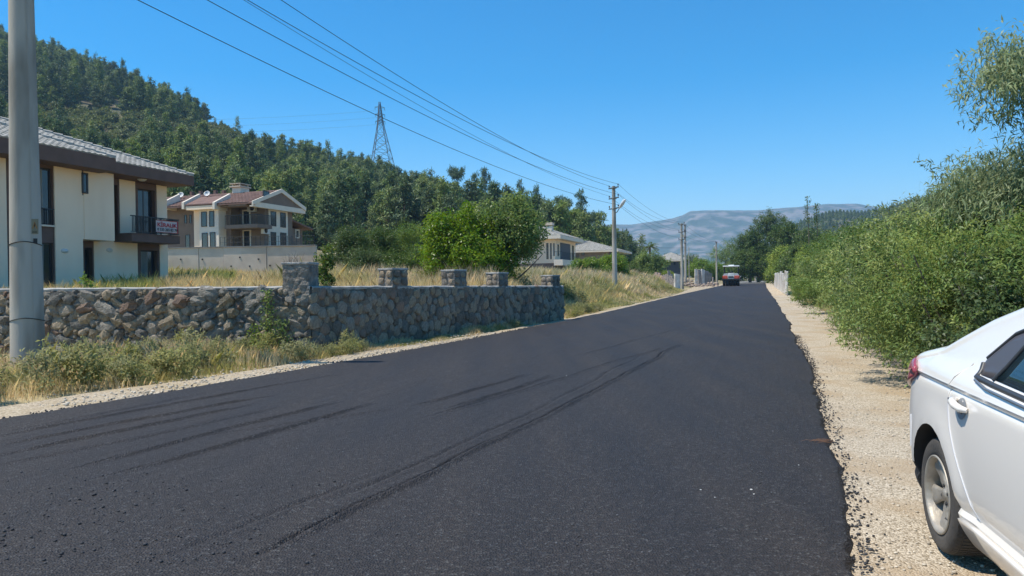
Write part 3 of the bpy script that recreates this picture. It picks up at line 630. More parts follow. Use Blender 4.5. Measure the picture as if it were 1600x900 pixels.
def pillar(root, c, ex, n, w, dpt, z1, rng, stones=True, z0=-0.2):
    """mortared stone pillar standing through the wall top"""
    M3 = Matrix((ex, n, Vector((0, 0, 1)))).transposed(); bm = bmesh.new(); bmesh.ops.create_cube(bm, size=1)
    bmesh.ops.subdivide_edges(bm, edges=bm.edges[:], cuts=7, use_grid_fill=True)
    off = Vector(rng.uniform(-20, 20, 3))
    for v in bm.verts:
        p = v.co.copy(); q = Vector((p.x * w, p.y * dpt, (p.z + .5) * (z1 - z0) + z0)); nn = Vector((p.x, p.y, 0)).normalized() if abs(p.z) < .49 else Vector((p.x * .6, p.y * .6, p.z)).normalized()
        q += nn * (0.035 * mnoise.noise(q * 4 + off) + .02 * mnoise.noise(q * 11 + off)); v.co = M3 @ q + c
    me = bpy.data.meshes.new('pillar'); bm.to_mesh(me); bm.free(); me.materials.append(mat('pillar_stone', (0.30, 0.26, 0.215), (0.14, 0.125, 0.105), 7, 0.95, 1.0, 22, dist=.04))
    p = link('pillar', me, root)
    cap = MB(); a = w / 2 + .02; b = dpt / 2 + .02
    V = [c + M3 @ Vector((x, y, z)) for z in (z1 - .02, z1 + .035) for x, y in ((-a, -b), (a, -b), (a, b), (-a, b))]
    cap.add(V, [(3, 2, 1, 0), (4, 5, 6, 7), (0, 1, 5, 4), (1, 2, 6, 5), (2, 3, 7, 6), (3, 0, 4, 7)]); cap.build('pillar_cap', m_coping, p, .012)
    if stones:
        for face in range(3):
            for i in range(2 if z1 - max(z0, 0) < 1 else 3):
                for j in range(2):
                    o = link('stone', ROCKS[12 + int(rng.integers(12))], p); zz = z1 - .12 - .19 * i; t = (j - .5) * .5
                    if face == 0: q = Vector((t * w, dpt / 2 - .01, zz)); sc = Vector((w * .40, .12, .17))
                    elif face == 1: q = Vector((-w / 2 + .01, t * dpt, zz)); sc = Vector((.12, dpt * .40, .17))
                    else: q = Vector((w / 2 - .01, t * dpt, zz)); sc = Vector((.12, dpt * .40, .17))
                    q += Vector(rng.uniform(-.02, .02, 3)); o.matrix_world = Matrix.Translation(c + M3 @ q) @ (M3 @ Matrix.Rotation(rng.uniform(-.2, .2), 3, 'Y' if face == 0 else 'X') @ Matrix.Diagonal(sc)).to_4x4()
ZTOP_C = at(487, 450, W_CORNER.y).z; ZTOP_L = at(5, 451, W_LEFT.y).z; ZTOP_E = at(880, 448, W_END.y).z
rng = np.random.default_rng(44)
wl = empty('stone_wall'); tag(wl, 'rugged rubble stone wall with jutting stones behind the concrete pole', 'wall', 'rubble stone walls along the verge')
P1, e1, n1, c1 = wall_run(wl, W_LEFT, W_CORNER, ZTOP_L, ZTOP_C, 0.1, 1.0, rng, 0.045, 0.135, 0.18, 0.50, 300, -1, 6.9, ROCKS[:12] + ROCKS[12:15])
wr = empty('stone_wall'); tag(wr, 'shaded stone wall with flush rounded stones and four pillars running along the road', 'wall', 'rubble stone walls along the verge')
P2, e2, n2, c2 = wall_run(wr, W_CORNER, W_END, ZTOP_C, ZTOP_E, 0.0, 0.55, rng, 0.085, 0.16, 0.20, 0.38, 300, -1, 0.05, ROCKS[12:], (0.65, 1.15), mat('grey_mortar', (0.24, 0.195, 0.145), (0.15, 0.12, 0.09), 4, 0.95, 1.0, 18, dist=0.04))
print('stones', c1, c2)
def along(A, B, px):
    r = ray(px, 450); d = B - A                      # where the line of sight at px crosses the wall line
    return (A.x * r.y - A.y * r.x) / (d.y * r.x - d.x * r.y)
for px, ty, wd in ((624, 421, .62), (718, 423, .6), (785.5, 427, .58), (868, 431, .58)):
    t = along(W_CORNER, W_END, px); c = W_CORNER.lerp(W_END, t); z1 = at(px, ty, c.y).z
    pillar(wr, Vector((c.x, c.y, 0)) - n2 * .2, e2, n2, wd, .46, z1, rng, True, ZTOP_C - .25 + (ZTOP_E - ZTOP_C) * t)
pillar(wl, Vector((W_CORNER.x, W_CORNER.y, 0)) - e1 * .33 - n1 * .22, e1, n1, .62, .55, at(463, 412, W_CORNER.y).z, rng, False, ZTOP_C - .22)
# ================================================================== houses, all set parallel to the road
EX = Vector((0.322, 0.947, 0)).normalized(); EY = Vector((-EX.y, EX.x, 0)); RZ = math.atan2(EX.y, EX.x)
class Frame:
    """local axes of a building: x away along the road, y into the plot; hit() finds the wall point seen at a pixel"""
    def __init__(s, px, depth, z0=0.0):
        r = ray(px, 445); s.o = Vector((r.x, r.y, 0)) * (depth / r.y); s.z0 = z0
    def front(s, px, py, o=0.0):                     # plane y = -o, facing the road
        r = ray(px, py); p0 = s.o - EY * o; t = (p0 - EYE).dot(EY) / r.dot(EY); p = EYE + r * t - s.o; return p.dot(EX), p.z
    def side(s, px, py, o=0.0):                      # plane x = -o, facing the camera
        r = ray(px, py); p0 = s.o - EX * o; t = (p0 - EYE).dot(EX) / r.dot(EX); p = EYE + r * t - s.o; return p.dot(EY), p.z
    def empty(s, name): return empty(name, (s.o.x, s.o.y, 0), RZ)
m_white = mat('white_render', (0.93, 0.745, 0.555), (0.88, 0.69, 0.505), .9, 0.9, 0.15, 60, c3=(0.84, 0.65, 0.47), scale3=.5, stretch=(1, 1, .3))
m_white2 = mat('bright_render', (0.76, 0.67, 0.55), (0.70, 0.61, 0.50), 1.5, 0.9, 0.15, 60)
m_brown = mat('brown_render', (0.155, 0.095, 0.076), (0.125, 0.078, 0.062), 2, 0.85, 0.15, 60)
m_frame = mat('dark_window_frame', (0.030, 0.027, 0.027), rough=0.45)
m_glass = mat('window_glass', (0.020, 0.030, 0.042), rough=0.06, spec=0.8)
m_curtain = mat('curtain', (0.30, 0.31, 0.29), (0.20, 0.21, 0.2), 9, 0.9, stretch=(1, 1, 0.05))
m_tile = mat('grey_roof_tile', (0.40, 0.38, 0.335), (0.30, 0.285, 0.25), 2.5, 0.85, 0.3, 30, island=0.12)
m_tile_r = mat('brown_roof_tile', (0.20, 0.115, 0.09), (0.15, 0.088, 0.07), 2.5, 0.85, 0.3, 30, island=0.14)
m_taupe = mat('taupe_render', (0.215, 0.16, 0.125), (0.18, 0.135, 0.105), 1.5, 0.9, 0.2, 50)
m_rail = mat('dark_railing', (0.018, 0.019, 0.022), rough=0.5)
m_lamp = mat('lamp_glass', (0.62, 0.60, 0.55), rough=0.3)
m_concrete = mat('concrete', (0.72, 0.60, 0.47), (0.62, 0.51, 0.40), 1.2, 0.9, 0.3, 25, c3=(0.56, 0.45, 0.34), scale3=0.4)
m_ac = mat('ac_unit_paint', (0.62, 0.62, 0.6), rough=0.5)
m_stonehouse = mat('stone_cladding', (0.20, 0.145, 0.12), (0.12, 0.09, 0.075), 6, 0.9, 0.6, 12)
def ring(mb, a, b, t, y0, y1):                        # rectangular surround, a=(x,z) lower, b=(x,z) upper
    mb.box((a[0], y0, a[1]), (a[0] + t, y1, b[1])); mb.box((b[0] - t, y0, a[1]), (b[0], y1, b[1]))
    mb.box((a[0] + t, y0, b[1] - t), (b[0] - t, y1, b[1])); mb.box((a[0] + t, y0, a[1]), (b[0] - t, y1, a[1] + t))
def sidering(mb, a, b, t, x0, x1):
    mb.box((x0, a[0], a[1]), (x1, a[0] + t, b[1])); mb.box((x0, b[0] - t, a[1]), (x1, b[0], b[1]))
    mb.box((x0, a[0] + t, b[1] - t), (x1, b[0] - t, b[1])); mb.box((x0, a[0] + t, a[1]), (x1, b[0] - t, a[1] + t))
def window(root, face, a, b, y, name='window', fr=m_frame, t=0.07, mull=1, curtain=False, glass=None):
    """window set in a wall: frame, panes and mullions. face 'f' (road side) or 's' (camera side); y = plane of the frame's face"""
    glass = glass or m_glass
    a, b = (min(a[0], b[0]), min(a[1], b[1])), (max(a[0], b[0]), max(a[1], b[1]))
    mb = MB(); w = root
    (ring if face == 'f' else sidering)(mb, a, b, t, y, y + 0.10)
    f = mb.build(name, fr, root)
    xs = np.linspace(a[0] + t, b[0] - t, mull + 1)
    for i in range(mull):
        m2 = MB(); x0, x1 = xs[i] + .02, xs[i + 1] - .02
        if face == 'f': m2.box((x0, y + .02, a[1] + t), (x1, y + .032, b[1] - t))
        else: m2.box((y + .02, x0, a[1] + t), (y + .032, x1, b[1] - t))
        m2.build('pane', glass, f)
        if i:
            m3 = MB(); x = xs[i]
            if face == 'f': m3.box((x - .03, y + .01, a[1] + t), (x + .03, y + .09, b[1] - t))
            else: m3.box((y + .01, x - .03, a[1] + t), (y + .09, x + .03, b[1] - t))
            m3.build('mullion', fr, f)
    if curtain:
        m4 = MB(); x0, x1 = a[0] + t, a[0] + t + (b[0] - a[0] - 2 * t) * .55
        n = 14
        for i in range(n):
            xa, xb = x0 + (x1 - x0) * i / n, x0 + (x1 - x0) * (i + 1) / n; dy = .02 * (i % 2)
            if face == 'f': m4.box((xa, y + .004 - dy, a[1] + t), (xb, y + .010 - dy, b[1] - t))
            else: m4.box((y + .004 - dy, xa, a[1] + t), (y + .010 - dy, xb, b[1] - t))
        m4.build('curtain', m_curtain, f)
    return f
def tiles(root, P0, P1, up, length, cutL, cutR, m, tw=0.30, tl=0.36, name='roof_tiles'):
    """rows of overlapping tiles on a slope from the eave P0-P1 upwards; cutL/cutR metres lost per metre of slope at each end"""
    P0, P1, up = Vector(P0), Vector(P1), Vector(up).normalized(); ex = (P1 - P0); L = ex.length; ex /= L; n = ex.cross(up)
    if n.z < 0: n = -n
    mb = MB(); rows = int(length / tl)
    for i in range(rows):
        u0 = i * tl; a = cutL * (u0 + tl * .5); b = L - cutR * (u0 + tl * .5); s = a + ((tw / 2 if i % 2 else 0)) * 0
        k = int(max(0, (b - a)) / tw)
        for j in range(k):
            x0 = a + j * tw; x1 = x0 + tw - .02; xm = (x0 + x1) / 2
            V = [P0 + ex * x0 + up * u0 + n * .045, P0 + ex * xm + up * u0 + n * .085, P0 + ex * x1 + up * u0 + n * .045,
                 P0 + ex * x1 + up * (u0 + tl + .03) + n * .012, P0 + ex * xm + up * (u0 + tl + .03) + n * .05, P0 + ex * x0 + up * (u0 + tl + .03) + n * .012,
                 P0 + ex * x0 + up * u0 + n * .004, P0 + ex * x1 + up * u0 + n * .004]
            mb.add(V, [(0, 1, 4, 5), (1, 2, 3, 4), (6, 7, 2, 1, 0)])
    if not mb.v: return None
    return kind(mb.build(name, m, root), 'stuff')
def hip_roof(root, x0, x1, y0, y1, ze, pitch, m_t, fascia, m_f, tw=0.30, tl=0.36, caps=True, over_th=0.08):
    """x0..x1, y0..y1 eave rectangle at height ze; fascia height below it"""
    tp = math.tan(pitch); w = min(x1 - x0, y1 - y0) / 2; zr = ze + w * tp
    if (x1 - x0) >= (y1 - y0): r0, r1 = (x0 + w, (y0 + y1) / 2), (x1 - w, (y0 + y1) / 2)
    else: r0, r1 = ((x0 + x1) / 2, y0 + w), ((x0 + x1) / 2, y1 - w)
    c = [(x0, y0), (x1, y0), (x1, y1), (x0, y1)]
    V = [(x, y, ze) for x, y in c] + [(r0[0], r0[1], zr), (r1[0], r1[1], zr)]
    if (x1 - x0) >= (y1 - y0): Fs = [(0, 1, 5, 4), (1, 2, 5), (2, 3, 4, 5), (3, 0, 4)]
    else: Fs = [(0, 1, 4), (1, 2, 5, 4), (2, 3, 5), (3, 0, 4, 5)]
    mb = MB(); mb.add(V, Fs + [(3, 2, 1, 0)]); roof = mb.build('roof', m_t, root)
    ff = MB(); ring_ = [(x0, y0, x1, y0 + .05), (x0, y1 - .05, x1, y1), (x0, y0 + .05, x0 + .05, y1 - .05), (x1 - .05, y0 + .05, x1, y1 - .05)]
    for a, b, c_, d in ring_: ff.box((a - .003 * (a == x0), b - .003 * (b == y0), ze - fascia), (c_ + .003 * (c_ == x1), d + .003 * (d == y1), ze - .004))
    ff.box((x0 + .05, y0 + .05, ze - fascia), (x1 - .05, y1 - .05, ze - fascia + .05)); ff.build('fascia', m_f, root)
    sl = w / math.cos(pitch); cp, sp = math.cos(pitch), math.sin(pitch)
    tiles(roof, (x0, y0, ze), (x1, y0, ze), (0, cp, sp), sl, cp, cp, m_t, tw, tl)
    tiles(roof, (x0, y1, ze), (x0, y0, ze), (cp, 0, sp), sl, cp, cp, m_t, tw, tl)
    tiles(roof, (x1, y0, ze), (x1, y1, ze), (-cp, 0, sp), sl, cp, cp, m_t, tw, tl)
    if caps:
        for A, B in (((x1, y0, ze), (r1[0], r0[1] if (x1 - x0) < (y1 - y0) else r1[1], zr)), ((x0, y0, ze), (r0[0], r0[1], zr)), ((r0[0], r0[1], zr), (r1[0], r1[1], zr))):
            A, B = Vector(A), Vector(B); n = int((B - A).length / .42)
            for i in range(min(n, 24)):
                p = A.lerp(B, i / n); q = A.lerp(B, (i + 1.12) / n)
                MB().tube([p + Vector((0, 0, .05)), q + Vector((0, 0, .03))], [.12, .09], 6, True, False).build('ridge_tile', m_t, roof)
    return roof, zr
# ------------------------------------------------------------------ the villa with the rental banner
h = Frame(263, 38.0); R1 = h.empty('brown_and_white_house'); tag(R1, 'white and brown two-storey villa with grey tiled roof and a rental banner on its balcony', 'house')
OB, OR, OL = 0.9, 1.2, 1.9
Z0 = 0.8
def F1(px, py, o=0.0): return h.front(px, py, o)
def fbox(root, c0, c1, o, back, name, m, bev=0.0):    # box from pixel corner c0 (top/near) to c1 (bottom/far) on plane o
    a = F1(*c0, o); b = F1(*c1, o); mb = MB(); mb.box((a[0], -o, a[1]), (b[0], back, b[1])); return mb.build(name, m, root, bev)
zs = F1(300, 290, OR)[1]                              # soffit height
core = MB(); core.box((-22, .62, Z0), (-.02, 9, zs - .02)); core.box((-.33, .02, Z0), (-.005, .62, zs - .02)); core.build('wall', m_brown, R1)
zb1 = F1(225, 378, 1.1)[1]; zb0 = F1(225, 365, 1.1)[1]
def X1(px, o=0.0): return F1(px, 400, o)[0]
def wallpanel(x0, x1, z0, z1, y0, y1, name='wall_panel', m=m_white): mb = MB(); mb.box((x0, y0, z0), (x1, y1, z1)); return mb.build(name, m, R1)
# upper floor, right-hand half, from the far corner towards the camera
wallpanel(X1(246.5), 0.0, zb0, zs - .03, -.006, .60)
wallpanel(X1(188.5), X1(213), zb0, zs - .03, -.004, .60)
zd = F1(230, 296, 0)[1]
br = MB(); br.box((X1(213) + .003, .02, zd), (X1(246.5) - .003, .60, zs - .03)); br.box((X1(213) + .003, .02, zb0), (X1(217.5), .60, zd - .003)); br.box((X1(244), .02, zb0), (X1(246.5) - .003, .60, zd - .003)); br.build('door_surround', m_brown, R1)
dd = window(R1, 'f', (X1(217.5), zb0 + .1), (X1(244), zd), .22, 'balcony_door', mull=2)
window(R1, 'f', (X1(178), zb0 + .1), (X1(186), zd), .22, 'balcony_door', mull=1)
br = MB(); br.box((X1(186) + .003, .02, zb0), (X1(188.5) - .003, .60, zs - .03)); br.box((X1(170), .02, zd), (X1(186), .60, zs - .03)); br.box((X1(170), .02, zb0), (X1(178), .6, zd - .003)); br.build('door_surround', m_brown, R1)
# lower floor
zl = F1(180, 381, 0)[1]
wallpanel(X1(147), X1(215), Z0, zb1 + .05, -.005, .60); wallpanel(X1(250), 0.0, Z0, zb1 + .05, -.005, .60)
zt = F1(232, 391, 0)[1]; zw = F1(232, 438, 0)[1]
br = MB(); br.box((X1(215) + .003, .03, zt), (X1(250) - .003, .60, zb1)); br.box((X1(215) + .003, .03, Z0), (X1(250) - .003, .60, zw)); br.box((X1(215) + .003, .03, zw + .003), (X1(221), .6, zt - .003)); br.box((X1(247), .03, zw + .003), (X1(250) - .003, .6, zt - .003)); br.build('window_surround', m_brown, R1)
window(R1, 'f', (X1(221), zw + .003), (X1(247), zt - .003), .22, 'window', mull=2, curtain=True)
mb = MB(); mb.box((X1(220), -.05, zw - .04), (X1(248), .2, zw + .001)); mb.build('sill', m_white2, R1)
br = MB(); br.box((X1(128), .03, F1(140, 387)[1]), (X1(147) - .003, .6, zb1)); br.box((X1(128), .03, Z0), (X1(133), .6, F1(140, 387)[1] - .003)); br.box((X1(145), .03, Z0), (X1(147) - .003, .6, F1(140, 387)[1] - .003)); br.build('door_surround', m_brown, R1)
window(R1, 'f', (X1(133), Z0 + .1), (X1(145), F1(140, 387)[1] - .003), .25, 'door')
# projecting white box, pier, strip windows
bx0, bx1 = F1(131, 300, OB)[0], F1(178, 300, OB)[0]; zbb = F1(178, 376.5, OB)[1]; ztl = F1(120, 252, OB)[1] + .25
wallpanel(bx0, bx1, zbb, ztl, -OB, .6, 'bay_wall')
px0, px1 = F1(85, 300, OB)[0], F1(128, 300, OB)[0]
wallpanel(px0, px1, Z0, ztl, -OB - .01, .6, 'pier')
mb = MB(); mb.box((px1, -OB + .06, F1(130, 305, OB)[1]), (bx0, .55, ztl)); mb.build('window_surround', m_brown, R1)
wallpanel(px1, bx0, zbb, F1(130, 305, OB)[1] - .003, -OB + .02, .55, 'wall_panel')
window(R1, 'f', (px1 - .02, F1(130, 302, OB)[1]), (bx0 + (bx1 - bx0) * .12, F1(130, 270, OB)[1]), -OB - .05, 'window')
nx0 = F1(52, 300, .85)[0]; nx1 = px0 - .004
wxe = F1(82, 300, .85)[0]; br = MB(); br.box((nx0, -.85, F1(70, 379, .85)[1]), (wxe, .55, F1(70, 352, .85)[1])); br.box((nx0, -.85, F1(70, 262, .85)[1]), (wxe, .55, ztl)); br.box((wxe + .002, -.86, Z0), (nx1, .55, ztl)); br.build('window_surround', m_brown, R1)
window(R1, 'f', (nx0 + .02, F1(70, 352, .85)[1] + .003), (wxe - .003, F1(70, 262, .85)[1] - .003), -.74, 'window', mull=2, curtain=True)
window(R1, 'f', (nx0 + .02, Z0), (wxe - .003, F1(70, 379, .85)[1] - .003), -.74, 'window', mull=2, curtain=True)
mb = MB(); mb.box((nx0, -.95, F1(70, 352, .85)[1] - .05), (wxe, -.80, F1(70, 352, .85)[1] + .02)); mb.build('sill', m_white2, R1)
gr = MB()
for i in range(9): x = nx0 + .1 + i * (wxe - nx0 - .15) / 8; gr.box((x - .01, -.92, F1(70, 351, .85)[1]), (x + .01, -.90, F1(70, 327, .85)[1]))
gr.box((nx0, -.93, F1(70, 327, .85)[1]), (wxe, -.89, F1(70, 326, .85)[1] + .02)); gr.build('window_guard', m_rail, R1)
wallpanel(-22, F1(10, 300, OB)[0], Z0, ztl + .3, -OB, .6, 'wall_panel')
wallpanel(F1(10, 300, OB)[0] + .003, F1(22, 300, OB)[0], Z0, ztl + .3, -OB + .1, .6, 'brown_panel', m_brown)
# balcony
by0 = X1(178); by1 = F1(281, 370, 1.1)[0]
mb = MB(); mb.box((by0, -1.1, zb1), (by1 + .0, .0, zb0 - .03)); mb.box((by0, -1.13, zb0 - .03), (by1 + .03, 0, zb0)); bal = mb.build('balcony', m_brown, R1)
zr_ = F1(281, 343.5, 1.05)[1]
rl = MB(); rl.box((by0, -1.07, zr_ - .05), (by1, -1.02, zr_)); rl.box((by1 - .05, -1.02, zr_ - .05), (by1, 0, zr_)); rl.box((by0, -1.06, zb0 + .06), (by1, -1.03, zb0 + .09)); rl.box((by1 - .04, -1.03, zb0 + .06), (by1 - .01, 0, zb0 + .09)); rl.build('handrail', m_rail, bal)
n = 34
for i in range(n):
    x = by0 + .1 + (by1 - by0 - .15) * i / (n - 1); big = i % 7 == 6
    q = MB(); q.box((x - (.03 if big else .009), -1.06, zb0 - (.05 if big else -.06)), (x + (.03 if big else .009), -1.03, zr_ - .05)); q.build('baluster', m_rail, bal)
# lamps
for (px, py, o) in ((101, 392, OB + .01), (171, 391, 0.006)):
    s_, z_ = F1(px, py, o); L_ = MB(); L_.lathe([(0, .08), (.10, .07), (.17, .03), (.19, 0)], 16, Matrix.Translation((s_, -o, z_)) @ Matrix.Rotation(PI / 2, 4, 'X') @ Matrix.Diagonal((1, .55, 1, 1))); L_.build('wall_lamp', m_lamp, R1)
s_, z_ = F1(222, 284, .7); MB().lathe([(0, -.12), (.12, -.10), (.2, -.04), (.22, 0)], 16, Matrix.Translation((s_, -.7, zs + .02))).build('ceiling_lamp', m_lamp, R1)
# roofs
zeR = F1(300, 275, OR)[1]; xR = F1(303, 280, OR)[0]; zeL = F1(178, 247, OL)[1]; xL = F1(181, 255, OL)[0]
rfR, _ = hip_roof(R1, -14, xR, -OR, 10.5, zeR, math.radians(21), m_tile, zeR - zs, m_brown)
rfL, _ = hip_roof(R1, -24, xL, -OL, 9.0, zeL, math.radians(21), m_tile, F1(178, 247, OL)[1] - F1(178, 268, OL)[1], m_brown)
print('house1', zs, zeR, zeL, xR, xL, zb0, by1)
# the banner tied to the railing
bn = empty('rental_banner'); tag(bn, 'white banner with red and black rental lettering tied to the villa balcony railing', 'banner')
def font_obj(txt, m, parent, w, hgt, loc, name='lettering'):
    cu = bpy.data.curves.new(name, 'FONT'); cu.body = txt; cu.extrude = 0.004; cu.offset = 0.012; cu.align_x = 'LEFT'; o = link('tmp', cu); bpy.context.view_layer.update()
    me = bpy.data.meshes.new_from_object(o.evaluated_get(bpy.context.evaluated_depsgraph_get())); bpy.data.objects.remove(o)
    v = np.zeros(len(me.vertices) * 3, np.float32); me.vertices.foreach_get('co', v); v = v.reshape(-1, 3); lo, hi = v.min(0), v.max(0)
    v[:, 0] = (v[:, 0] - lo[0]) / (hi[0] - lo[0]) * w; v[:, 1] = (v[:, 1] - lo[1]) / (hi[1] - lo[1]) * hgt; me.vertices.foreach_set('co', v.ravel()); me.materials.clear(); me.materials.append(m); me.update()
    q = link(name, me, parent); q.rotation_euler = (PI / 2, 0, 0); q.location = loc; return q
bxa, bza = F1(243.5, 344, 1.12); bxb, bzb = F1(277.5, 366, 1.12); bza = F1(243.5, 343.5, 1.12)[1]; bzb = F1(277.5, 365, 1.12)[1]
bn.location = h.o + EX * bxa - EY * 1.12 + Vector((0, 0, bzb)); bn.rotation_euler = (0, 0, RZ)
bw, bh = bxb - bxa, bza - bzb
V = []; n = 16
for i in range(n + 1):
    for j in range(7): V.append((bw * i / n, .02 * math.sin(i * .7) * math.sin(j * .6), bh * j / 6))
me = bpy.data.meshes.new('cloth'); me.from_pydata(V, [], [(i * 7 + j, (i + 1) * 7 + j, (i + 1) * 7 + j + 1, i * 7 + j + 1) for i in range(n) for j in range(6)]); me.materials.append(mat('banner_cloth', (0.72, 0.66, 0.66), rough=.6, trans=0.25)); me.update(); link('cloth', me, bn)
font_obj('K\u0130RALIK', mat('banner_red', (0.45, 0.010, 0.025), rough=.6), bn, bw * .90, bh * .46, (bw * .05, -.035, bh * .46))
font_obj('0 533 265 82 79', mat('banner_black', (0.02, 0.02, 0.025), rough=.6), bn, bw * .92, bh * .24, (bw * .04, -.035, bh * .12))
mb = MB(); mb.box((.0, -.031, bh * .965), (bw, -.022, bh)); mb.box((bw * .965, -.031, 0), (bw, -.022, bh * .965)); mb.box((0, -.031, 0), (bw * .965, -.022, bh * .03)); mb.build('red_border', MATS['banner_red'], bn)
# ------------------------------------------------------------------ taupe gabled house on the terrace
h2 = Frame(402, 60.0); R2 = h2.empty('gabled_house'); tag(R2, 'taupe and white gabled house with two satellite dishes above the concrete retaining wall', 'house')
Z2 = 3.7
def S2(px, py, o=0.0): return h2.side(px, py, o)
def G2(px, py, o=0.0): return h2.front(px, py, o)
eL = S2(384, 320, .6)[1]; gx1 = G2(457, 360)[0]; ap = G2(422, 291, .6); apx = gx1 / 2 + .05; zap = ap[1] - .25
ev = G2(464, 326, .6)[1]; roofx0, roofx1 = -1.25, gx1 + 1.0
tp = (zap - ev) / (roofx1 - apx); LB = 14.0
y361 = S2(361, 350)[0]
mb = MB(); mb.box((0, 0, Z2), (gx1, LB, ev - .05)); 
mb2 = MB(); mb2.box((1.1, .0, Z2), (gx1, LB, ev)); mb2.box((0, y361, Z2), (1.1, LB, ev)); mb2.prism([(.2, .003, ev), (gx1, .003, ev), (gx1, .003, zap - tp * (gx1 - apx)), (apx, .003, zap), (.2, .003, zap - tp * (apx - .2))], (0, LB - .1, 0)); 
wb = mb2.build('wall', m_taupe, R2)
# roof: two slopes running back from the gable
def slab(P, vec_th, name, m, parent): return MB().prism(P, vec_th).build(name, m, parent)
zl_ = zap - tp * (apx - roofx0)
rf = slab([(roofx0, -.6, zl_), (apx, -.6, zap), (apx, LB, zap), (roofx0, LB, zl_)], (0, 0, .12), 'roof', m_tile_r, R2)
rf2 = slab([(apx + .004, -.6, zap), (roofx1, -.6, ev), (roofx1, LB, ev), (apx + .004, LB, zap)], (0, 0, .12), 'roof', m_tile_r, R2)
ua = Vector((apx - roofx0, 0, zap - zl_)); tiles(rf, (roofx0, LB, zl_ + .12), (roofx0, -.5, zl_ + .12), ua, ua.length, 0, 0, m_tile_r, .33, .42)
rk = MB()
for (xa, za, xb, zb_) in ((roofx0 - .05, zl_, apx, zap), (apx, zap, roofx1 + .05, ev)):
    rk.prism([(xa, -.72, za - .12), (xb, -.72, zb_ - .12), (xb, -.72, zb_ + .20), (xa, -.72, za + .20)], (0, .10, 0))
rk.box((roofx0 - .05, -.715, ev - .35), (roofx0 + .3, -.4, zl_ - .14)); rk.build('rake_board', m_white2, R2)
rk = MB(); rk.box((roofx0 + .3, -.64, ev - .35), (roofx1 + .05, -.3, ev + .05)); rk.build('gable_beam', m_white2, R2)
vs = MB(); vs.prism([(roofx0 + .35, -.60, zl_ - .1), (roofx1 - .3, -.60, ev + .05), (apx, -.60, zap - .05)], (0, .1, 0)); vs.build('gable_infill', m_taupe, R2)
a = G2(411, 308, .62); b = G2(420, 299, .62); window(R2, 'f', a, b, -.68, 'gable_window')
# tall white panel with four windows
wx0, wx1 = G2(419, 360)[0], G2(448, 360)[0]
mb = MB(); mb.box((wx0, -.12, Z2), (wx1, -.004, G2(433, 321)[1])); mb.build('white_panel', m_white2, R2)
for (a, b) in (((423, 353), (431, 331)), ((438, 355), (446, 333)), ((423, 388), (431, 363)), ((438, 388), (447, 364))): window(R2, 'f', G2(*a, .12), G2(*b, .12), -.16, 'window', t=.05)
# white-framed bay on the camera side with four windows, and the fins above it
ya, yb = S2(341.5, 350, .9)[0], S2(311.5, 350, .9)[0]
mb = MB(); mb.box((-.9, ya, Z2), (-.003, yb, S2(325, 324, .9)[1])); bay = mb.build('bay', m_white2, R2)
for a, b in (((335, 354), (327, 330)), ((323.5, 354), (314.5, 331)), ((337, 388), (328, 363)), ((325, 388), (315.5, 364))): window(R2, 's', S2(*a, .9), S2(*b, .9), -.94, 'window', t=.06)
for (pa, ya_, pb) in ((338, 307, 310), (290, 311, 294), (258, 313, 286)):
    y_, z_ = S2(pa, 325, 1.3)
    MB().prism([(-1.5, y_, z_ - .1), (-1.5, y_, z_ + .45), (.4, y_, z_ + 1.35), (.4, y_, z_ - .1)], (0, .22, 0)).build('roof_fin', m_white2, R2)
y0_, y1_ = S2(338, 325, 1.3)[0], S2(292, 325, 1.3)[0]; z_ = S2(338, 325, 1.3)[1]
slab([(-1.45, y0_ + .22, z_ + .30), (.2, y0_ + .22, z_ + 1.05), (.2, y1_, z_ + 1.05), (-1.45, y1_, z_ + .30)], (0, 0, .1), 'bay_roof', m_tile_r, R2)
mb = MB(); mb.box((-1.4, y0_ + .22, z_ - .05), (-.05, y1_, z_ + .25)); mb.build('bay_fascia', m_white, R2)
mb = MB(); mb.box((-1.15, S2(384, 325, 1.2)[0], ev - .25), (-.95, S2(356, 325, 1.2)[0], zl_ + .02)); mb.box((-.95, S2(384, 325, 1.2)[0], ev - .25), (0, y361 + .2, ev - .15)); mb.build('eave_panel', m_taupe, R2)
mb = MB(); mb.box((-.5, S2(312, 350, .5)[0] + .02, Z2), (-.003, S2(303, 350, .5)[0], z_)); mb.build('wall_pier', m_white, R2)
for a, b in (((292, 349), (288, 336)), ((299.5, 349), (296, 336)), ((297, 388), (289.5, 367))): window(R2, 's', S2(*a), S2(*b), -.03, 'window', t=.05)
# loggia
zf = S2(380, 352)[1]
mb = MB(); mb.box((-.75, -.7, zf - .3), (1.1, y361, zf)); bl = mb.build('balcony', m_taupe, R2)
for (u0, v0, u1, v1) in ((-.72, -.68, -.72, y361 - .03), (-.72, -.68, .95, -.68)):
    mb = MB(); z1 = S2(380, 337)[1]; mb.box((u0 - .02, v0 - .02, z1 - .05), (u1 + .02, v1 + .02, z1)); mb.build('handrail', m_rail, bl)
    k = 13
    for i in range(k): mb = MB(); x = u0 + (u1 - u0) * i / (k - 1); y = v0 + (v1 - v0) * i / (k - 1); mb.box((x - .012, y - .012, zf), (x + .012, y + .012, z1 - .05)); mb.build('baluster', m_rail, bl)
ydoor = (1.1, 0)
def B2(px, py): 
    r = ray(px, py); p0 = h2.o + EX * 1.1; t = (p0 - EYE).dot(EX) / r.dot(EX); p = EYE + r * t - h2.o; return p.dot(EY), p.z
window(R2, 's', B2(392, 352), B2(379, 328), 1.04, 'balcony_door', fr=m_white2, t=.12); window(R2, 's', B2(367, 352), B2(361.5, 330), 1.04, 'window', t=.05)
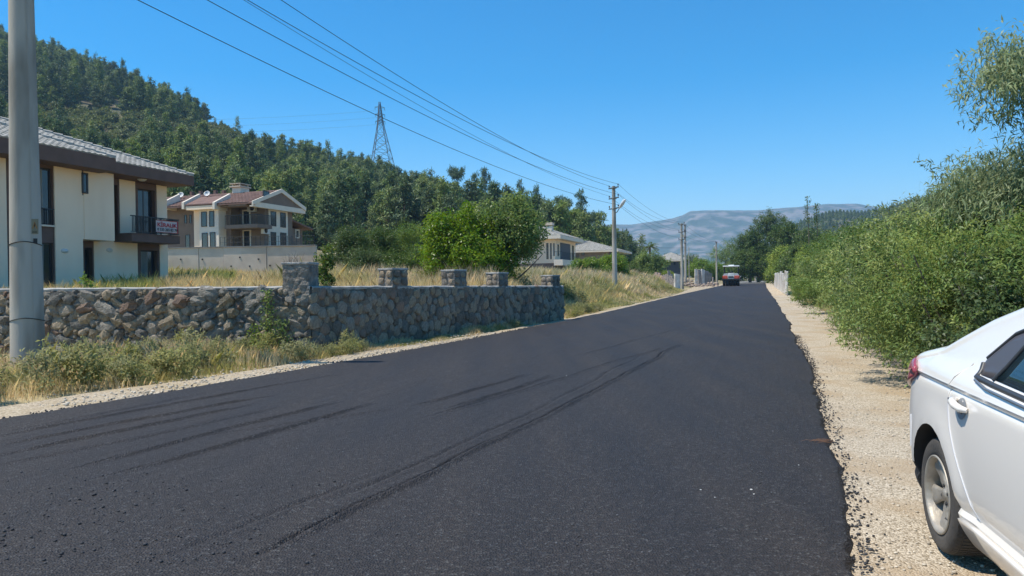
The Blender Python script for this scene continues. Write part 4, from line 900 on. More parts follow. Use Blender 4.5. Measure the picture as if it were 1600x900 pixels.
window(R2, 's', B2(393, 388), B2(379.5, 359), 1.04, 'terrace_door', fr=m_white2, t=.12); window(R2, 's', B2(369, 385), B2(363, 362), 1.04, 'window', t=.05)
def ac(root, x, y, z, face='f'):
    g = MB(); g.box((x - .4, y - .28, z), (x + .4, y, z + .55)) if face == 'f' else g.box((x - .28, y - .4, z), (x, y + .4, z + .55)); o = g.build('air_conditioner', m_ac, root, .02)
    f = MB(); f.lathe([(.0, 0), (.2, 0), (.21, .01), (.0, .012)], 20, Matrix.Translation((x - .1 if face == 'f' else x - .285, y - .285 if face == 'f' else y - .1, z + .27)) @ (Matrix.Rotation(PI / 2, 4, 'X') if face == 'f' else Matrix.Rotation(-PI / 2, 4, 'Y'))); f.build('fan_grille', m_rail, o)
s_, z_ = G2(418, 366, .1); ac(R2, s_ - .35, -.02, z_)
yy_, z_ = B2(396, 331); ac(R2, 1.08, yy_, z_, 's')
# chimney and dishes on the roof
def on_roof(px, py):                                   # the camera-side slope at a pixel
    n = Vector((-(zap - zl_), 0, (apx - roofx0))).normalized(); nw = EX * n.x + Vector((0, 0, n.z)); p0 = h2.o + EX * apx + Vector((0, 0, zap + .12)); r = ray(px, py); t = (p0 - EYE).dot(nw) / r.dot(nw); p = EYE + r * t - h2.o; return p.dot(EX), p.dot(EY), p.z
x, y, z = on_roof(375.5, 300)
ch = MB(); ch.box((x - .5, y - .45, z - .4), (x + .6, y + .45, z + .35)); c_ = ch.build('chimney', m_white2, rf); ch = MB(); ch.box((x - .72, y - .57, z + .35), (x + .72, y + .57, z + .45))
for a in (-1, 1):
    for b in (-1, 1): ch.box((x + a * .5 - .06, y + b * .36 - .06, z + .45), (x + a * .5 + .06, y + b * .36 + .06, z + .62))
ch.box((x - .7, y - .55, z + .62), (x + .7, y + .55, z + .68)); ch.build('chimney_cap', m_concrete, c_)
for (px, py) in ((283, 309), (324, 307)):
    x, y, z = on_roof(px, py + 2); d = MB(); M = Matrix.Translation((x, y, z + .32)) @ Matrix.Rotation(math.radians(-62), 4, 'Y') @ Matrix.Rotation(.3, 4, 'X')
    d.lathe([(0, .0), (.13, .015), (.22, .06), (.26, .10), (.22, .07), (.13, .025), (0, .01)], 20, M); ds = d.build('satellite_dish', m_ac, rf)
    MB().tube([(x, y, z - .1), (x, y, z + .32)], .03, 6).tube([M @ Vector((0, 0, .02)), M @ Vector((.06, 0, .28))], .015, 5).build('dish_mast', m_rail, ds)
for px, py in ((300, 304), (314, 303), (337, 302), (350, 302)):
    x, y, z = on_roof(px, py); mb = MB(); mb.box((x - .15, y - .12, z - .1), (x + .15, y + .12, z + .25)); mb.build('roof_vent', m_tile_r, rf)
# small annexe to the far side
ax, az = G2(459, 352, -.5)
mb = MB(); mb.box((gx1 + .3, 1.2, Z2), (gx1 + 3.2, 7, az - .2)); an = mb.build('annexe', m_taupe, R2)
slab([(gx1 + .1, .5, az + .5), (gx1 + 3.9, .5, az - .25), (gx1 + 3.9, 7.5, az - .25), (gx1 + .1, 7.5, az + .5)], (0, 0, .14), 'annexe_roof', m_tile_r, R2)
window(R2, 'f', G2(461, 372, -1.2), G2(467, 359, -1.2), 1.14, 'window', fr=m_white2, t=.1)
# ------------------------------------------------------------------ concrete retaining wall with a thin railing
ra, rb = at(262, 386, 52.5), at(493, 386, 51.5)
ra = at(236, 386, 52.6)
rw = empty('retaining_wall'); tag(rw, 'pale concrete retaining wall below the gabled house', 'wall')
d = (rb - ra); L = Vector((d.x, d.y, 0)).length; A = math.atan2(d.y, d.x); rw.location = (ra.x, ra.y, 0); rw.rotation_euler = (0, 0, A); zt = at(380, 386, 52).z
cuts = [0] + [L * (p - 236) / 257 for p in (311, 350, 417)] + [L]
for i in range(4):
    mb = MB(); mb.box((cuts[i] + .012, 0 + .02 * (i % 2), 1.0), (cuts[i + 1] - .012, .3, zt)); mb.build('wall_panel', m_concrete, rw)
mb = MB(); mb.box((0, -.06, zt + .002), (L, .34, zt + .07)); mb.build('coping', mat('coping_concrete', (.30, .28, .26), (.24, .225, .205), 2, .9, .2, 30), rw)
for px, py in ((283, 405), (317, 405), (362, 416), (391, 416), (422.5, 415), (376, 402), (405, 405)):
    x = L * (px - 236) / 257; z = at(px, py, 52).z
    MB().tube([(x, -.03, z), (x, .1, z)], .06, 10, True, False).build('weep_hole', m_rail, rw)
for i in range(22):
    x = L * (.42 + .57 * i / 21); mb = MB(); mb.tube([(x, .15, zt + .05), (x, .15, zt + .75)], .018, 5); mb.build('railing_post', m_rail, rw)
mb = MB(); [mb.tube([(L * .42, .15, zt + k), (L * .99, .15, zt + k)], .010, 5) for k in (.35, .72)]; mb.build('railing_wire', m_rail, rw)
# ------------------------------------------------------------------ villas farther along
def villa(name, px, depth, ls, lf, z0, eave_py, label, over=1.0, pitch=22, wall=m_white, low=None, zlow=None, fas=.45, mt=m_tile):
    f = Frame(px, depth); r = f.empty(name); tag(r, label, 'house'); ze = at(px, eave_py, depth).z
    mb = MB(); mb.box((0, 0, zlow if zlow else z0), (ls, lf, ze - fas)); mb.build('wall', wall, r)
    if zlow: mb = MB(); mb.box((.02, .02, z0), (ls - .02, lf - .02, zlow)); mb.build('stone_base', low, r)
    rf, zr = hip_roof(r, -over, ls + over, -over, lf + over, ze, math.radians(pitch), mt, fas, m_white2, .38, .5, False)
    return f, r, rf, ze, zr
f3, R3, rf3, ze3, zr3 = villa('stone_based_villa', 868, 95, 11, 12, 1.0, 368, 'white villa with stone ground floor and chimney, half hidden by the walnut', 1.0, 20, m_white, m_stonehouse, at(868, 411, 95).z)
def put(f, r, face, a, b, o=0.03, **k): (window(r, 'f', f.front(*a, o), f.front(*b, o), -o, **k) if face == 'f' else window(r, 's', f.side(*a, o), f.side(*b, o), -o, **k))
put(f3, R3, 's', (857, 405), (853.5, 380), mull=1); put(f3, R3, 's', (862, 405), (859.5, 380)); put(f3, R3, 's', (866.5, 400), (864.5, 380))
mb = MB(); a = f3.front(875, 379); b = f3.front(891, 407); mb.box((a[0], -.04, a[1]), (b[0], -.02, b[1])); mb.build('loggia_shade', mat('loggia_shade_grey', (.10, .105, .12), rough=.8), R3)  # flat dark panel on the wall; the loggia's shade is put into its colour
put(f3, R3, 'f', (894.5, 409), (896.5, 384)); put(f3, R3, 'f', (871.5, 400), (873.5, 382))
zb3 = f3.front(880, 407)[1]; mb = MB(); mb.box((-.8, -1.2, zb3 - .75), (8.5, -.05, zb3)); bl3 = mb.build('balcony', m_white2, R3)
mb = MB(); mb.box((-.75, -1.15, zb3 + .95), (8.4, -1.1, zb3 + 1.0)); mb.box((-.8, -1.1, zb3 + .95), (-.75, -.05, zb3 + 1)); mb.build('handrail', m_rail, bl3)
for i in range(24): mb = MB(); x = -.7 + 9.0 * i / 23; mb.box((x - .02, -1.14, zb3), (x + .02, -1.11, zb3 + .95)); mb.build('baluster', m_rail, bl3)
for a, b in (((861, 431), (857, 421)), ((875, 431), (872, 421)), ((887.5, 431), (884.5, 421))): put(f3, R3, 's' if a[0] < 866 else 'f', a, b, .05, fr=m_white2, t=.12)
cx, cz = 2.2, zr3
MB().box((cx - .4, .9, ze3 + .3), (cx + .4, 1.7, at(875, 352, 96).z)).build('chimney', m_white2, rf3); MB().box((cx - .5, .8, at(875, 352, 96).z + .12), (cx + .5, 1.8, at(875, 350, 96).z + .3)).build('chimney_cap', m_concrete, rf3)
f4, R4, rf4, ze4, zr4 = villa('grey_villa', 957, 135, 12, 12, .8, 391, 'beige unfinished villa with pale hip roof behind the lamp pole', 1.4, 17, mat('bare_blockwork', (.25, .215, .185), (.20, .17, .15), 1, .9, .3, 20), None, None, .3)
for i, z in enumerate((1.5, 2.6)): mb = MB(); mb.box((-.06, -.06, ze4 - 1.1 - z), (12.06, 12.06, ze4 - .95 - z)); mb.build('floor_band', m_white, R4)
put(f4, R4, 's', (913.5, 399), (908.5, 392), .05); put(f4, R4, 'f', (972.5, 400), (970.5, 393), .05); put(f4, R4, 's', (956, 399), (952, 393), .05)
f5, R5, rf5, ze5, zr5 = villa('distant_house', 1072, 205, 10, 9, 1.0, 406, 'low grey house with dark walls behind the two close poles', .8, 24, mat('dark_grey_render', (.07, .08, .10), (.06, .07, .085), 1, .9), None, None, .35)
put(f5, R5, 's', (1056, 414), (1052, 409), .05)
# ================================================================== poles, cables, pylon
m_pole = mat('pole_concrete', (0.46, 0.42, 0.355), (0.38, 0.345, 0.29), 2.2, 0.9, 0.35, 30, c3=(0.235, 0.21, 0.17), scale3=1.9, stretch=(1, 1, .22), dist=.01)
m_iron = mat('galvanised_iron', (0.10, 0.11, 0.115), (0.07, 0.075, 0.08), 8, .6)
m_porc = mat('insulator_glaze', (0.07, 0.04, 0.03), rough=.25)
m_cable = mat('cable_sheath', (0.016, 0.017, 0.02), rough=.6)
def utility_pole(name, base, H, r0, r1, label, arms=3, arm_w=1.1, lamp=None, lean=(0, 0), gap=.85, turn=None, n=24, group='concrete power poles along the road'):
    t = empty(name, base, turn if turn is not None else RZ); tag(t, label, 'power pole', group)
    mb = MB(); k = 10; pts = [(lean[0] * i / k * H, lean[1] * i / k * H, -.3 + (H + .3) * i / k) for i in range(k + 1)]; mb.tube(pts, [r0 + (r1 - r0) * i / k for i in range(k + 1)], n); mb.build('shaft', m_pole, t)
    tips = []
    for a in range(arms):
        z = H - .12 - a * gap; w = arm_w / 2; cx = lean[0] * H; cy = lean[1] * H
        mb = MB(); mb.box((cx - .05, cy - w, z - .04), (cx + .05, cy + w, z + .04)); mb.box((cx - r1 - .04, cy - r1 - .03, z - .06), (cx + r1 + .04, cy + r1 + .03, z - .03)); am = mb.build('crossarm', m_iron, t)
        for s in (-1, 1):
            MB().tube([(cx, cy + s * w * .95, z + .02), (cx, cy + s * w * .95, z + .12)], .015, 6).build('pin', m_iron, am)
            MB().lathe([(.0, .22), (.045, .21), (.05, .17), (.035, .15), (.055, .12), (.055, .10), (0, .09)], 10, Matrix.Translation((cx, cy + s * w * .95, z + .02))).build('insulator', m_porc, am); tips.append((cx, cy + s * w * .95, z + .22))
    if lamp:
        side, zz = lamp; d = Vector((0, -1, 0)) * side
        a = Vector((lean[0] * H, lean[1] * H, zz)); b = a + d * .75 + Vector((0, 0, .35)); mb = MB(); mb.tube([a, a + d * .4 + Vector((0, 0, .05)), b], .03, 8); ar = mb.build('lamp_arm', m_iron, t)
        c = b + d * .75 + Vector((0, 0, .55)); mb = MB(); dr = (c - b); mb.tube([b - dr * .05, b + dr * .15, b + dr * .5, b + dr * .9, c], [.05, .10, .13, .11, .03], 10); mb.build('lamp_head', mat('lamp_housing', (.72, .74, .76), rough=.35), t)
    return t, tips
pb = gp(44, 580); LEAN_ = (-.006, .012)
near, tipsN = utility_pole('utility_pole', (pb.x, pb.y, t1(pb.x, pb.y)), 9.6, .285, .17, 'thick grey concrete power pole standing in the weeds before the stone wall', 3, 1.6, (1, 8.9), (0.0, 0.0), .7)
MB().tube([(-.288 * .3 - .0, -.272 + .0, 0), (-.05, -.17, 9.6)], .006, 4).build('casting_seam', m_pole, near)
# warning plate, tag and wire bands on the near pole
pxp = Vector((pb.x, pb.y, 0)); vd = Vector((-pb.x, -pb.y, 0)).normalized(); sdv = Vector((-vd.y, vd.x, 0))
def on_pole(px, py, extra=0.006):
    z = at(px, py, pb.y).z; r = .285 + (.17 - .285) * (z + .3) / 9.9; off = (at(px, py, pb.y) - Vector((pb.x, pb.y, z))).dot(-sdv) if False else None
    rr = ray(px, py); # meet the cylinder
    ox, oy = EYE.x - pb.x, EYE.y - pb.y; A = rr.x ** 2 + rr.y ** 2; B = 2 * (ox * rr.x + oy * rr.y); C_ = ox * ox + oy * oy - (r + extra) ** 2; D = max(0, B * B - 4 * A * C_); t = (-B - math.sqrt(D)) / (2 * A); return EYE + rr * t, r
def pole_patch(x0, y0, x1, y1, m, name, extra=.008, n=6, parent=near):
    V = []; Fs = []
    for i in range(n + 1):
        for j in range(2):
            p, r = on_pole(x0 + (x1 - x0) * i / n, y0 if j == 0 else y1, extra); V.append(p)
    Fs = [(2 * i, 2 * i + 1, 2 * i + 3, 2 * i + 2) for i in range(n)]
    me = bpy.data.meshes.new(name); me.from_pydata([tuple(v) for v in V], [], Fs); me.materials.append(m); o = link(name, me, parent)
    o.matrix_parent_inverse = near.matrix_basis.inverted(); return o
m_plate = mat('faded_plate', (.30, .245, .14), (.24, .2, .125), 8, .7); m_tri = mat('faded_orange', (.40, .17, .035), rough=.7); m_blk = mat('plate_black', (.03, .028, .025), rough=.7)
pole_patch(48.5, 342, 60, 365.5, m_plate, 'warning_plate')
V = [on_pole(*c, .011)[0] for c in ((50, 357), (58.5, 357), (54.3, 346))]; me = bpy.data.meshes.new('triangle'); me.from_pydata([tuple(v) for v in V], [], [(0, 1, 2)]); me.materials.append(m_tri); o = link('warning_triangle', me, near); o.matrix_parent_inverse = near.matrix_basis.inverted()
V = [on_pole(*c, .014)[0] for c in ((54.5, 347.5), (53.2, 352), (54.3, 352), (53.6, 356), (55.6, 351), (54.6, 351))]; me = bpy.data.meshes.new('bolt_sign'); me.from_pydata([tuple(v) for v in V], [], [(0, 1, 2), (1, 3, 4), (0, 4, 5)]); me.materials.append(m_blk); o = link('lightning_mark', me, near); o.matrix_parent_inverse = near.matrix_basis.inverted()
pole_patch(50, 361, 58, 361.8, m_blk, 'plate_text', .011); pole_patch(50, 363, 58, 363.8, m_blk, 'plate_text', .011)
pole_patch(52, 372.5, 58.5, 380, m_blk, 'number_tag')
for py0, w_ in ((381, .009), (499, .008)):
    mb = MB(); z = at(44, py0, pb.y).z; r = .285 + (.17 - .285) * (z + .3) / 9.9 + .004
    mb.tube([(r * math.cos(a), r * math.sin(a), z - near.location.z + .03 * math.sin(2 * a)) for a in np.linspace(0, 2 * PI, 33)], w_, 5, False); mb.build('wire_band', m_blk, near)
def upole(px_b, py_b, px_t, py_t, dep, *a, **k):
    b = at(px_b, py_b, dep); top = at(px_t, py_t, dep); z0 = t1(b.x, b.y); return utility_pole(a[0], (b.x, b.y, z0), top.z - z0, a[1], a[2], a[3], **k)
p2, tips2 = upole(961, 466, 957, 291, 56, 'utility_pole', .21, .13, 'concrete power pole with three crossarms and a street lamp in the tall grass', arms=3, arm_w=1.25, lamp=(1, 6.35), gap=.78, turn=math.radians(-90 + 71.2 - 45 + 90))
p3, tips3 = upole(1066, 452, 1066, 349, 88, 'utility_pole', .20, .12, 'dark-topped power pole beside the broken block wall, nearer of the close pair', arms=3, arm_w=1.3, gap=.9, turn=.3)
p4, tips4 = upole(1071.5, 447, 1071.5, 351, 112, 'utility_pole', .20, .12, 'pole with a bent street lamp just behind its dark-topped neighbour', arms=4, arm_w=1.0, lamp=(1, 6.9), gap=.9, turn=-.5)
p5, tips5 = upole(1077, 445, 1077, 386, 120, 'utility_pole', .07, .05, 'thin steel pole to the far side of the close pair of poles', arms=0)
p6, tips6 = upole(1120, 443, 1120, 378, 140, 'utility_pole', .19, .12, 'lone pole with a small lamp beside the rolling machine', arms=1, lamp=(1, 6.4), turn=-.5)
p7, _ = upole(1168, 440, 1168, 408, 175, 'utility_pole', .12, .08, 'thin pale post at the bend under the dark trees', arms=0)
p8, _ = upole(1181, 439, 1181, 407, 165, 'utility_pole', .26, .20, 'thicker pale pole at the bend under the dark trees', arms=0)
p9, _ = upole(1186.5, 440, 1186.5, 415, 180, 'utility_pole', .12, .09, 'short post last in line at the bend', arms=0)
def cable(a, b, sag, r, label, group):
    a, b = Vector(a), Vector(b); mb = MB(); n = 28
    mb.tube([a.lerp(b, i / n) - Vector((0, 0, sag * 4 * (i / n) * (1 - i / n))) for i in range(n + 1)], r, 5, False); o = mb.build('power_cable', m_cable); tag(o, label, 'cable', group); return o
def wp(o, p): return Matrix.Translation(o.location) @ Matrix.Rotation(o.rotation_euler.z, 4, 'Z') @ Vector(p)
# five cables from the near pole to the lamp pole; their near ends follow from where each leaves the frame
g = 'cables strung over the road to the lamp pole'
ends = sorted(tips2, key=lambda t: -t[2])
for (px0, tip, sag, lab) in ((232, ends[4], .75, 'lowest black cable running down to the lamp pole'), (316, ends[2], .75, 'second lowest black cable crossing in front of the pylon tip'),
                        (378, ends[3], .8, 'fainter cable of the close pair overhead'), (391, ends[0], .8, 'darker cable of the close pair overhead'), (443, ends[1], .85, 'uppermost black cable above the forest hill')):
    far_ = wp(p2, tip); n_ = Vector((pb.x, pb.y, 0)); 
    # choose the height at the near pole so the sagging cable crosses the top of the frame at px0
    side = (0.25 if px0 > 380 else -.35) ; best = None
    for hh in np.linspace(4.5, 13, 120):
        A_ = Vector((pb.x + side, pb.y, hh)); e = 1e9
        for f_ in np.linspace(0.02, .9, 60):
            q = A_.lerp(far_, f_) - Vector((0, 0, sag * 4 * f_ * (1 - f_))); u, v_ = pix(q)
            if abs(v_) < 12: e = min(e, abs(u - px0) + .3 * abs(v_))
        if best is None or e < best[0]: best = (e, hh)
    cable((pb.x + side, pb.y, min(best[1], 9.9)), far_, sag, .0105 if px0 != 378 else .007, lab, g)
    print('cable', px0, best)
g = 'cables beyond the lamp pole'
for i, (a, b) in enumerate(zip(sorted(tips2, key=lambda t: -t[2])[:5], (sorted(tips3, key=lambda t: -t[2]) * 2)[:5])):
    cable(wp(p2, a), wp(p3, b), .7, .009, ['topmost', 'second', 'third', 'fourth', 'lowest'][i] + ' thin cable from the lamp pole to the dark-topped pole', g)
for i in range(3): cable(wp(p4, tips4[i * 2]), wp(p6, tips6[i % 2]), .5, .012, ['upper', 'middle', 'lower'][i] + ' thin cable from the twin poles to the lone small-lamp pole', g)
cable(at(962, 379, 56), wp(p3, tips3[4]) + Vector((0, 0, -1.2)), .2, .012, 'level service cable crossing low from the lamp pole', g)
# lattice pylon on the ridge
r = ray(600, 250); PD = 455.0; ptop = at(590.5, 156, PD); pbz = at(600, 262, PD).z - 6; pc = at(597.5, 262, PD)
pyl = empty('lattice_pylon', (pc.x, pc.y, pbz), .35); tag(pyl, 'grey steel lattice pylon rising above the trees on the ridge', 'pylon')
Hp = ptop.z - pbz; bw_ = 7.6
def half(z): t = z / Hp; return bw_ * (1 - t / .70) + 1.5 * t / .70 if t < .70 else 1.5 * (1 - (t - .70) / .32) + .12
def leg_pts(sx, sy): return [(sx * half(z) - 1.2 * z / Hp, sy * half(z), z) for z in np.linspace(0, Hp * .97, 12)]
for sx in (-1, 1):
    for sy in (-1, 1): MB().tube(leg_pts(sx, sy), .20, 4).build('leg', m_iron, pyl)
lv = list(np.linspace(0, Hp * .68, 7)) + list(np.linspace(Hp * .72, Hp * .94, 7))
for i in range(len(lv) - 1):
    z0_, z1_ = lv[i], lv[i + 1]; a, b = half(z0_), half(z1_); x0_, x1_ = -1.2 * z0_ / Hp, -1.2 * z1_ / Hp; mb = MB()
    for (p, q) in (((-1, -1), (1, -1)), ((1, -1), (1, 1)), ((1, 1), (-1, 1)), ((-1, 1), (-1, -1))):
        mb.tube([(p[0] * a + x0_, p[1] * a, z0_), (q[0] * b + x1_, q[1] * b, z1_)], .10, 4); mb.tube([(q[0] * a + x0_, q[1] * a, z0_), (p[0] * b + x1_, p[1] * b, z1_)], .10, 4); mb.tube([(p[0] * b + x1_, p[1] * b, z1_), (q[0] * b + x1_, q[1] * b, z1_)], .09, 4)
    mb.build('brace', m_iron, pyl)
for t in (.72, .81, .90):
    mb = MB(); z = Hp * t; x = -1.2 * t
    for s in (-1, 1): mb.tube([(x, 0, z + .8), (x + s * 3.0, 0, z)], .14, 4); mb.tube([(x, 0, z - .5), (x + s * 3.0, 0, z)], .12, 4)
    am = mb.build('crossarm', m_iron, pyl)
    for s in (-1, 1): MB().tube([(x + s * 2.9, 0, z), (x + s * 2.9, 0, z - 1.6)], .12, 5).build('insulator_string', m_porc, am)
g = 'faint high voltage lines beyond the ridge'; k = 0
for t in (.72, .81, .90):
    for s in (-1, 1):
        z = pbz + Hp * t - 1.6; a = Vector((pc.x + s * 2.9, pc.y, z)); mb = MB(); b = a + Vector((-330, 60, 18)); mb.tube([a.lerp(b, i / 20) - Vector((0, 0, 26 * (i / 20) * (1 - i / 20))) for i in range(21)], .022, 4, False)
        o = mb.build('transmission_line', m_iron); tag(o, ['lower', 'middle', 'upper'][int((t - .7) / .09)] + (' near' if s < 0 else ' far') + ' faint transmission line leaving the pylon over the forest', 'cable', g)
# ================================================================== the white saloon car
from mathutils.bvhtree import BVHTree
CD = Vector((0.235, 0.972, 0)).normalized()           # from nose to tail
m_paint = mat('white_car_paint', (0.84, 0.785, 0.71), rough=0.28, spec=0.5, coat=0.8)
m_seam = mat('panel_gap', (0.10, 0.10, 0.105), rough=0.7)
m_tyre = mat('dusty_tyre', (0.050, 0.046, 0.042), (0.085, 0.075, 0.064), 6, 0.9, 0.3, 60)
m_rim = mat('dusty_alloy', (0.46, 0.42, 0.36), (0.30, 0.265, 0.215), 7, 0.5, 0.2, 30, metal=0.35)
m_well = mat('wheel_well_plastic', (0.020, 0.020, 0.022), rough=0.85)
m_trim = mat('black_trim', (0.045, 0.047, 0.05), rough=0.45)
m_quarter = mat('quarter_plastic', (0.085, 0.075, 0.078), rough=0.35)
m_chrome = mat('dull_trim', (0.30, 0.31, 0.32), rough=0.3, metal=0.6)
m_cglass = mat('tinted_car_glass', (0.018, 0.035, 0.045), rough=0.03, spec=0.9)
m_tail = mat('tail_lamp_red', (0.36, 0.055, 0.075), rough=0.18, coat=0.6)
m_head = mat('head_lamp', (0.6, 0.62, 0.64), rough=0.1, metal=0.4)
car = empty('parked_car'); tag(car, 'white saloon car parked on the gravel, its rear wheel nearest the road edge', 'car')
WC = Vector((2.245, 3.97, 0.0)); gz = road_z(WC.x, WC.y) + 0.03
# local axes: x = towards the tail (0 at the rear axle), y = away from the camera (0 at the visible flank), z up
car.location = (WC.x, WC.y, gz); ang = math.atan2(CD.y, CD.x); car.rotation_euler = (0, 0, ang)
# local +y must point away from the camera: that is to the right of the direction of x
# (x=CD, z up -> y = z cross x points left, i.e. towards the road); so work with y negative = into the car
WD = 1.73
def top_z(t): return np.interp(t, [-3.42, -3.36, -3.2, -2.9, -2.5, -2.25, -2.0, -1.75, -1.5, -1.2, -.9, -.6, -.3, -.05, .15, .35, .55, .72, .82, .86], [.50, .62, .74, .85, .92, .96, 1.09, 1.22, 1.32, 1.375, 1.385, 1.35, 1.268, 1.175, 1.098, 1.055, 1.020, .985, .93, .85])
def belt(t): return np.interp(t, [-3.4, -2.3, -1.5, -.6, .2, .8], [.80, .89, .93, .965, .985, .95])
def plan(t):                                          # how far the flank is drawn in at nose and tail
    return 0.0 + 0.55 * max(0, (t - .28) / .60) ** 3.0 * .62 + 0.012 * max(0, t + .2) + 0.5 * max(0, (-t - 2.75) / .67) ** 2.4 * .7
def flank(t, z):                                      # y of the body side (0 = widest, negative = inwards)
    b = belt(t); y = 0.0
    if z < .32: y -= .10 * ((.32 - z) / .14) ** 1.5 * .6 + .028
    elif z < .40: y -= .028 * (1 - (z - .32) / .08)
    if .32 <= z <= b: y -= .022 * ((z - .62) / .30) ** 2
    cz = .905 + .012 * (t + 1)                        # the crease under the windows
    ck = min(1, max(0, (.62 - t) / .25)) * min(1, (t + 3.3) / .5 if t > -3.3 else 0); y += ck * (.010 * math.exp(-((z - cz - .012) / .018) ** 2) - .011 * math.exp(-((z - cz + .014) / .012) ** 2))
    if z > b: y -= .022 * ((b - .62) / .30) ** 2 + .035 * min(1, (z - b) / .05) + (z - b) * .44
    # flared wheel arch
    for wx in (0.0, -2.62):
        d = math.hypot(t - wx, z - .305); y += .016 * math.exp(-((d - .38) / .09) ** 2)
    return y - plan(t) - .10 * max(0, z - .92) * max(0, t) * 1.2
def car_body():
    ts = np.concatenate([np.linspace(-3.42, -3.0, 10), np.linspace(-2.95, -.55, 49), np.linspace(-.52, .60, 57), np.linspace(.625, .86, 12)]); V = []; nr = 46
    for t in ts:
        zt = float(top_z(t)); half = WD / 2; kk = float(smooth(.28, .46, t)); zmap = lambda z: z if z > .42 else .42 - (.42 - z) * (1 - .52 * kk)
        zc_ = .905 + .012 * (t + 1); lv_ = [.17, .2, .24, .28, .31, .335, .36, .39, .43, .48, .54, .6, .66, .72, .77, .81, .845, zc_ - .04, zc_ - .026, zc_ - .014, zc_, zc_ + .012, zc_ + .028, zc_ + .05, zc_ + .075]; top_ = zt - .055; zs = [min(z, top_ - .003 * (25 - i)) for i, z in enumerate(lv_)] + list(zc_ + .075 + (max(top_, zc_ + .076) - zc_ - .075) * np.linspace(.2, 1, 5)) if top_ > zc_ + .1 else [min(z, top_ - .003 * (30 - i)) for i, z in enumerate(lv_)] + [top_ - .003 * k_ for k_ in (4, 3, 2, 1, 0)]; zs = [zmap(z) for z in zs]; row = [(t, flank(t, z), z) for z in zs]
        y0 = row[-1][1]; yc = -half
        for a in np.linspace(0.15, 1, 6): row.append((t, y0 - .075 * (1 - math.cos(a * PI / 2)), zt - .055 + .055 * math.sin(a * PI / 2)))
        y1 = row[-1][1]
        for a in np.linspace(0.12, 1, 8): row.append((t, y1 + (yc - y1) * a, zt + .045 * (1 - (1 - a) ** 2)))
        row = [(t, row[0][1] - .12, row[0][2] + .02)] + [(t, yc, .2)][:0] + row
        # the tail bulges at bumper height and tucks in below
        out = []
        for (tt, y, z) in row:
            k = max(0, (t - .3) / .56) ** 2; dz = .10 * math.exp(-((z - .58) / .22) ** 2) - .05 * max(0, (z - .85) / .2) - .06 * max(0, (.35 - z) / .15)
            kf = max(0, (-t - 2.9) / .52) ** 2
            out.append((tt + k * dz - kf * (.10 * math.exp(-((z - .5) / .2) ** 2)), y, z))
        V.append(out)
    n = len(V[0]); full = [[(p[0], p[1], p[2]) for p in r] + [(p[0], -WD - p[1], p[2]) for p in reversed(r[:-1])] for r in V]
    m = len(full[0]); bm = bmesh.new(); vs = [[bm.verts.new(p) for p in r] for r in full]
    for i in range(len(vs) - 1):
        for j in range(m - 1): bm.faces.new((vs[i][j], vs[i][j + 1], vs[i + 1][j + 1], vs[i + 1][j]))
        bm.faces.new((vs[i][m - 1], vs[i][0], vs[i + 1][0], vs[i + 1][m - 1]))
    for r, fl in ((vs[0], False), (vs[-1], True)):        # close nose and tail with horizontal strips
        k = m // 2
        for j in range(k):
            a, b, c, d = r[j], r[j + 1], r[m - 2 - j], r[m - 1 - j]
            q = [a, b, c, d]; q = list(dict.fromkeys(q))
            if len(q) >= 3:
                try: bm.faces.new(q if not fl else list(reversed(q)))
                except ValueError: pass
    bmesh.ops.recalc_face_normals(bm, faces=bm.faces)
    return bm
bm = car_body(); me = bpy.data.meshes.new('body'); bm.to_mesh(me); bm.free()
body = link('body', me, car)
# wheel openings cut with a plain cylinder, then baked
for wx in (0.0, -2.62):
    for side in (0, 1):
        cb = bmesh.new(); bmesh.ops.create_cone(cb, cap_ends=True, segments=56, radius1=.352, radius2=.352, depth=.62)
        bmesh.ops.rotate(cb, verts=cb.verts, matrix=Matrix.Rotation(PI / 2, 3, 'X')); bmesh.ops.translate(cb, verts=cb.verts, vec=(wx, .06 if side == 0 else -WD - .06, .325)); cm_ = bpy.data.meshes.new('cutter'); cb.to_mesh(cm_); cb.free()
        co = link('cutter', cm_); co.matrix_world = Matrix.Translation(car.location) @ Matrix.Rotation(ang, 4, 'Z')
        md = body.modifiers.new('b', 'BOOLEAN'); md.object = co; md.operation = 'DIFFERENCE'; md.solver = 'EXACT'
        bpy.context.view_layer.update(); nm = bpy.data.meshes.new_from_object(body.evaluated_get(bpy.context.evaluated_depsgraph_get())); body.modifiers.clear(); body.data = nm; bpy.data.objects.remove(co)
me = body.data; me.name = 'body'; me.materials.clear(); me.materials.append(m_paint); me.materials.append(m_well); me.polygons.foreach_set('use_smooth', np.ones(len(me.polygons), bool))
for p in me.polygons:
    c = p.center; near_wheel = any(math.hypot(c.x - wx, c.z - .325) < .3535 for wx in (0.0, -2.62))
    p.material_index = 1 if (near_wheel and (c.y < -.20 or abs(p.normal.y) < .5)) or c.z < .195 and abs(p.normal.z) > .5 or (c.x > .26 and c.z < .40) else 0
sm = body.modifiers.new('sharp', 'EDGE_SPLIT'); sm.split_angle = math.radians(38)
def surf(t, z, out=0.0): return Vector((t, flank(t, z) + out, z))
def tail_shift(t, z): k = max(0, (t - .3) / .56) ** 2; return k * (.10 * math.exp(-((z - .58) / .22) ** 2) - .05 * max(0, (z - .85) / .2) - .06 * max(0, (.35 - z) / .15))
def bodypt(t, z, out): p = surf(t, z, out); p.x += tail_shift(t, z); return p
SHIFTED = ('rear_door_window', 'quarter_trim', 'window_divider', 'window_seal', 'window_trim', 'roof_seal', 'door_gap')
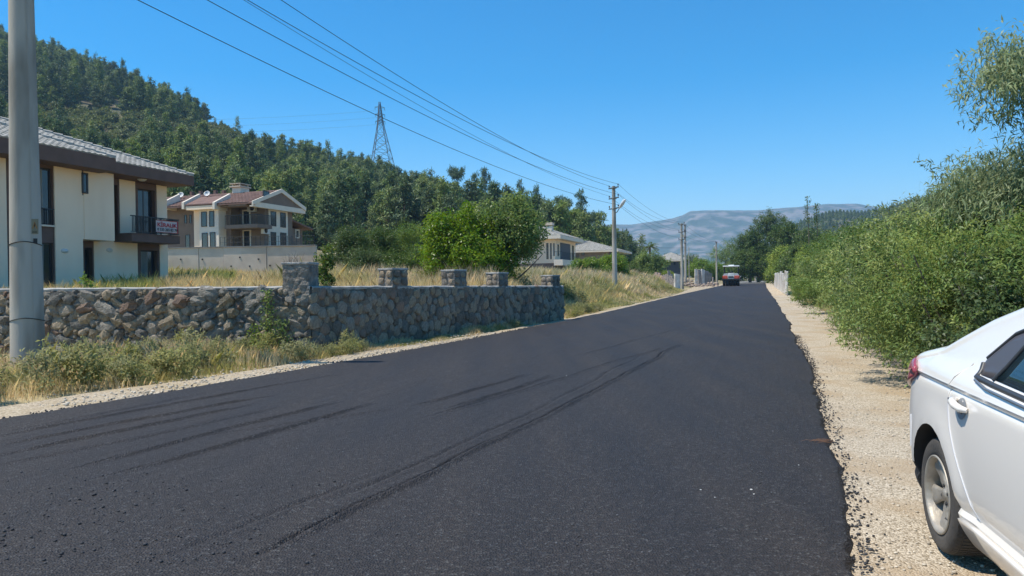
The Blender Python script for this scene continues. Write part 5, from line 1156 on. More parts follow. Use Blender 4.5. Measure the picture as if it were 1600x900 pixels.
def patch(name, poly, m, out=.006, parent=car, n=10, thick=None):
    """a panel laid on the flank: poly = list of (t, z) corners, filled as a fan of strips between the lower and upper outline"""
    if name in SHIFTED: poly = tuple([(t - .19, z) for t, z in ch] for ch in poly)
    # resample both sides: lower chain and upper chain between first and middle vertex
    lo, up = poly
    def rs(ch, s):
        d = [0]
        for i in range(1, len(ch)): d.append(d[-1] + math.hypot(ch[i][0] - ch[i - 1][0], ch[i][1] - ch[i - 1][1]))
        s *= d[-1]; i = max(j for j in range(len(d)) if d[j] <= s + 1e-9); i = min(i, len(ch) - 2); a = (s - d[i]) / max(1e-9, d[i + 1] - d[i]); return (ch[i][0] * (1 - a) + ch[i + 1][0] * a, ch[i][1] * (1 - a) + ch[i + 1][1] * a)
    V = []; rws = 7
    for i in range(n + 1):
        a = rs(lo, i / n); b = rs(up, i / n)
        for j in range(rws + 1): t = a[0] + (b[0] - a[0]) * j / rws; z = a[1] + (b[1] - a[1]) * j / rws; V.append(bodypt(t, z, out))
    Fs = [(i * (rws + 1) + j, (i + 1) * (rws + 1) + j, (i + 1) * (rws + 1) + j + 1, i * (rws + 1) + j + 1) for i in range(n) for j in range(rws)]
    bmx = bmesh.new(); vv = [bmx.verts.new(v) for v in V]; [bmx.faces.new([vv[i] for i in f]) for f in Fs]; bmesh.ops.recalc_face_normals(bmx, faces=bmx.faces)
    me = bpy.data.meshes.new(name); bmx.to_mesh(me); bmx.free(); me.materials.append(m); me.polygons.foreach_set('use_smooth', np.ones(len(me.polygons), bool)); o = link(name, me, parent)
    sd_ = o.modifiers.new('s', 'SOLIDIFY'); sd_.thickness = thick or .006; sd_.offset = 0
    return o
def line(name, pts, m, r=.004, out=.001, parent=car, n=6):
    fine = []
    if name in SHIFTED: pts = [(t - (.115 if name == 'door_gap' else .19) * (t > -1.31), z) for t, z in pts]
    for (a, b) in zip(pts[:-1], pts[1:]):
        for i in range(4): fine.append((a[0] + (b[0] - a[0]) * i / 4, a[1] + (b[1] - a[1]) * i / 4))
    fine.append(pts[-1]); mb = MB(); mb.tube([bodypt(t, z, out) for t, z in fine], r, n, False); return mb.build(name, m, parent)
# glass: the rear door window, the quarter trim, the front door window
bz = lambda t: float(belt(t)) + .035
rl_ = lambda t: float(top_z(t - .19)) - .085
qlo = [(-.30, bz(-.3) + .01), (-.50, bz(-.5))]; qup = [(-.34, bz(-.3) + .05), (-.63, rl_(-.63) - .06)]
patch('rear_door_window', ([(-.49, bz(-.49)), (-1.28, bz(-1.28))], [(-.70, rl_(-.70) - .02), (-.95, rl_(-.95)), (-1.28, rl_(-1.28))]), m_cglass, .006)
patch('quarter_trim', ([(-.27, bz(-.27) + .035), (-.31, bz(-.3)), (-.47, bz(-.47))], [(-.29, bz(-.27) + .07), (-.45, rl_(-.45) - .075), (-.665, rl_(-.665) - .035)]), m_quarter, .006)
patch('front_door_window', ([(-1.38, bz(-1.38)), (-2.12, bz(-2.1))], [(-1.38, rl_(-1.38)), (-1.62, rl_(-1.62) - .02), (-2.10, bz(-2.1) + .05)]), m_cglass, .006)
patch('door_pillar', ([(-1.275, bz(-1.28)), (-1.385, bz(-1.38))], [(-1.275, rl_(-1.28)), (-1.385, rl_(-1.38))]), m_trim, .007)
line('window_divider', [(-.475, bz(-.47)), (-.675, rl_(-.675) - .03)], m_trim, .011, .010)
line('window_seal', [(-.27, bz(-.27) + .05), (-.30, bz(-.3) - .012), (-.5, bz(-.5) - .018), (-1.3, bz(-1.3) - .018), (-2.15, bz(-2.15) - .015)], m_trim, .014, .004)
line('window_trim', [(-.33, bz(-.3) - .022), (-.5, bz(-.5) - .036), (-1.3, bz(-1.3) - .036), (-2.15, bz(-2.15) - .032)], m_chrome, .007, .012)
line('roof_seal', [(-.28, bz(-.27) + .075), (-.45, rl_(-.45) - .06), (-.665, rl_(-.665) - .018), (-.95, rl_(-.95) + .015), (-1.3, rl_(-1.3) + .012), (-1.62, rl_(-1.62)), (-2.13, bz(-2.1) + .06)], m_trim, .010, .004)
# shut lines
line('door_gap', [(-.115, .86), (-.130, .80), (-.17, .72), (-.245, .62), (-.34, .50), (-.42, .40), (-.455, .335)], mat('shut_line', (.55, .55, .56), rough=.5), .0045, .0)
line('door_gap', [(-.115, .86), (-.118, .90), (-.135, .94), (-.18, 1.0), (-.22, 1.04)], m_paint, .004, .001)
line('door_gap', [(-1.32, .96), (-1.33, .7), (-1.33, .335)], m_seam, .004, .0)
line('door_gap', [(-2.30, .93), (-2.27, .7), (-2.22, .335)], m_seam, .004, .0)
line('waist_line', [(.60, .892), (.3, .903), (0, .90), (-.6, .893), (-1.4, .882), (-2.3, .87)], mat('waist_crease_shade', (.30, .30, .30), rough=.6), .0032, -.005)  # grey line laid along the crease, painting in the shade below it
line('bumper_gap', [(.42, .66), (.40, .60), (.385, .53), (.38, .48)], mat('shut_line', (.55, .55, .56)), .004, .001)
patch('sill', ([(-.43, .18), (-2.22, .18)], [(-.40, .30), (-2.20, .30)]), m_paint, .010, thick=.02)
0 and patch('bumper_underside', ([(.36, .175), (.80, .20)], [(.36, .235), (.80, .26)]), m_trim, .004)
# tail lamp wrapping round the corner
tl = patch('tail_lamp', ([(.31, .925), (.37, .885), (.50, .845), (.68, .78), (.84, .74)], [(.32, .950), (.42, .985), (.60, .985), (.76, .965), (.845, .93)]), m_tail, .014, n=16, thick=.02)
line('lamp_crease', [(.34, .935), (.5, .92), (.68, .905), (.84, .88)], mat('tail_lamp_ridge', (.5, .16, .19), rough=.2), .004, .026, tl)
# fuel of small parts: handle with its cup
cup = MB(); c0 = surf(-.425, .845, .0); V = []
for i in range(25):
    a = 2 * PI * i / 24; rx, rz_ = .062, (.055 if math.sin(a) < 0 else .048); V.append(Vector((-.428 + rx * math.cos(a), 0, .838 + rz_ * math.sin(a))))
V = [Vector((v.x, flank(v.x, v.z) + .0025, v.z)) for v in V[:-1]]; ctr = Vector((-.428, flank(-.428, .838) - .0, .838)); cup.add([ctr + Vector((0, .002, 0))] + V, [(0, i + 1, (i + 1) % 24 + 1) for i in range(24)], True)
hd = cup.build('handle_cup', mat('handle_cup_shade', (.26, .275, .29), rough=.45), car)  # flat disc on the door; its grey paints the shade of the cup
mb = MB(); pts = [(-.355, .868, .004), (-.37, .869, .026), (-.41, .864, .040), (-.455, .854, .042), (-.495, .844, .030), (-.515, .839, .006)]
mb.tube([Vector((t, flank(t, z) + o, z)) for t, z, o in pts], [.014, .018, .019, .019, .018, .012], 10); hn = mb.build('door_handle', m_paint, car)
MB().tube([Vector((-.372, flank(-.372, .874) + .043, .874)), Vector((-.372, flank(-.372, .874) + .0475, .874))], .0055, 8).build('lock', m_trim, hn)
MB().tube([Vector((t, flank(t, .825) + .008, z)) for t, z in ((-.41, .818), (-.44, .814))], [.008, .005], 8).build('cup_highlight', m_chrome, hn)  # small chrome sliver added as the highlight inside the cup
# rear screen, windscreen (set proud of the body top)
def cross_glass(name, t0, t1, inset, m):
    V = []; n = 8; k = 10
    for i in range(n + 1):
        t = t0 + (t1 - t0) * i / n; zt = float(top_z(t)); ye = flank(t, zt - .055) - .085 - inset
        for j in range(k + 1): a = j / k; y = ye + (-WD - 2 * ye) * a; b = abs(2 * a - 1); V.append((t + 0, y, zt + .045 * (1 - b * b) + .004 - .01 * b ** 6))
    me = bpy.data.meshes.new(name); me.from_pydata(V, [], [(i * (k + 1) + j, i * (k + 1) + j + 1, (i + 1) * (k + 1) + j + 1, (i + 1) * (k + 1) + j) for i in range(n) for j in range(k)]); me.materials.append(m); me.polygons.foreach_set('use_smooth', np.ones(len(me.polygons), bool)); me.update(); return link(name, me, car)
cross_glass('rear_screen', -.50, .10, .05, m_cglass); cross_glass('windscreen', -2.2, -1.60, .04, m_cglass)
for sgn in (0, 1):
    mb = MB(); y = -.30 if sgn == 0 else -WD + .30; mb.tube([(-3.40, y, .64), (-3.36, y, .665), (-3.30, y, .67)], [.03, .06, .03], 8); mb.box((-3.46, y - .13, .60), (-3.34, y + .13, .71)); mb.build('headlight', m_head, car, .01)
mb = MB(); mb.box((-2.05, .02, .99), (-1.93, .19, 1.12)); mb.build('door_mirror', m_paint, car, .03)
mb = MB(); mb.box((-3.47, -1.1, .36), (-3.40, -.63, .47)); mb.build('number_plate', m_head, car)
mb = MB(); mb.box((.86, -1.13, .62), (.955, -.60, .74)); mb.build('number_plate', m_head, car)
# wheels: tyre with shoulder blocks, deep dish rim, five broad spokes
def wheel(x, y, side):
    w = empty('wheel'); w.parent = car; w.location = (x, y, .302); s = 1 if side == 0 else -1
    M = Matrix.Rotation(-PI / 2 * s, 4, 'X')           # lathe axis z -> +y (outwards)
    t = MB(); t.lathe([(.200, -.010), (.206, .002), (.232, .009), (.262, .010), (.283, .004), (.296, -.008), (.3015, -.024), (.303, -.10), (.3015, -.178), (.288, -.194), (.21, -.185), (.200, -.17)], 72, M); ty = t.build('tyre', m_tyre, w)
    tb = MB()
    for i in range(72):
        a = 2 * PI * i / 72; R = Matrix.Rotation(a, 4, 'Z')
        for (z0, z1, r0, r1) in ((-.030, -.006, .288, .3035), (-.075, -.036, .300, .3055), (-.120, -.080, .300, .3055), (-.165, -.125, .300, .3055)):
            q = [M @ R @ Vector(p) for p in ((r0, -.0098, z0), (r1 - (.006 if z1 > -.01 else 0), -.0098, z1), (r1, -.0098, z0 if z1 > -.01 else z0), (r0, .0098, z0), (r1 - (.006 if z1 > -.01 else 0), .0098, z1), (r1, .0098, z0))]
            if z1 > -.01: tb.add(q, [(0, 1, 2), (3, 5, 4), (1, 4, 5, 2), (0, 3, 4, 1)])
            else: tb.add([M @ R @ Vector(p) for p in ((r0, -.0098, z0), (r0, .0098, z0), (r0, .0098, z1), (r0, -.0098, z1), (r1, -.0098, z0), (r1, .0098, z0), (r1, .0098, z1), (r1, -.0098, z1))], [(4, 5, 6, 7), (0, 4, 7, 3), (1, 2, 6, 5), (0, 1, 5, 4), (3, 7, 6, 2)])
    kind(tb.build('tread', m_tyre, ty), 'stuff')
    r = MB(); r.lathe([(.2075, .004), (.207, .010), (.200, .011), (.193, .004), (.186, -.012), (.180, -.05), (.176, -.115), (.183, -.165), (.20, -.18)], 56, M)
    rm = r.build('rim', m_rim, w)
    h = MB(); h.lathe([(0, -.024), (.026, -.024), (.030, -.030), (.034, -.034), (.062, -.040), (.066, -.055), (.05, -.10), (0, -.10)], 32, M); h.build('hub', m_rim, rm)
    MB().lathe([(0, -.10), (.15, -.10), (.155, -.11), (0, -.112)], 32, M).build('brake_drum', m_well, rm)
    for i in range(5):
        R = Matrix.Rotation(2 * PI * i / 5 + .25, 4, 'Z'); sp = MB(); V = []
        for (rr, hw, z, th) in ((.045, .034, -.036, .030), (.075, .034, -.030, .028), (.105, .040, -.030, .026), (.135, .049, -.024, .024), (.160, .054, -.018, .024), (.187, .050, -.020, .03)):
            for (yy, zz) in ((-hw, z - .010), (-hw * .55, z), (0, z - .006), (hw * .55, z), (hw, z - .010), (hw * .8, z - th), (-hw * .8, z - th)): V.append(M @ R @ Vector((rr, yy, zz)))
        sp.add(V, [(a * 7 + b, a * 7 + (b + 1) % 7, (a + 1) * 7 + (b + 1) % 7, (a + 1) * 7 + b) for a in range(5) for b in range(7)], True); sp.build('spoke', m_rim, rm)
    for i in range(4):
        a = 2 * PI * i / 4 + .3; p = M @ Vector((.048 * math.cos(a), .048 * math.sin(a), -.040)); q = M @ Vector((.048 * math.cos(a), .048 * math.sin(a), -.028)); MB().tube([p, q], .009, 6).build('wheel_bolt', m_trim, rm)
    p = [M @ Vector((.182 * math.cos(2.5), .182 * math.sin(2.5), -.02)), M @ Vector((.150 * math.cos(2.5), .150 * math.sin(2.5), .004))]; MB().tube(p, .0045, 6).build('valve', m_trim, rm)
    return w
wheel(0, -.030, 0); wheel(-2.62, -.030, 0); wheel(0, -WD + .030, 1); wheel(-2.62, -WD + .030, 1)
MB().box((-3.2, -WD + .2, .2), (.7, -.2, .24)).build('underbody', m_well, car)
# ================================================================== gardens, hedge, trees
def ells_blob(rng, n, R, H, z0, r0, r1, top=1.0):
    e = []
    for i in range(n):
        a = i * 2.4 + rng.uniform(-.4, .4); d = R * rng.uniform(.1, .85); z = z0 + (H - z0) * rng.uniform(.15, .85) * (1 - .35 * (d / R) ** 2)
        r = rng.uniform(r0, r1); e.append(((d * math.cos(a), d * math.sin(a), z), (r, r, r * rng.uniform(.7, .95))))
    return e
def tree(name, px, dep, top_py, width, crown_m, rng_seed, label, group, cl=(420, 60), ln=.12, wd=.05, cr=.42, n_e=11, low=.15, trunk_r=.14, z_extra=0.0, bark=None, droop=.2, base=None, shell=.6):
    rng = np.random.default_rng(rng_seed); p = at(px, 445, dep); z0 = t1(p.x, p.y) if base is None else base; H = at(px, top_py, dep).z - z0; R = width / 2
    e = ells_blob(rng, n_e, R * .78, H * .93, H * low, min(R, H * .5) * .34, min(R, H * .5) * .58)
    e.append(((0, 0, H * .72), (R * .45, R * .45, H * .24)))
    cm = crown_mesh('foliage' if ('bush' in name or 'shrub' in name) else 'crown', crown_m, rng, e, cl[0], cl[1], ln, wd, cr, shell, droop)
    tm = trunk_mesh('trunk', bark or m_bark, H, trunk_r, ring_limbs(rng, 7, .15, .8, R * .8, R * .4, trunk_r * .5), rng, (rng.uniform(-.03, .03), 0), .8, 8)
    t = plant(name, (p.x, p.y, z0 - .1), cm, tm); cat = 'bush' if 'bush' in name or 'shrub' in name else 'palm' if 'palm' in name else 'tree'
    tag(t, label, cat, group); return t, H
GG = 'trees and bushes in the gardens beside the road'
tree('walnut_tree', 716, 35, 303, 4.9, L_WALNUT, 1, 'big bright green broad-leaved tree behind the stone wall, its sunny half', GG, (560, 46), .15, .075, .42, 13, .12, .13)
tree('walnut_tree', 792, 37, 293, 5.3, L_WALNUT, 2, 'broad-leaved tree whose drooping sprays reach toward the stone-based villa', GG, (560, 46), .15, .075, .45, 13, .10, .13)
tree('garden_tree', 546, 47, 346, 3.6, L_FIG, 3, 'dark green rounded tree left of the tall feathery one behind the wall', GG, (300, 60), .13, .05, .4)
tree('garden_tree', 596, 50, 352, 3.6, L_FIG, 4, 'low dark green tree in the middle of the shrubbery behind the wall', GG, (300, 60), .12, .045, .4)
tree('garden_tree', 634, 52, 334, 3.6, L_OLIVE, 5, 'tall feathery tree just left of the big bright green one', GG, (300, 60), .14, .03, .4, low=.1)
tree('garden_shrub', 570, 40, 384, 3.0, L_FIG, 33, 'low green shrub filling the gap under the dark garden trees', GG, (220, 60), .11, .045, .4, low=.05)
tree('garden_shrub', 615, 42, 388, 3.0, L_FIG, 34, 'low spreading shrub before the feathery tree', GG, (220, 60), .11, .045, .4, low=.05)
tree('garden_shrub', 655, 44, 384, 2.6, L_FIG, 35, 'dark shrub tucked against the left flank of the bright green tree', GG, (220, 60), .11, .045, .4, low=.05)
tree('fig_bush', 508, 21.5, 378, .75, L_FIG, 6, 'slim dark-leaved fig bush standing right beside the corner pillar', GG, (60, 26), .12, .07, .16, 9, .05, .02)
tree('fig_bush', 497, 22.0, 408, .6, L_FIG, 7, 'small leafy shoot crowding the base of the slim fig bush', GG, (36, 24), .12, .07, .15, 7, .05, .02)
tree('garden_bush', 137, 20.5, 422, .42, L_WALNUT, 8, 'small bright green sapling before the brown door of the villa', GG, (22, 16), .10, .05, .12, 5, .1, .015)
tree('garden_bush', 925, 72, 402, 4.6, L_WALNUT, 9, 'bright green bush left of the lamp pole, its sunlit side', GG, (300, 50), .17, .08, .42, low=.05)
tree('garden_bush', 958, 75, 394, 5.2, L_WALNUT, 10, 'bright green bush directly behind the lamp pole', GG, (320, 50), .17, .08, .42, low=.05)
tree('garden_bush', 897, 80, 414, 4.5, L_FIG, 11, 'dark bush at the foot of the stone-based villa', GG, (220, 50), .16, .07, .4, low=.05)
tree('garden_bush', 987, 84, 416, 4.5, L_FIG, 12, 'dark green bush between the lamp pole and the garden trees', GG, (220, 50), .17, .07, .4, low=.05)
tree('garden_tree', 1022, 112, 389, 5.6, L_WALNUT, 13, 'green tree standing below the palm', GG, (260, 50), .24, .10, .5, low=.08)
tree('garden_tree', 1003, 118, 400, 5, L_FIG, 14, 'darker tree left of the one below the palm', GG, (220, 50), .24, .10, .5, low=.08)
tree('garden_bush', 1043, 104, 424, 3.6, L_OLIVE, 15, 'pale green bush before the low grey house', GG, (150, 50), .2, .08, .4, low=.05)
tree('garden_tree', 1095, 175, 402, 9, L_WALNUT, 16, 'wide green tree behind the standing concrete slabs', GG, (260, 50), .34, .14, .8, low=.05, trunk_r=.2)
tree('garden_tree', 1083, 190, 394, 9, L_FIG, 17, 'dark tree behind the close pair of poles', GG, (240, 50), .34, .14, .8, low=.05, trunk_r=.2)
tree('garden_tree', 1118, 178, 409, 7, L_WALNUT, 18, 'green tree just behind the lone pole', GG, (220, 50), .34, .14, .7, low=.05, trunk_r=.2)
tree('garden_tree', 1050, 230, 396, 14, L_PLANE, 19, 'dark tree showing over the roof of the low grey house', GG, (240, 50), .4, .18, 1, low=.05, trunk_r=.2)
tree('garden_tree', 1012, 240, 402, 14, L_PLANE, 20, 'distant dark tree at the foot of the blue mountain', GG, (240, 50), .4, .18, 1, low=.05, trunk_r=.2)
tree('garden_tree', 975, 235, 410, 16, L_PLANE, 51, 'distant tree between the hip-roofed villa and the palm', GG, (240, 50), .4, .18, 1, low=.05, trunk_r=.2)
tree('pine_tree', 1135, 215, 376, 12, L_PINE, 21, 'dusky round-headed pine above the rolling machine', GG, (130, 50), .5, .10, .8, low=.5, trunk_r=.2)
# trees closing the road at the bend
for i, (px, d, ty, w, m, lab) in enumerate([
    (1150, 225, 403, 13, L_OLIVE, 'olive green tree straight behind the rolling machine'), (1168, 235, 396, 14, L_FIG, 'dark tree closing the road just past the rolling machine'),
    (1130, 205, 415, 8, L_FIG, 'low dark tree between the lone pole and the rolling machine'), (1186, 185, 416, 6, L_OLIVE, 'pale green thicket behind the thick post at the bend'),
    (1205, 200, 400, 12, L_PLANE, 'dark tree behind the posts at the bend')]):
    tree('roadside_tree', px, d, ty, w, m, 60 + i, lab, 'trees at the bend of the road', (260, 50), .4, .16, .8, low=.03, trunk_r=.2)
for i, (px, d, ty, w, m, lab) in enumerate([
    (1172, 150, 345, 9.0, L_PLANE, 'dark leafy tree leaning out over the road, lowest of the tall group'), (1200, 152, 320, 11.0, L_PLANE, 'tallest dark leafy tree of the group over the bend'),
    (1232, 140, 336, 10.0, L_PLANE, 'spreading tree behind the white slab fence'), (1262, 125, 352, 9.0, L_FIG, 'dark tree between the tall group and the hedge'),
    (1185, 148, 372, 9.0, L_FIG, 'lower dark crown hanging over the bend'), (1222, 120, 384, 7.0, L_OLIVE, 'olive green tree over the white slab fence'), (1250, 104, 378, 6.0, L_FIG, 'shadowy bush above the near end of the slab fence'),
    (1290, 110, 356, 8.0, L_PLANE, 'green tree showing behind the top of the hedge'), (1325, 110, 346, 8.0, L_PLANE, 'tree half hidden by the hedge crest')]):
    tree('plane_tree', px, d, ty, w, m, 80 + i, lab, 'tall trees on the east side of the road', (420, 56), .30, .14, .75, 13, low=.18 if i < 4 else .05, trunk_r=.28, shell=.55)
# palm
p = at(1016, 445, 128); zp = t1(p.x, p.y); Hp_ = at(1016, 384, 128).z - zp; pt = empty('palm_tree', (p.x, p.y, zp)); tag(pt, 'single palm silhouetted against the blue mountain', 'palm', GG)
MB().tube([(0, 0, -.3), (.1, 0, Hp_ * .5), (0, .1, Hp_)], [.28, .2, .2], 8).build('trunk', m_bark, pt)
rng = np.random.default_rng(12)
for k in range(22):
    a = k * 2.4; el = rng.uniform(-.5, 1.2); P = []; A = []; L_ = rng.uniform(1.1, 1.5)
    for i in range(14):
        s = i / 13; r = L_ * s; z = Hp_ + math.sin(el) * r - .5 * s * s * 1.0; c = Vector((math.cos(a) * r * math.cos(el * .6), math.sin(a) * r * math.cos(el * .6), z))
        for sg in (-1, 1): P.append(c); A.append(Vector((-math.sin(a) * sg, math.cos(a) * sg, -.35)) + Vector((math.cos(a), math.sin(a), 0)) * .7)
    V, Fq = diamonds(np.array(P), np.array(A), np.tile([[0, 0, 1.0]], (len(P), 1)), .45, .09); link('frond', np_mesh('frond', V, Fq, L_FIG), pt)
# ------------------------------------------------------------------ the hedge on the east side
BUSH = []
for k in range(7):
    rng = np.random.default_rng(400 + k); H = 3.0
    e = ells_blob(rng, 20, 1.45, 2.85, .35, .36, .66)
    m = (L_OLIVE, L_DEEP, L_WILLOW, L_OLIVE, L_FIG, L_WILLOW, L_DEEP)[k]
    cm = crown_mesh('bush_foliage', m, rng, e, 720, 38, .066 if k != 5 else .12, .022 if k not in (4,) else .04, .17, .76, .25)
    # long arching shoots standing clear of the mass
    P = []; A = []; N = []
    for s in range(34):
        a = rng.uniform(0, 6.28); rr = rng.uniform(.5, 1.5); z = rng.uniform(1.2, 2.8) * (1 - .2 * rr); st = Vector((math.cos(a) * rr, math.sin(a) * rr, z)); d = Vector((math.cos(a), math.sin(a), rng.uniform(.2, 1.5))).normalized(); L_ = rng.uniform(.35, .9)
        for i in range(26):
            t = i / 25; q = st + d * L_ * t - Vector((0, 0, .35 * t * t * L_)); P.append(q); u = Vector(rng.normal(size=3)).normalized(); A.append(d * .6 + u * .8); N.append(Vector(rng.normal(size=3)) + Vector((0, 0, 1)))
    V, Fq = diamonds(np.array(P), np.array(A), np.array(N), .085 * rng.uniform(.6, 1.2, len(P)), .022)
    v0 = np.zeros(len(cm.vertices) * 3, np.float32); cm.vertices.foreach_get('co', v0); v0 = v0.reshape(-1, 3); VV = np.concatenate([v0, V]); me = np_mesh('bush_foliage', VV, np.arange(len(VV)).reshape(-1, 4), m); bpy.data.meshes.remove(cm)
    mb = MB()
    for s in range(9):
        a = s * .7; mb.tube([(0.15 * math.cos(a), .15 * math.sin(a), -.1), (.5 * math.cos(a), .5 * math.sin(a), 1.0), (1.0 * math.cos(a), 1.0 * math.sin(a), 2.1)], [.03, .022, .008], 5)
    ms = bpy.data.meshes.new('stems'); ms.from_pydata(mb.v, [], mb.f); ms.materials.append(m_bark); BUSH.append((me, ms))
HB = 'bushes of the roadside hedge'
def hbush(px, py, off, s, k, label, sz=None, rz_=None):
    p = gp(px, py); q, w = gq(p.x, p.y), gw(p.x, p.y) + off; x, y = qw_xy(q, w); x /= _k; y /= _k
    t = plant('roadside_bush', (x, y, t1(x, y) - .05), BUSH[k][0], BUSH[k][1], s, px * .37 if rz_ is None else rz_, sz or s); tag(t, label, 'bush', HB); return t
hbush(1238, 468, 1.3, .95, 0, 'farthest hedge bush, beside the white slab fence')
hbush(1246, 478, 1.3, 1.0, 3, 'second hedge bush from the white slab fence')
hbush(1256, 490, 1.4, 1.0, 1, 'third hedge bush from the slab fence')
hbush(1268, 503, 1.5, 1.0, 6, 'fourth hedge bush from the slab fence, paler green')
hbush(1282, 518, 1.5, 1.0, 0, 'hedge bush at the point where the gravel narrows')
hbush(1296, 533, 1.3, 1.0, 3, 'hedge bush overhanging the narrow gravel')
hbush(1316, 552, 1.15, 1.0, 1, 'hedge bush with a low fringe over dry grass')
hbush(1338, 575, 1.05, 1.0, 6, 'bright topped hedge bush midway to the car')
hbush(1362, 596, 1.0, .95, 0, 'hedge bush with long drooping shoots near the car')
hbush(1390, 622, 1.0, .88, 3, 'hedge bush rising right behind the tail of the white car')
hbush(1425, 645, 1.15, .72, 4, 'dark-leaved hedge bush low behind the car boot')
hbush(1450, 645, 1.7, .9, 1, 'hedge bush above the rear window of the white car')
hbush(1530, 640, 2.4, 1.0, 4, 'deep green hedge bush above the car roof')
def cbush(px, dep, ty, k, label, wide=1.0):
    p = at(px, 445, dep); z0 = t1(p.x, p.y); H = at(px, ty, dep).z - z0; s = H / 3.05; t = plant('roadside_bush', (p.x, p.y, z0 - .05), BUSH[k][0], BUSH[k][1], s * wide, px * .21, s); tag(t, label, 'bush', HB); return t
for px, dep, ty, k, lab, wd in [(1298, 46, 368, 3, 'crest bush of the hedge farthest off', 1.2), (1316, 36, 358, 0, 'crest bush of the hedge with an upright tip', 1.2), (1335, 28, 348, 1, 'rounded crest bush over the middle hedge', 1.2),
        (1368, 22, 332, 6, 'feathery crest bush over the middle hedge', 1.2), (1405, 18, 318, 3, 'crest bush just before the grey-leaved thicket', 1.2), (1448, 15, 300, 2, 'grey-green willowy bush where the hedge starts to climb', 1.15),
        (1500, 13.5, 240, 5, 'tall willowy bush with long narrow leaves against the sky', .9), (1545, 12.5, 196, 2, 'willowy bush above the car, leaning to the road', .85), (1600, 11.5, 176, 5, 'tallest willowy bush at the edge of the view', .85), (1560, 10.5, 320, 0, 'yellow-green bush filling the hedge over the car roof', 1.1), (1640, 10, 260, 6, 'dense bush at the very end of the hedge', 1.1), (1490, 12, 350, 0, 'broad sunny bush low in front of the willowy thicket', 1.2)]:
    cbush(px, dep, ty, k, lab, wd)
# weeping tree at the very edge
rng = np.random.default_rng(77)
p = at(1678, 445, 10.2); zt_ = t1(p.x, p.y); e = [((rng.uniform(-1.5, 1.2), rng.uniform(-1.2, 1.2), rng.uniform(2.2, 4.5)), (.7, .7, .55)) for i in range(16)]
cm = crown_mesh('crown', L_WILLOW, rng, e, 1100, 44, .12, .022, .24, .5, .7); tm = trunk_mesh('trunk', m_bark, 5.2, .12, ring_limbs(rng, 9, .3, .8, 1.0, .6, .04), rng, (-.02, 0), .85)
t = plant('willow_tree', (p.x, p.y, zt_), cm, tm); tag(t, 'slender grey-leaved willow reaching into the sky above the parked car', 'tree', 'tall trees on the east side of the road')
# bare upright stems above the hedge
for px, ty, d, lab in ((1263, 308, 60, 'thin spiky stem standing above the hedge, taller one'), (1277, 318, 60, 'thin spiky stem standing above the hedge, shorter one')):
    p = at(px, 445, d); z0 = t1(p.x, p.y); H = at(px, ty, d).z - z0; t = empty('sapling', (p.x, p.y, z0)); tag(t, lab, 'sapling', 'thin stems above the hedge')
    MB().tube([(0, 0, 0), (.1, 0, H * .6), (-.05, 0, H)], [.05, .03, .012], 6).build('stem', m_bark, t); r = np.random.default_rng(px); n = 160
    zz = H * r.uniform(.72, 1.0, n); P = np.stack([r.normal(0, .12, n), r.normal(0, .12, n), zz], 1); V, Fq = diamonds(P, r.normal(size=(n, 3)) + [0, 0, .8], r.normal(size=(n, 3)), .22, .06); link('leaves', np_mesh('leaves', V, Fq, L_FIG), t)
# dead bush behind the wall
p = at(455, 445, 30); t = empty('dead_bush', (p.x, p.y, t1(p.x, p.y))); tag(t, 'leafless grey bush sticking up left of the corner pillar', 'bush'); r = np.random.default_rng(3); mb = MB()
for i in range(26):
    a = r.uniform(0, 6.28); sp = r.uniform(.1, .75); h_ = r.uniform(1.0, 1.75); q = Vector((math.cos(a) * sp, math.sin(a) * sp, h_)); mb.tube([(0, 0, 0), q * .5 + Vector((r.uniform(-.1, .1), 0, 0)), q], [.014, .010, .004], 4)
    for j in range(3): b = q * r.uniform(.5, .9); mb.tube([b, b + Vector((r.uniform(-.25, .25), r.uniform(-.2, .2), r.uniform(.1, .35)))], [.006, .003], 4)
mb.build('twigs', mat('dead_twig', (.24, .20, .17), (.16, .13, .11), 5, .9), t)
# ivy-like creeper on the near wall
r = np.random.default_rng(9)
def creeper(px, dz0, dz1, wdt, n, label, seed):
    t_ = along(W_LEFT, W_CORNER, px); c = W_LEFT.lerp(W_CORNER, t_); r = np.random.default_rng(seed); o = empty('wall_creeper', (c.x, c.y, 0)); tag(o, label, 'plant', 'weeds climbing the stone wall')
    pts = [n1 * .14 + Vector((0, 0, z)) + e1 * .05 * math.sin(z * 5) for z in np.linspace(dz0, dz1, 8)]; MB().tube(pts, [.012] * 7 + [.004], 5).build('stem', m_bark, o)
    zz = r.uniform(dz0, dz1, n); P = np.stack([np.array(n1 * .17 + e1 * float(r.normal(0, wdt * (1.3 - z / dz1 * .8)))) + np.array(n1) * r.uniform(-.05, .12) + np.array([0, 0, z]) for z in zz]); V, Fq = diamonds(P, r.normal(size=(n, 3)), r.normal(size=(n, 3)) + np.array(n1) * 1.2 + [0, 0, .5], .065 * r.uniform(.6, 1.3, n), .035); link('leaves', np_mesh('leaves', V, Fq, L_OLIVE), o)
creeper(424, .2, 1.42, .10, 380, 'tall weed with a straight stem growing up the near wall', 5); creeper(445, .15, .75, .14, 260, 'low leafy weed at the wall left of its corner', 6); creeper(405, .15, .65, .12, 160, 'small weed at the wall foot beside the tall stem', 7)
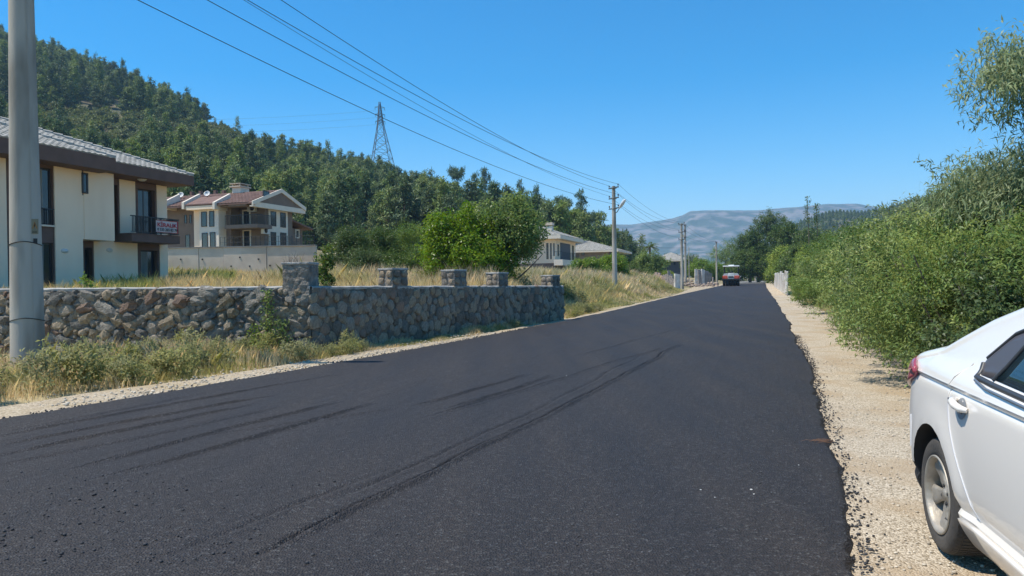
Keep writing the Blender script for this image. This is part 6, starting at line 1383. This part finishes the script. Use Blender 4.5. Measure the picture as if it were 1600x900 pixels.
# ------------------------------------------------------------------ grass and weeds
def grassmat(name, c1, c2, c3): return mat(name, c1, c2, 0.9, 0.75, island=0.35, trans=0.42, huev=0.015, c3=c3, scale3=0.45, detail=3)
G_DRY = grassmat('dry_straw', (0.60, 0.48, 0.25), (0.82, 0.69, 0.40), (0.68, 0.55, 0.30))
G_MIX = grassmat('mixed_grass', (0.42, 0.38, 0.16), (0.66, 0.56, 0.28), (0.32, 0.33, 0.11))
G_GREEN = grassmat('green_weed', (0.24, 0.26, 0.09), (0.38, 0.36, 0.15), (0.48, 0.42, 0.20))
def in_region(n, rng, fq, q0, q1):
    """random ground points between two lateral limits given as functions of the distance along the road"""
    q = rng.uniform(q0, q1, n); a, b = fq(q); w = a + (b - a) * rng.random(n); x, y = qw_xy(q, w); return x / _k, y / _k, q, w
def grass(name, x, y, h, m, rng, label, wscale=1.0, z=None):
    n = len(x); z = T(x, y) if z is None else z; d = np.hypot(x, y); w = np.clip(d * 0.00062, .004, .05) * rng.uniform(.7, 1.4, n) * wscale
    V, Fq = blades(np.stack([x, y, z - .03], 1), h, w, rng.uniform(.1, .6, n), rng); o = link(name, np_mesh(name, V, Fq, m)); kind(o, 'stuff'); o['label'] = label; return o
rng = np.random.default_rng(31)
def verge_l(q): return edge_l(q) - np.interp(q, [0, 8, 11, 14, 17, 25, 60], [1.5, 1.3, .75, .55, .3, .25, .15]), edge_l(q) - np.interp(q, [0, 6, 12, 16, 18, 26, 30, 34, 60, 75], [10, 9, 5.2, 3.0, 2.1, 1.6, 1.5, 2.6, 3, 2.0])
def wall_ok(x, y): return wall_inside(x, y) < -0.05
def strawy(x, y): return vnoise(x * .9, y * .9, 90) + .5 * vnoise(x * 2.6, y * 2.6, 91)
x, y, q, w = in_region(130000, rng, verge_l, -2, 36); ok = wall_ok(x, y) | (q > 29); dens = vnoise(x * 1.7, y * 1.7, 14) + .7 * vnoise(x * .6, y * .6, 15); edge = smooth(0, .9, np.abs(w - verge_l(q)[0])); ok &= (dens > -.42 - .3 * edge) & (rng.random(len(x)) < .25 + .9 * edge); x, y, w, q, dens, edge = [a[ok] for a in (x, y, w, q, dens, edge)]
hh = (0.10 + .34 * np.clip(dens + .35, 0, 1)) * (.35 + .65 * edge) * rng.uniform(.5, 1.25, len(x)) * np.interp(q, [5, 11, 14, 20], [1.45, 1.4, 1.05, .8]); g1 = strawy(x, y) > -.08; g2 = strawy(x, y) < -.32
grass('verge_straw', x[g1], y[g1], hh[g1], G_DRY, rng, 'dry straw-coloured grass on the left verge')
grass('verge_grass', x[~g1 & ~g2], y[~g1 & ~g2], hh[~g1 & ~g2], G_MIX, rng, 'half dry grass on the verge before the stone wall')
grass('verge_green_grass', x[g2], y[g2], hh[g2], G_GREEN, rng, 'green weeds growing through the verge')
WSRC = []
for k in range(5):
    r = np.random.default_rng(500 + k); e = [((r.uniform(-.16, .16), r.uniform(-.16, .16), r.uniform(.10, .30)), (.13, .13, .13)) for _ in range(6)]
    me = crown_mesh('weed_foliage', G_GREEN, r, e, 44, 11, .05, .018, .07, .4, -.2); p = gp((235, 150, 300, 420, 345)[k], (560, 570, 556, 552, 565)[k]); t = empty('weed_clump', (p.x, p.y, t1(p.x, p.y)), k); t.scale = (1.3,) * 3; WSRC.append(link('leaves', me, t)); MB().tube([(0, 0, -.03), (.02, .01, .3)], [.006, .003], 4).build('stem', m_bark, t)
    tag(t, ('leafy weed clump midway between the concrete pole and the wall corner', 'leafy weed clump nearest the concrete pole', 'leafy weed clump at the start of the dirt strip past the pole', 'leafy weed clump under the climbing weed on the wall', 'leafy weed clump just left of the climbing weed')[k], 'weed', 'leafy weed clumps on the verge')
x, y, q, w = in_region(900, rng, verge_l, 3, 34); ok = (wall_inside(x, y) < -.25) | (q > 30); dn = vnoise(x * 1.1, y * 1.1, 33); ok &= (dn > .06) & (np.abs(w - verge_l(q)[0]) > .35)
pts = [(x[i], y[i], float(T(x[i], y[i])) - .03, rng.uniform(.7, 1.5) * (1.2 if q[i] < 13 else .8), rng.uniform(0, 6.28), rng.integers(5), rng.uniform(.8, 1.3)) for i in np.where(ok)[0]]
scatter('verge_weeds', pts, WSRC, 'low leafy weeds along the verge and wall foot'); print('weeds', len(pts))
# field behind the wall
n = 150000; x = rng.uniform(-26, 8, n); y = rng.uniform(14, 52, n); ins = wall_inside(x, y); w = gw(x, y)
hs_ = R1.location; lx = (x - hs_.x) * EX.x + (y - hs_.y) * EX.y; ly = (x - hs_.x) * EY.x + (y - hs_.y) * EY.y; ok = (ins > .5) & ~((lx < .5) & (ly > -1.5)) & (rng.random(n) < np.clip(1.3 - ins / 30, .3, 1)); x, y, ins = x[ok], y[ok], ins[ok]
st = vnoise(x * .25, y * .25, 70); h_ = (.38 + .42 * (vnoise(x * .5, y * .5, 71) + .5)) * rng.uniform(.6, 1.2, len(x)); yel = (st > -.12) & (x < -.375 * y)
grass('dry_field_grass', x[~yel], y[~yel], h_[~yel], G_DRY, rng, 'tall golden dry grass in the plot behind the stone wall', .75)
grass('yellow_green_weeds', x[yel], y[yel], h_[yel] * 1.1, L_YELLOW, rng, 'yellow-green weeds before the concrete retaining wall', .8)
# tall grass beyond the wall end, round the lamp pole
def mound(q): return edge_l(q) - np.interp(q, [28, 34, 60, 80, 100], [1.2, 1.0, .8, 1.5, 4.0]), edge_l(q) - np.interp(q, [28, 60, 80, 100], [16, 22, 22, 22])
x, y, q, w = in_region(120000, rng, mound, 29, 92); ok = (w < -7.5) & ~((wall_inside(x, y) < .4) & (q < 30)); x, y, q, w = x[ok], y[ok], q[ok], w[ok]; e_ = np.abs(w - mound(q)[0]); hump = smooth(.3, 3.5, e_); cl = vnoise(x * .45, y * .45, 73) + .5 * vnoise(x * 1.3, y * 1.3, 74)
h_ = (.18 + hump * (.75 + .75 * np.clip(cl + .3, 0, 1))) * rng.uniform(.55, 1.15, len(x)); gr = (vnoise(x * .22, y * .22, 75) + .7 * vnoise(x * .9, y * .9, 76) < -.12 + .25 * smooth(5, 1, e_)) 
grass('tall_dry_grass', x[~gr], y[~gr], h_[~gr], G_DRY, rng, 'tall golden grass behind the lamp pole', 1.3)
grass('tall_green_grass', x[gr], y[gr], h_[gr], G_MIX, rng, 'rank greenish grass around the lamp pole', 1.3)
x, y, q, w = in_region(420, rng, lambda q: (edge_l(q) - 2.6, edge_l(q) - 9), 31, 80)
scatter('scrubby_weeds', [(x[i], y[i], float(T(x[i], y[i])), rng.uniform(1.6, 3.4), rng.uniform(0, 6.28), rng.integers(5), rng.uniform(.7, 1.1)) for i in range(len(x)) if vnoise(x[i] * .35, y[i] * .35, 99) > .0], WSRC, 'bushy yellow-green weeds beyond the end of the wall')
# fringe under the hedge
def fr(q): return edge_r(q) + np.interp(q, [2, 9, 17, 40, 60], [3.6, 2.7, 1.5, 1.2, 1.0]), edge_r(q) + np.interp(q, [2, 9, 17, 40, 60], [6.5, 5.5, 4.0, 3.5, 3])
x, y, q, w = in_region(30000, rng, fr, 4, 60); e_ = np.abs(w - fr(q)[0]); ok = (vnoise(x * 1.2, y * 1.2, 81) + e_ * .4 > -.05); x, y, q, w, e_ = [a[ok] for a in (x, y, q, w, e_)]; s_ = vnoise(x * .8, y * .8, 82) > .0
grass('hedge_foot_straw', x[s_], y[s_], (.10 + .22 * np.clip(e_[s_], 0, 1)) * rng.uniform(.5, 1.2, s_.sum()), G_DRY, rng, 'dry grass where the gravel meets the hedge')
grass('hedge_foot_grass', x[~s_], y[~s_], (.12 + .3 * np.clip(e_[~s_], 0, 1)) * rng.uniform(.5, 1.2, (~s_).sum()), G_MIX, rng, 'greenish grass under the hedge')
# ================================================================== road roller, walker, fences, debris
m_red = mat('roller_red', (0.55, 0.085, 0.045), rough=.45); m_pale = mat('roller_grey', (0.52, 0.53, 0.52), (.42, .43, .42), 2, .5); m_dark = mat('machine_black', (.016, .017, .02), rough=.6); m_wht = mat('roller_white', (.82, .82, .80), rough=.4)
p = gp(1142, 447.5); b = at(1142.5, 447, 104); ro = empty('road_roller', (b.x, b.y, road_z(b.x, b.y) + .05), RZ + PI / 2 + PI); tag(ro, 'red and grey road roller with a white canopy on the far asphalt', 'road roller')
# local: x across the machine, y forward (away), z up
ro.rotation_euler = (0, 0, RZ - PI / 2)
zs_ = 1.0
for i in range(5):
    x = -.96 + i * .48; w = empty('wheel'); w.parent = ro; w.location = (x, 0, .48)
    M = Matrix.Rotation(PI / 2, 4, 'Y'); t = MB(); t.lathe([(.2, -.17), (.42, -.17), (.475, -.12), (.48, 0), (.475, .12), (.42, .17), (.2, .17)], 24, M); t.build('tyre', m_dark, w)
    r = MB(); r.lathe([(0, -.14), (.2, -.14), (.2, .14), (0, .14)], 16, M); r.build('rim', m_pale, w)
for i in range(4):
    x = -.72 + i * .48; w = empty('wheel'); w.parent = ro; w.location = (x, 3.1, .48); t = MB(); t.lathe([(.0, -.17), (.42, -.17), (.48, 0), (.42, .17), (0, .17)], 20, Matrix.Rotation(PI / 2, 4, 'Y')); t.build('tyre', m_dark, w)
mb = MB(); mb.box((-1.15, -.35, .62), (1.15, 3.6, .98)); mb.box((-1.18, -.62, .80), (1.18, -.35, 1.0)); mb.build('chassis', m_dark, ro, .02)
mb = MB(); mb.box((-1.12, -.60, 1.003), (-.42, .9, 1.42)); mb.box((.42, -.60, 1.003), (1.12, .9, 1.42)); mb.build('rear_bodywork', m_red, ro, .05)
mb = MB(); mb.prism([(-.41, -.62, 1.003), (.41, -.62, 1.003), (.46, -.62, 1.45), (.40, -.50, 1.80), (-.40, -.50, 1.80), (-.46, -.62, 1.45)], (0, 1.3, 0)); mb.build('engine_cover', m_pale, ro, .03)
for s in (-1, 1): MB().prism([(s * .45, -.5, 1.43), (s * 1.1, -.5, 1.43), (s * .92, -.5, 1.72), (s * .45, -.5, 1.78)], (0, 1.2, 0)).build('side_cover', m_pale, ro, .02)
mb = MB(); mb.box((-.35, -.64, 1.15), (.35, -.60, 1.35)); mb.build('radiator_grille', m_dark, ro)
for s in (-1, 1): mb = MB(); mb.box((s * 1.0 - .08, -.63, 1.2), (s * 1.0 + .08, -.60, 1.3)); mb.build('rear_light', m_red, ro)
mb = MB(); mb.box((-.8, 1.0, .98), (.8, 2.3, 1.35)); mb.build('platform', m_dark, ro)
mb = MB(); mb.box((-.25, 1.3, 1.35), (.25, 1.8, 1.55)); mb.box((-.25, 1.3, 1.55), (.25, 1.4, 2.05)); mb.build('driver_seat', m_dark, ro, .03)
for x in (-.95, .95):
    for y in (.55, 2.4): MB().tube([(x, y, 1.3), (x, y, 2.72)], .045, 6).build('canopy_post', m_dark, ro)
mb = MB(); mb.box((-1.12, .3, 2.72), (1.12, 2.7, 2.86)); mb.build('canopy', m_wht, ro, .04); mb = MB(); mb.box((-.38, .8, 2.86), (.38, 1.9, 2.98)); mb.build('canopy_box', m_wht, ro, .02)
mb = MB(); mb.box((-1.05, 2.9, 1.0), (1.05, 3.9, 1.5)); mb.build('front_bodywork', m_red, ro, .05)
# a walker beside the roller, seen from behind
def person(name, loc, rz_, H, label, shirt, trousers):
    t = empty(name, loc, rz_); tag(t, label, 'person'); s = H / 1.75
    def skin(nm, verts, edges, rad, m, par, root=0):
        me = bpy.data.meshes.new(nm); me.from_pydata([tuple(Vector(v) * s) for v in verts], edges, []); o = link(nm, me, par); md = o.modifiers.new('skin', 'SKIN')
        for i, r in enumerate(rad): me.skin_vertices[0].data[i].radius = (r * s, r * s); 
        me.skin_vertices[0].data[root].use_root = True; sb = o.modifiers.new('sub', 'SUBSURF'); sb.levels = sb.render_levels = 2; me.materials.append(m)
        bpy.context.view_layer.update(); nm_ = bpy.data.meshes.new_from_object(o.evaluated_get(bpy.context.evaluated_depsgraph_get())); o.modifiers.clear(); o.data = nm_; nm_.polygons.foreach_set('use_smooth', np.ones(len(nm_.polygons), bool)); return o
    Vb = [(0, 0, .98), (0, .01, 1.15), (0, .01, 1.35), (0, 0, 1.47), (0, .01, 1.55), (0, .02, 1.66), (-.17, 0, 1.42), (-.21, .05, 1.18), (-.20, .17, .97), (-.19, .20, .90), (.17, 0, 1.42), (.21, -.05, 1.18), (.22, .03, .95), (.22, .06, .87),
          (-.10, 0, .92), (-.10, .13, .52), (-.10, .06, .09), (-.10, .19, .04), (.10, 0, .92), (.10, -.03, .50), (.10, -.24, .13), (.10, -.13, .04)]
    E = [(0, 1), (1, 2), (2, 3), (3, 4), (4, 5), (3, 6), (6, 7), (7, 8), (8, 9), (3, 10), (10, 11), (11, 12), (12, 13), (0, 14), (14, 15), (15, 16), (16, 17), (0, 18), (18, 19), (19, 20), (20, 21)]
    R = [.13, .12, .145, .09, .055, .095, .06, .045, .035, .035, .06, .045, .035, .035, .09, .062, .042, .035, .09, .062, .042, .035]
    skin('body', Vb, E, R, mat('skin_tone', (.36, .2, .13), rough=.6), t)
    skin('shirt', Vb[0:4] + [Vb[6], (-.205, .04, 1.22), Vb[10], (.205, -.04, 1.22)], [(0, 1), (1, 2), (2, 3), (3, 4), (4, 5), (3, 6), (6, 7)], [.155, .145, .165, .10, .078, .066, .078, .066], shirt, t)
    skin('trousers', [Vb[0], Vb[14], Vb[15], (-.10, .06, .13), Vb[18], Vb[19], (.10, -.22, .16)], [(0, 1), (1, 2), (2, 3), (0, 4), (4, 5), (5, 6)], [.15, .105, .078, .058, .105, .078, .058], trousers, t)
    hr = MB(); hr.lathe([(.0, .125), (.06, .11), (.098, .06), (.105, .0), (.09, -.05)], 14, Matrix.Translation((0, -.005, 1.68 * s))); hr.build('hair', m_dark, t)
    return t
b = at(1157.3, 440, 172); person('person', (b.x, b.y, road_z(b.x, b.y) + .05), RZ - PI / 2, 1.75, 'person in a white shirt and dark trousers walking beside the road roller', mat('white_shirt', (.75, .7, .68), rough=.8), mat('dark_trousers', (.02, .02, .03), rough=.8))
# white slab fence on the east side
m_slab = mat('white_slab', (0.74, 0.70, 0.64), (0.60, 0.56, 0.50), 1.5, .85, .3, 20, c3=(.44, .39, .33), scale3=.7)
fe = empty('slab_fence'); tag(fe, 'leaning white concrete slab fence at the hedge end of the gravel', 'fence'); rng = np.random.default_rng(8)
a = gp(1209, 444.5); c = gp(1229, 462); A = Vector((a.x, a.y, 0)); C_ = Vector((c.x, c.y, 0)); A, C_ = Vector((A.x, A.y, 0)), Vector((C_.x, C_.y, 0)); d = (C_ - A); L = d.length; ex = d / L; nn = Vector((-ex.y, ex.x, 0)); n = 10
for i in range(n):
    s0, s1 = L * i / n + .06, L * (i + 1) / n - .06; z0 = road_z(A.x, A.y) - .2; h = 1.75 + rng.uniform(-.12, .15); tl = rng.uniform(-.10, .10); q = lambda s, o, z: A + ex * s + nn * (o + tl * z) + Vector((0, 0, z0 + z))
    V = [q(s0, 0, 0), q(s1, 0, 0), q(s1, .10, 0), q(s0, .10, 0), q(s0, 0, h), q(s1, 0, h + rng.uniform(-.15, .1)), q(s1, .10, h), q(s0, .10, h)]; MB().add(V, [(0, 3, 2, 1), (4, 5, 6, 7), (0, 1, 5, 4), (1, 2, 6, 5), (2, 3, 7, 6), (3, 0, 4, 7)]).build('slab', m_slab, fe, .015)
    MB().tube([q(s0 - .06, .05, 0), q(s0 - .06, .05, h + .1)], .07, 4, True, False).build('post', m_slab, fe)
# west side: broken block wall, standing slabs, rubble
m_block = mat('grey_block', (.34, .30, .27), (.22, .20, .185), 3, .9, .6, 18)
def block_wall(px0, px1, d0, d1, rows, label, m, seed, bw=.5, bh=.24):
    r = np.random.default_rng(seed); a, c = at(px0, 445, d0), at(px1, 445, d1); A = Vector((a.x, a.y, 0)); ex = Vector((c.x - a.x, c.y - a.y, 0)); L = ex.length; ex /= L; nn = Vector((-ex.y, ex.x, 0)); o = empty('block_wall', (A.x, A.y, 0)); tag(o, label, 'wall', 'broken yard walls west of the road')
    for j in range(rows):
        for i in range(int(L / bw)):
            if j == rows - 1 and r.random() < .4: continue
            s = i * bw + (bw / 2 if j % 2 else 0); p = A + ex * s; z = t1(p.x, p.y) - .05 + j * bh; q0 = ex * s + nn * r.uniform(-.02, .02); V = [q0 + ex * x + nn * y + Vector((0, 0, z + zz)) for zz in (0, bh - .015) for x, y in ((0, 0), (bw - .02, 0), (bw - .02, .2), (0, .2))]
            MB().add(V, [(0, 3, 2, 1), (4, 5, 6, 7), (0, 1, 5, 4), (1, 2, 6, 5), (2, 3, 7, 6), (3, 0, 4, 7)]).build('block', m, o)
block_wall(1038, 1062, 97, 93, 6, 'low broken block wall behind the dark-topped pole', m_block, 1)
block_wall(1020, 1040, 104, 98, 5, 'crumbling pinkish block wall at the end of the tall grass', mat('pink_block', (.42, .32, .27), (.30, .23, .2), 3, .9, .5, 18), 2)
for i, (px, d, w, h, tl, lab) in enumerate([(1045, 96, .35, 2.0, .02, 'grey concrete post standing left of the block wall'), (1050, 96, .3, 1.7, -.03, 'shorter grey post beside the block wall'), (1058, 92, 1.2, 1.9, .03, 'pale slab standing against the dark-topped pole'), (1090, 118, 1.0, 2.7, .02, 'leftmost tall slab of the leaning concrete group'),
        (1094, 118, .7, 2.6, -.05, 'second tall slab of the leaning concrete group'), (1098, 119, .9, 2.7, .04, 'middle slab of the leaning concrete group'), (1102, 120, .7, 2.5, .10, 'tilted slab of the leaning concrete group'), (1106, 121, .8, 2.2, .25, 'most tilted slab at the end of the concrete group'), (1114, 130, .25, 1.5, .0, 'thin stump post by the rubble near the lone pole')]):
    a = at(px, 445, d); o = empty('concrete_slab', (a.x, a.y, t1(a.x, a.y)), .2 + .3 * (i % 3)); tag(o, lab, 'slab', 'concrete slabs and posts standing west of the road'); V = [(-w / 2, -.1, -.1), (w / 2, -.1, -.1), (w / 2, .1, -.1), (-w / 2, .1, -.1), (-w / 2 + tl * h, -.1, h), (w / 2 + tl * h, -.1, h * .94), (w / 2 + tl * h, .1, h * .94), (-w / 2 + tl * h, .1, h)]
    MB().add(V, [(0, 3, 2, 1), (4, 5, 6, 7), (0, 1, 5, 4), (1, 2, 6, 5), (2, 3, 7, 6), (3, 0, 4, 7)]).build('slab', m_slab if i in (2, 3, 5) else m_block, o, .02)
def rocks(name, n, fn, s0, s1, m, label, seed, flat=.6):
    r = np.random.default_rng(seed); base = []
    for k in range(6):
        me = rock_mesh(900 + k, 1, .3, .7); v = np.zeros(len(me.vertices) * 3, np.float32); me.vertices.foreach_get('co', v); f = np.zeros(len(me.polygons) * 3, np.int32); me.polygons.foreach_get('vertices', f); base.append((v.reshape(-1, 3), f.reshape(-1, 3)))
    Vs, Fs, nv = [], [], 0
    for i in range(n):
        x, y, z, k = fn(r); v, f = base[int(r.integers(6))]; s = np.exp(r.uniform(np.log(s0), np.log(s1))) * k; a = r.uniform(0, 6.28); c, sn = math.cos(a), math.sin(a)
        w = np.stack([(v[:, 0] * c - v[:, 1] * sn) * s * r.uniform(.8, 1.3) + x, (v[:, 0] * sn + v[:, 1] * c) * s + y, v[:, 2] * s * flat + z + s * flat * .3], 1); Vs.append(w); Fs.append(f + nv); nv += len(v)
    o = link(name, np_mesh(name, np.concatenate(Vs), np.concatenate(Fs), m)); kind(o, 'stuff'); o['label'] = label; return o
def qwp(q, w): x, y = qw_xy(q, w); return float(x / _k), float(y / _k)
def f_rub(r): p = at(r.uniform(1062, 1122), 445, r.uniform(96, 135)); return p.x, p.y, t1(p.x, p.y) + abs(r.normal(0, .25)), 1
rocks('rubble', 260, f_rub, .12, .6, mat('rubble', (.40, .30, .23), (.24, .2, .17), 2, .95), 'low heaps of rubble and spoil along the west verge', 1)
def f_grav(r): q = r.uniform(2.2, 15); w = float(edge_r(np.array([q]))[0]) + r.uniform(.02, 2.6) ; x, y = qwp(q, w); return x, y, rz(q) + .012, 1
rocks('gravel_stones', 5200, f_grav, .007, .022, mat('pale_stone', (.62, .54, .42), (.42, .35, .26), 30, .9, island=.3), 'loose pale gravel stones on the shoulder', 2)
def f_grav2(r): q = r.uniform(7, 20); w = float(edge_l(np.array([q]))[0]) - abs(r.normal(0, .5)) - .03; x, y = qwp(q, w); return x, y, rz(q) + .012, 1
rocks('verge_stones', 1300, f_grav2, .015, .05, MATS['pale_stone'], 'pale stones along the dirt edge of the road', 3)
m_crumb = mat('asphalt_crumb', (.020, .020, .022), (.045, .045, .048), 20, .75, island=.3)
def f_cr(r): q = r.uniform(2.5, 20); w = float(edge_r(np.array([q]))[0]) + r.normal(.0, .05) + abs(r.normal(0, .035)) * (r.random() < .3); x, y = qwp(q, w); return x, y, rz(q) + .02, 1
rocks('edge_crumbs', 2200, f_cr, .006, .022, m_crumb, 'black asphalt crumbs spilled along the ragged east edge', 4, .8)
def f_cl(r): q = r.uniform(3, 24); w = float(edge_l(np.array([q]))[0]) - abs(r.normal(0, .10)) + .05; x, y = qwp(q, w); return x, y, rz(q) + .02, 1
rocks('verge_crumbs', 1500, f_cl, .010, .035, m_crumb, 'black asphalt crumbs along the west edge', 5, .8)
def f_loose(r):
    p = gp(r.uniform(-40, 640) * r.random() ** .4, r.uniform(745, 895)); return p.x, p.y, p.z + .043, 1
rocks('loose_asphalt', 300, f_loose, .006, .022, m_crumb, 'loose lumps of asphalt scattered on the near left of the road', 6, .8)
def f_all(r): p = gp(r.uniform(-60, 1330), r.uniform(640, 900)); return p.x, p.y, p.z + .043, 1
rocks('asphalt_grit', 900, f_all, .005, .014, mat('grit', (.10, .10, .105), (.03, .03, .032), 30, .7, island=.4), 'grit lying on the fresh asphalt', 7, .8)
for i, (px, py, s, lab) in enumerate([(1174, 776, .022, 'largest white pebble on the near asphalt'), (1178, 783, .015, 'white pebble just below the largest one'), (1095, 776, .016, 'white pebble left of the largest one'), (1248, 736, .013, 'small white pebble near the road edge'), (1117, 788, .012, 'lone white pebble on the dark asphalt'), (885, 592, .016, 'tiny pale pebble beyond the long rut')]):
    p = gp(px, py); me = rock_mesh(950 + i, 1, .25, .7); me.materials.append(mat('white_pebble', (.75, .72, .66), rough=.8)); o = link('pebble', me); o.location = (p.x, p.y, p.z + .045 + s * .2); o.scale = (s * .9, s * .7, s * .4); tag(o, lab, 'pebble', 'white pebbles on the asphalt')
p = gp(1290, 699); tw = MB(); r = np.random.default_rng(4)
for i in range(9): a = r.uniform(-.5, .5) + 2.9; q = Vector((p.x + r.uniform(-.1, .1), p.y + r.uniform(-.06, .06), p.z + .05)); tw.tube([q, q + Vector((math.cos(a) * .09, math.sin(a) * .05, .012)), q + Vector((math.cos(a) * .14, math.sin(a) * .07, .0))], [.0014, .0014, .0008], 4)
tag(tw.build('dry_twig', mat('rusty_twig', (.26, .13, .07), rough=.9)), 'small rust-brown dry twig lying at the road edge', 'twig')
# thin leaning stick at the foot of the roadside wall
p = W_CORNER.lerp(W_END, .09); q0 = Vector((p.x, p.y, .42)) + n2 * .10; q1 = Vector((gp(552, 552).x, gp(552, 552).y, .02)); st = MB().tube([q0, q0.lerp(q1, .5) + Vector((0, 0, .06)), q1], .012, 5).build('cable_stub', m_cable); tag(st, 'thin black cable sticking out of the roadside wall near its corner', 'cable')
# ================================================================== the air
hz = MB().box((-7200, -500, -70), (7200, 9200, 470)).build('haze', None); kind(hz, 'stuff')
hm = bpy.data.materials.new('haze'); hm.use_nodes = True; t = hm.node_tree; t.nodes.remove(t.nodes['Principled BSDF'])
pv = _n(t, 'ShaderNodeVolumePrincipled'); pv.inputs['Density'].default_value = 0.00020; pv.inputs['Color'].default_value = (0.46, 0.72, 1.0, 1); pv.inputs['Anisotropy'].default_value = 0.1
t.links.new(pv.outputs[0], t.nodes['Material Output'].inputs['Volume']); hz.data.materials.append(hm); hz['label'] = 'thin blue summer haze over the valley'
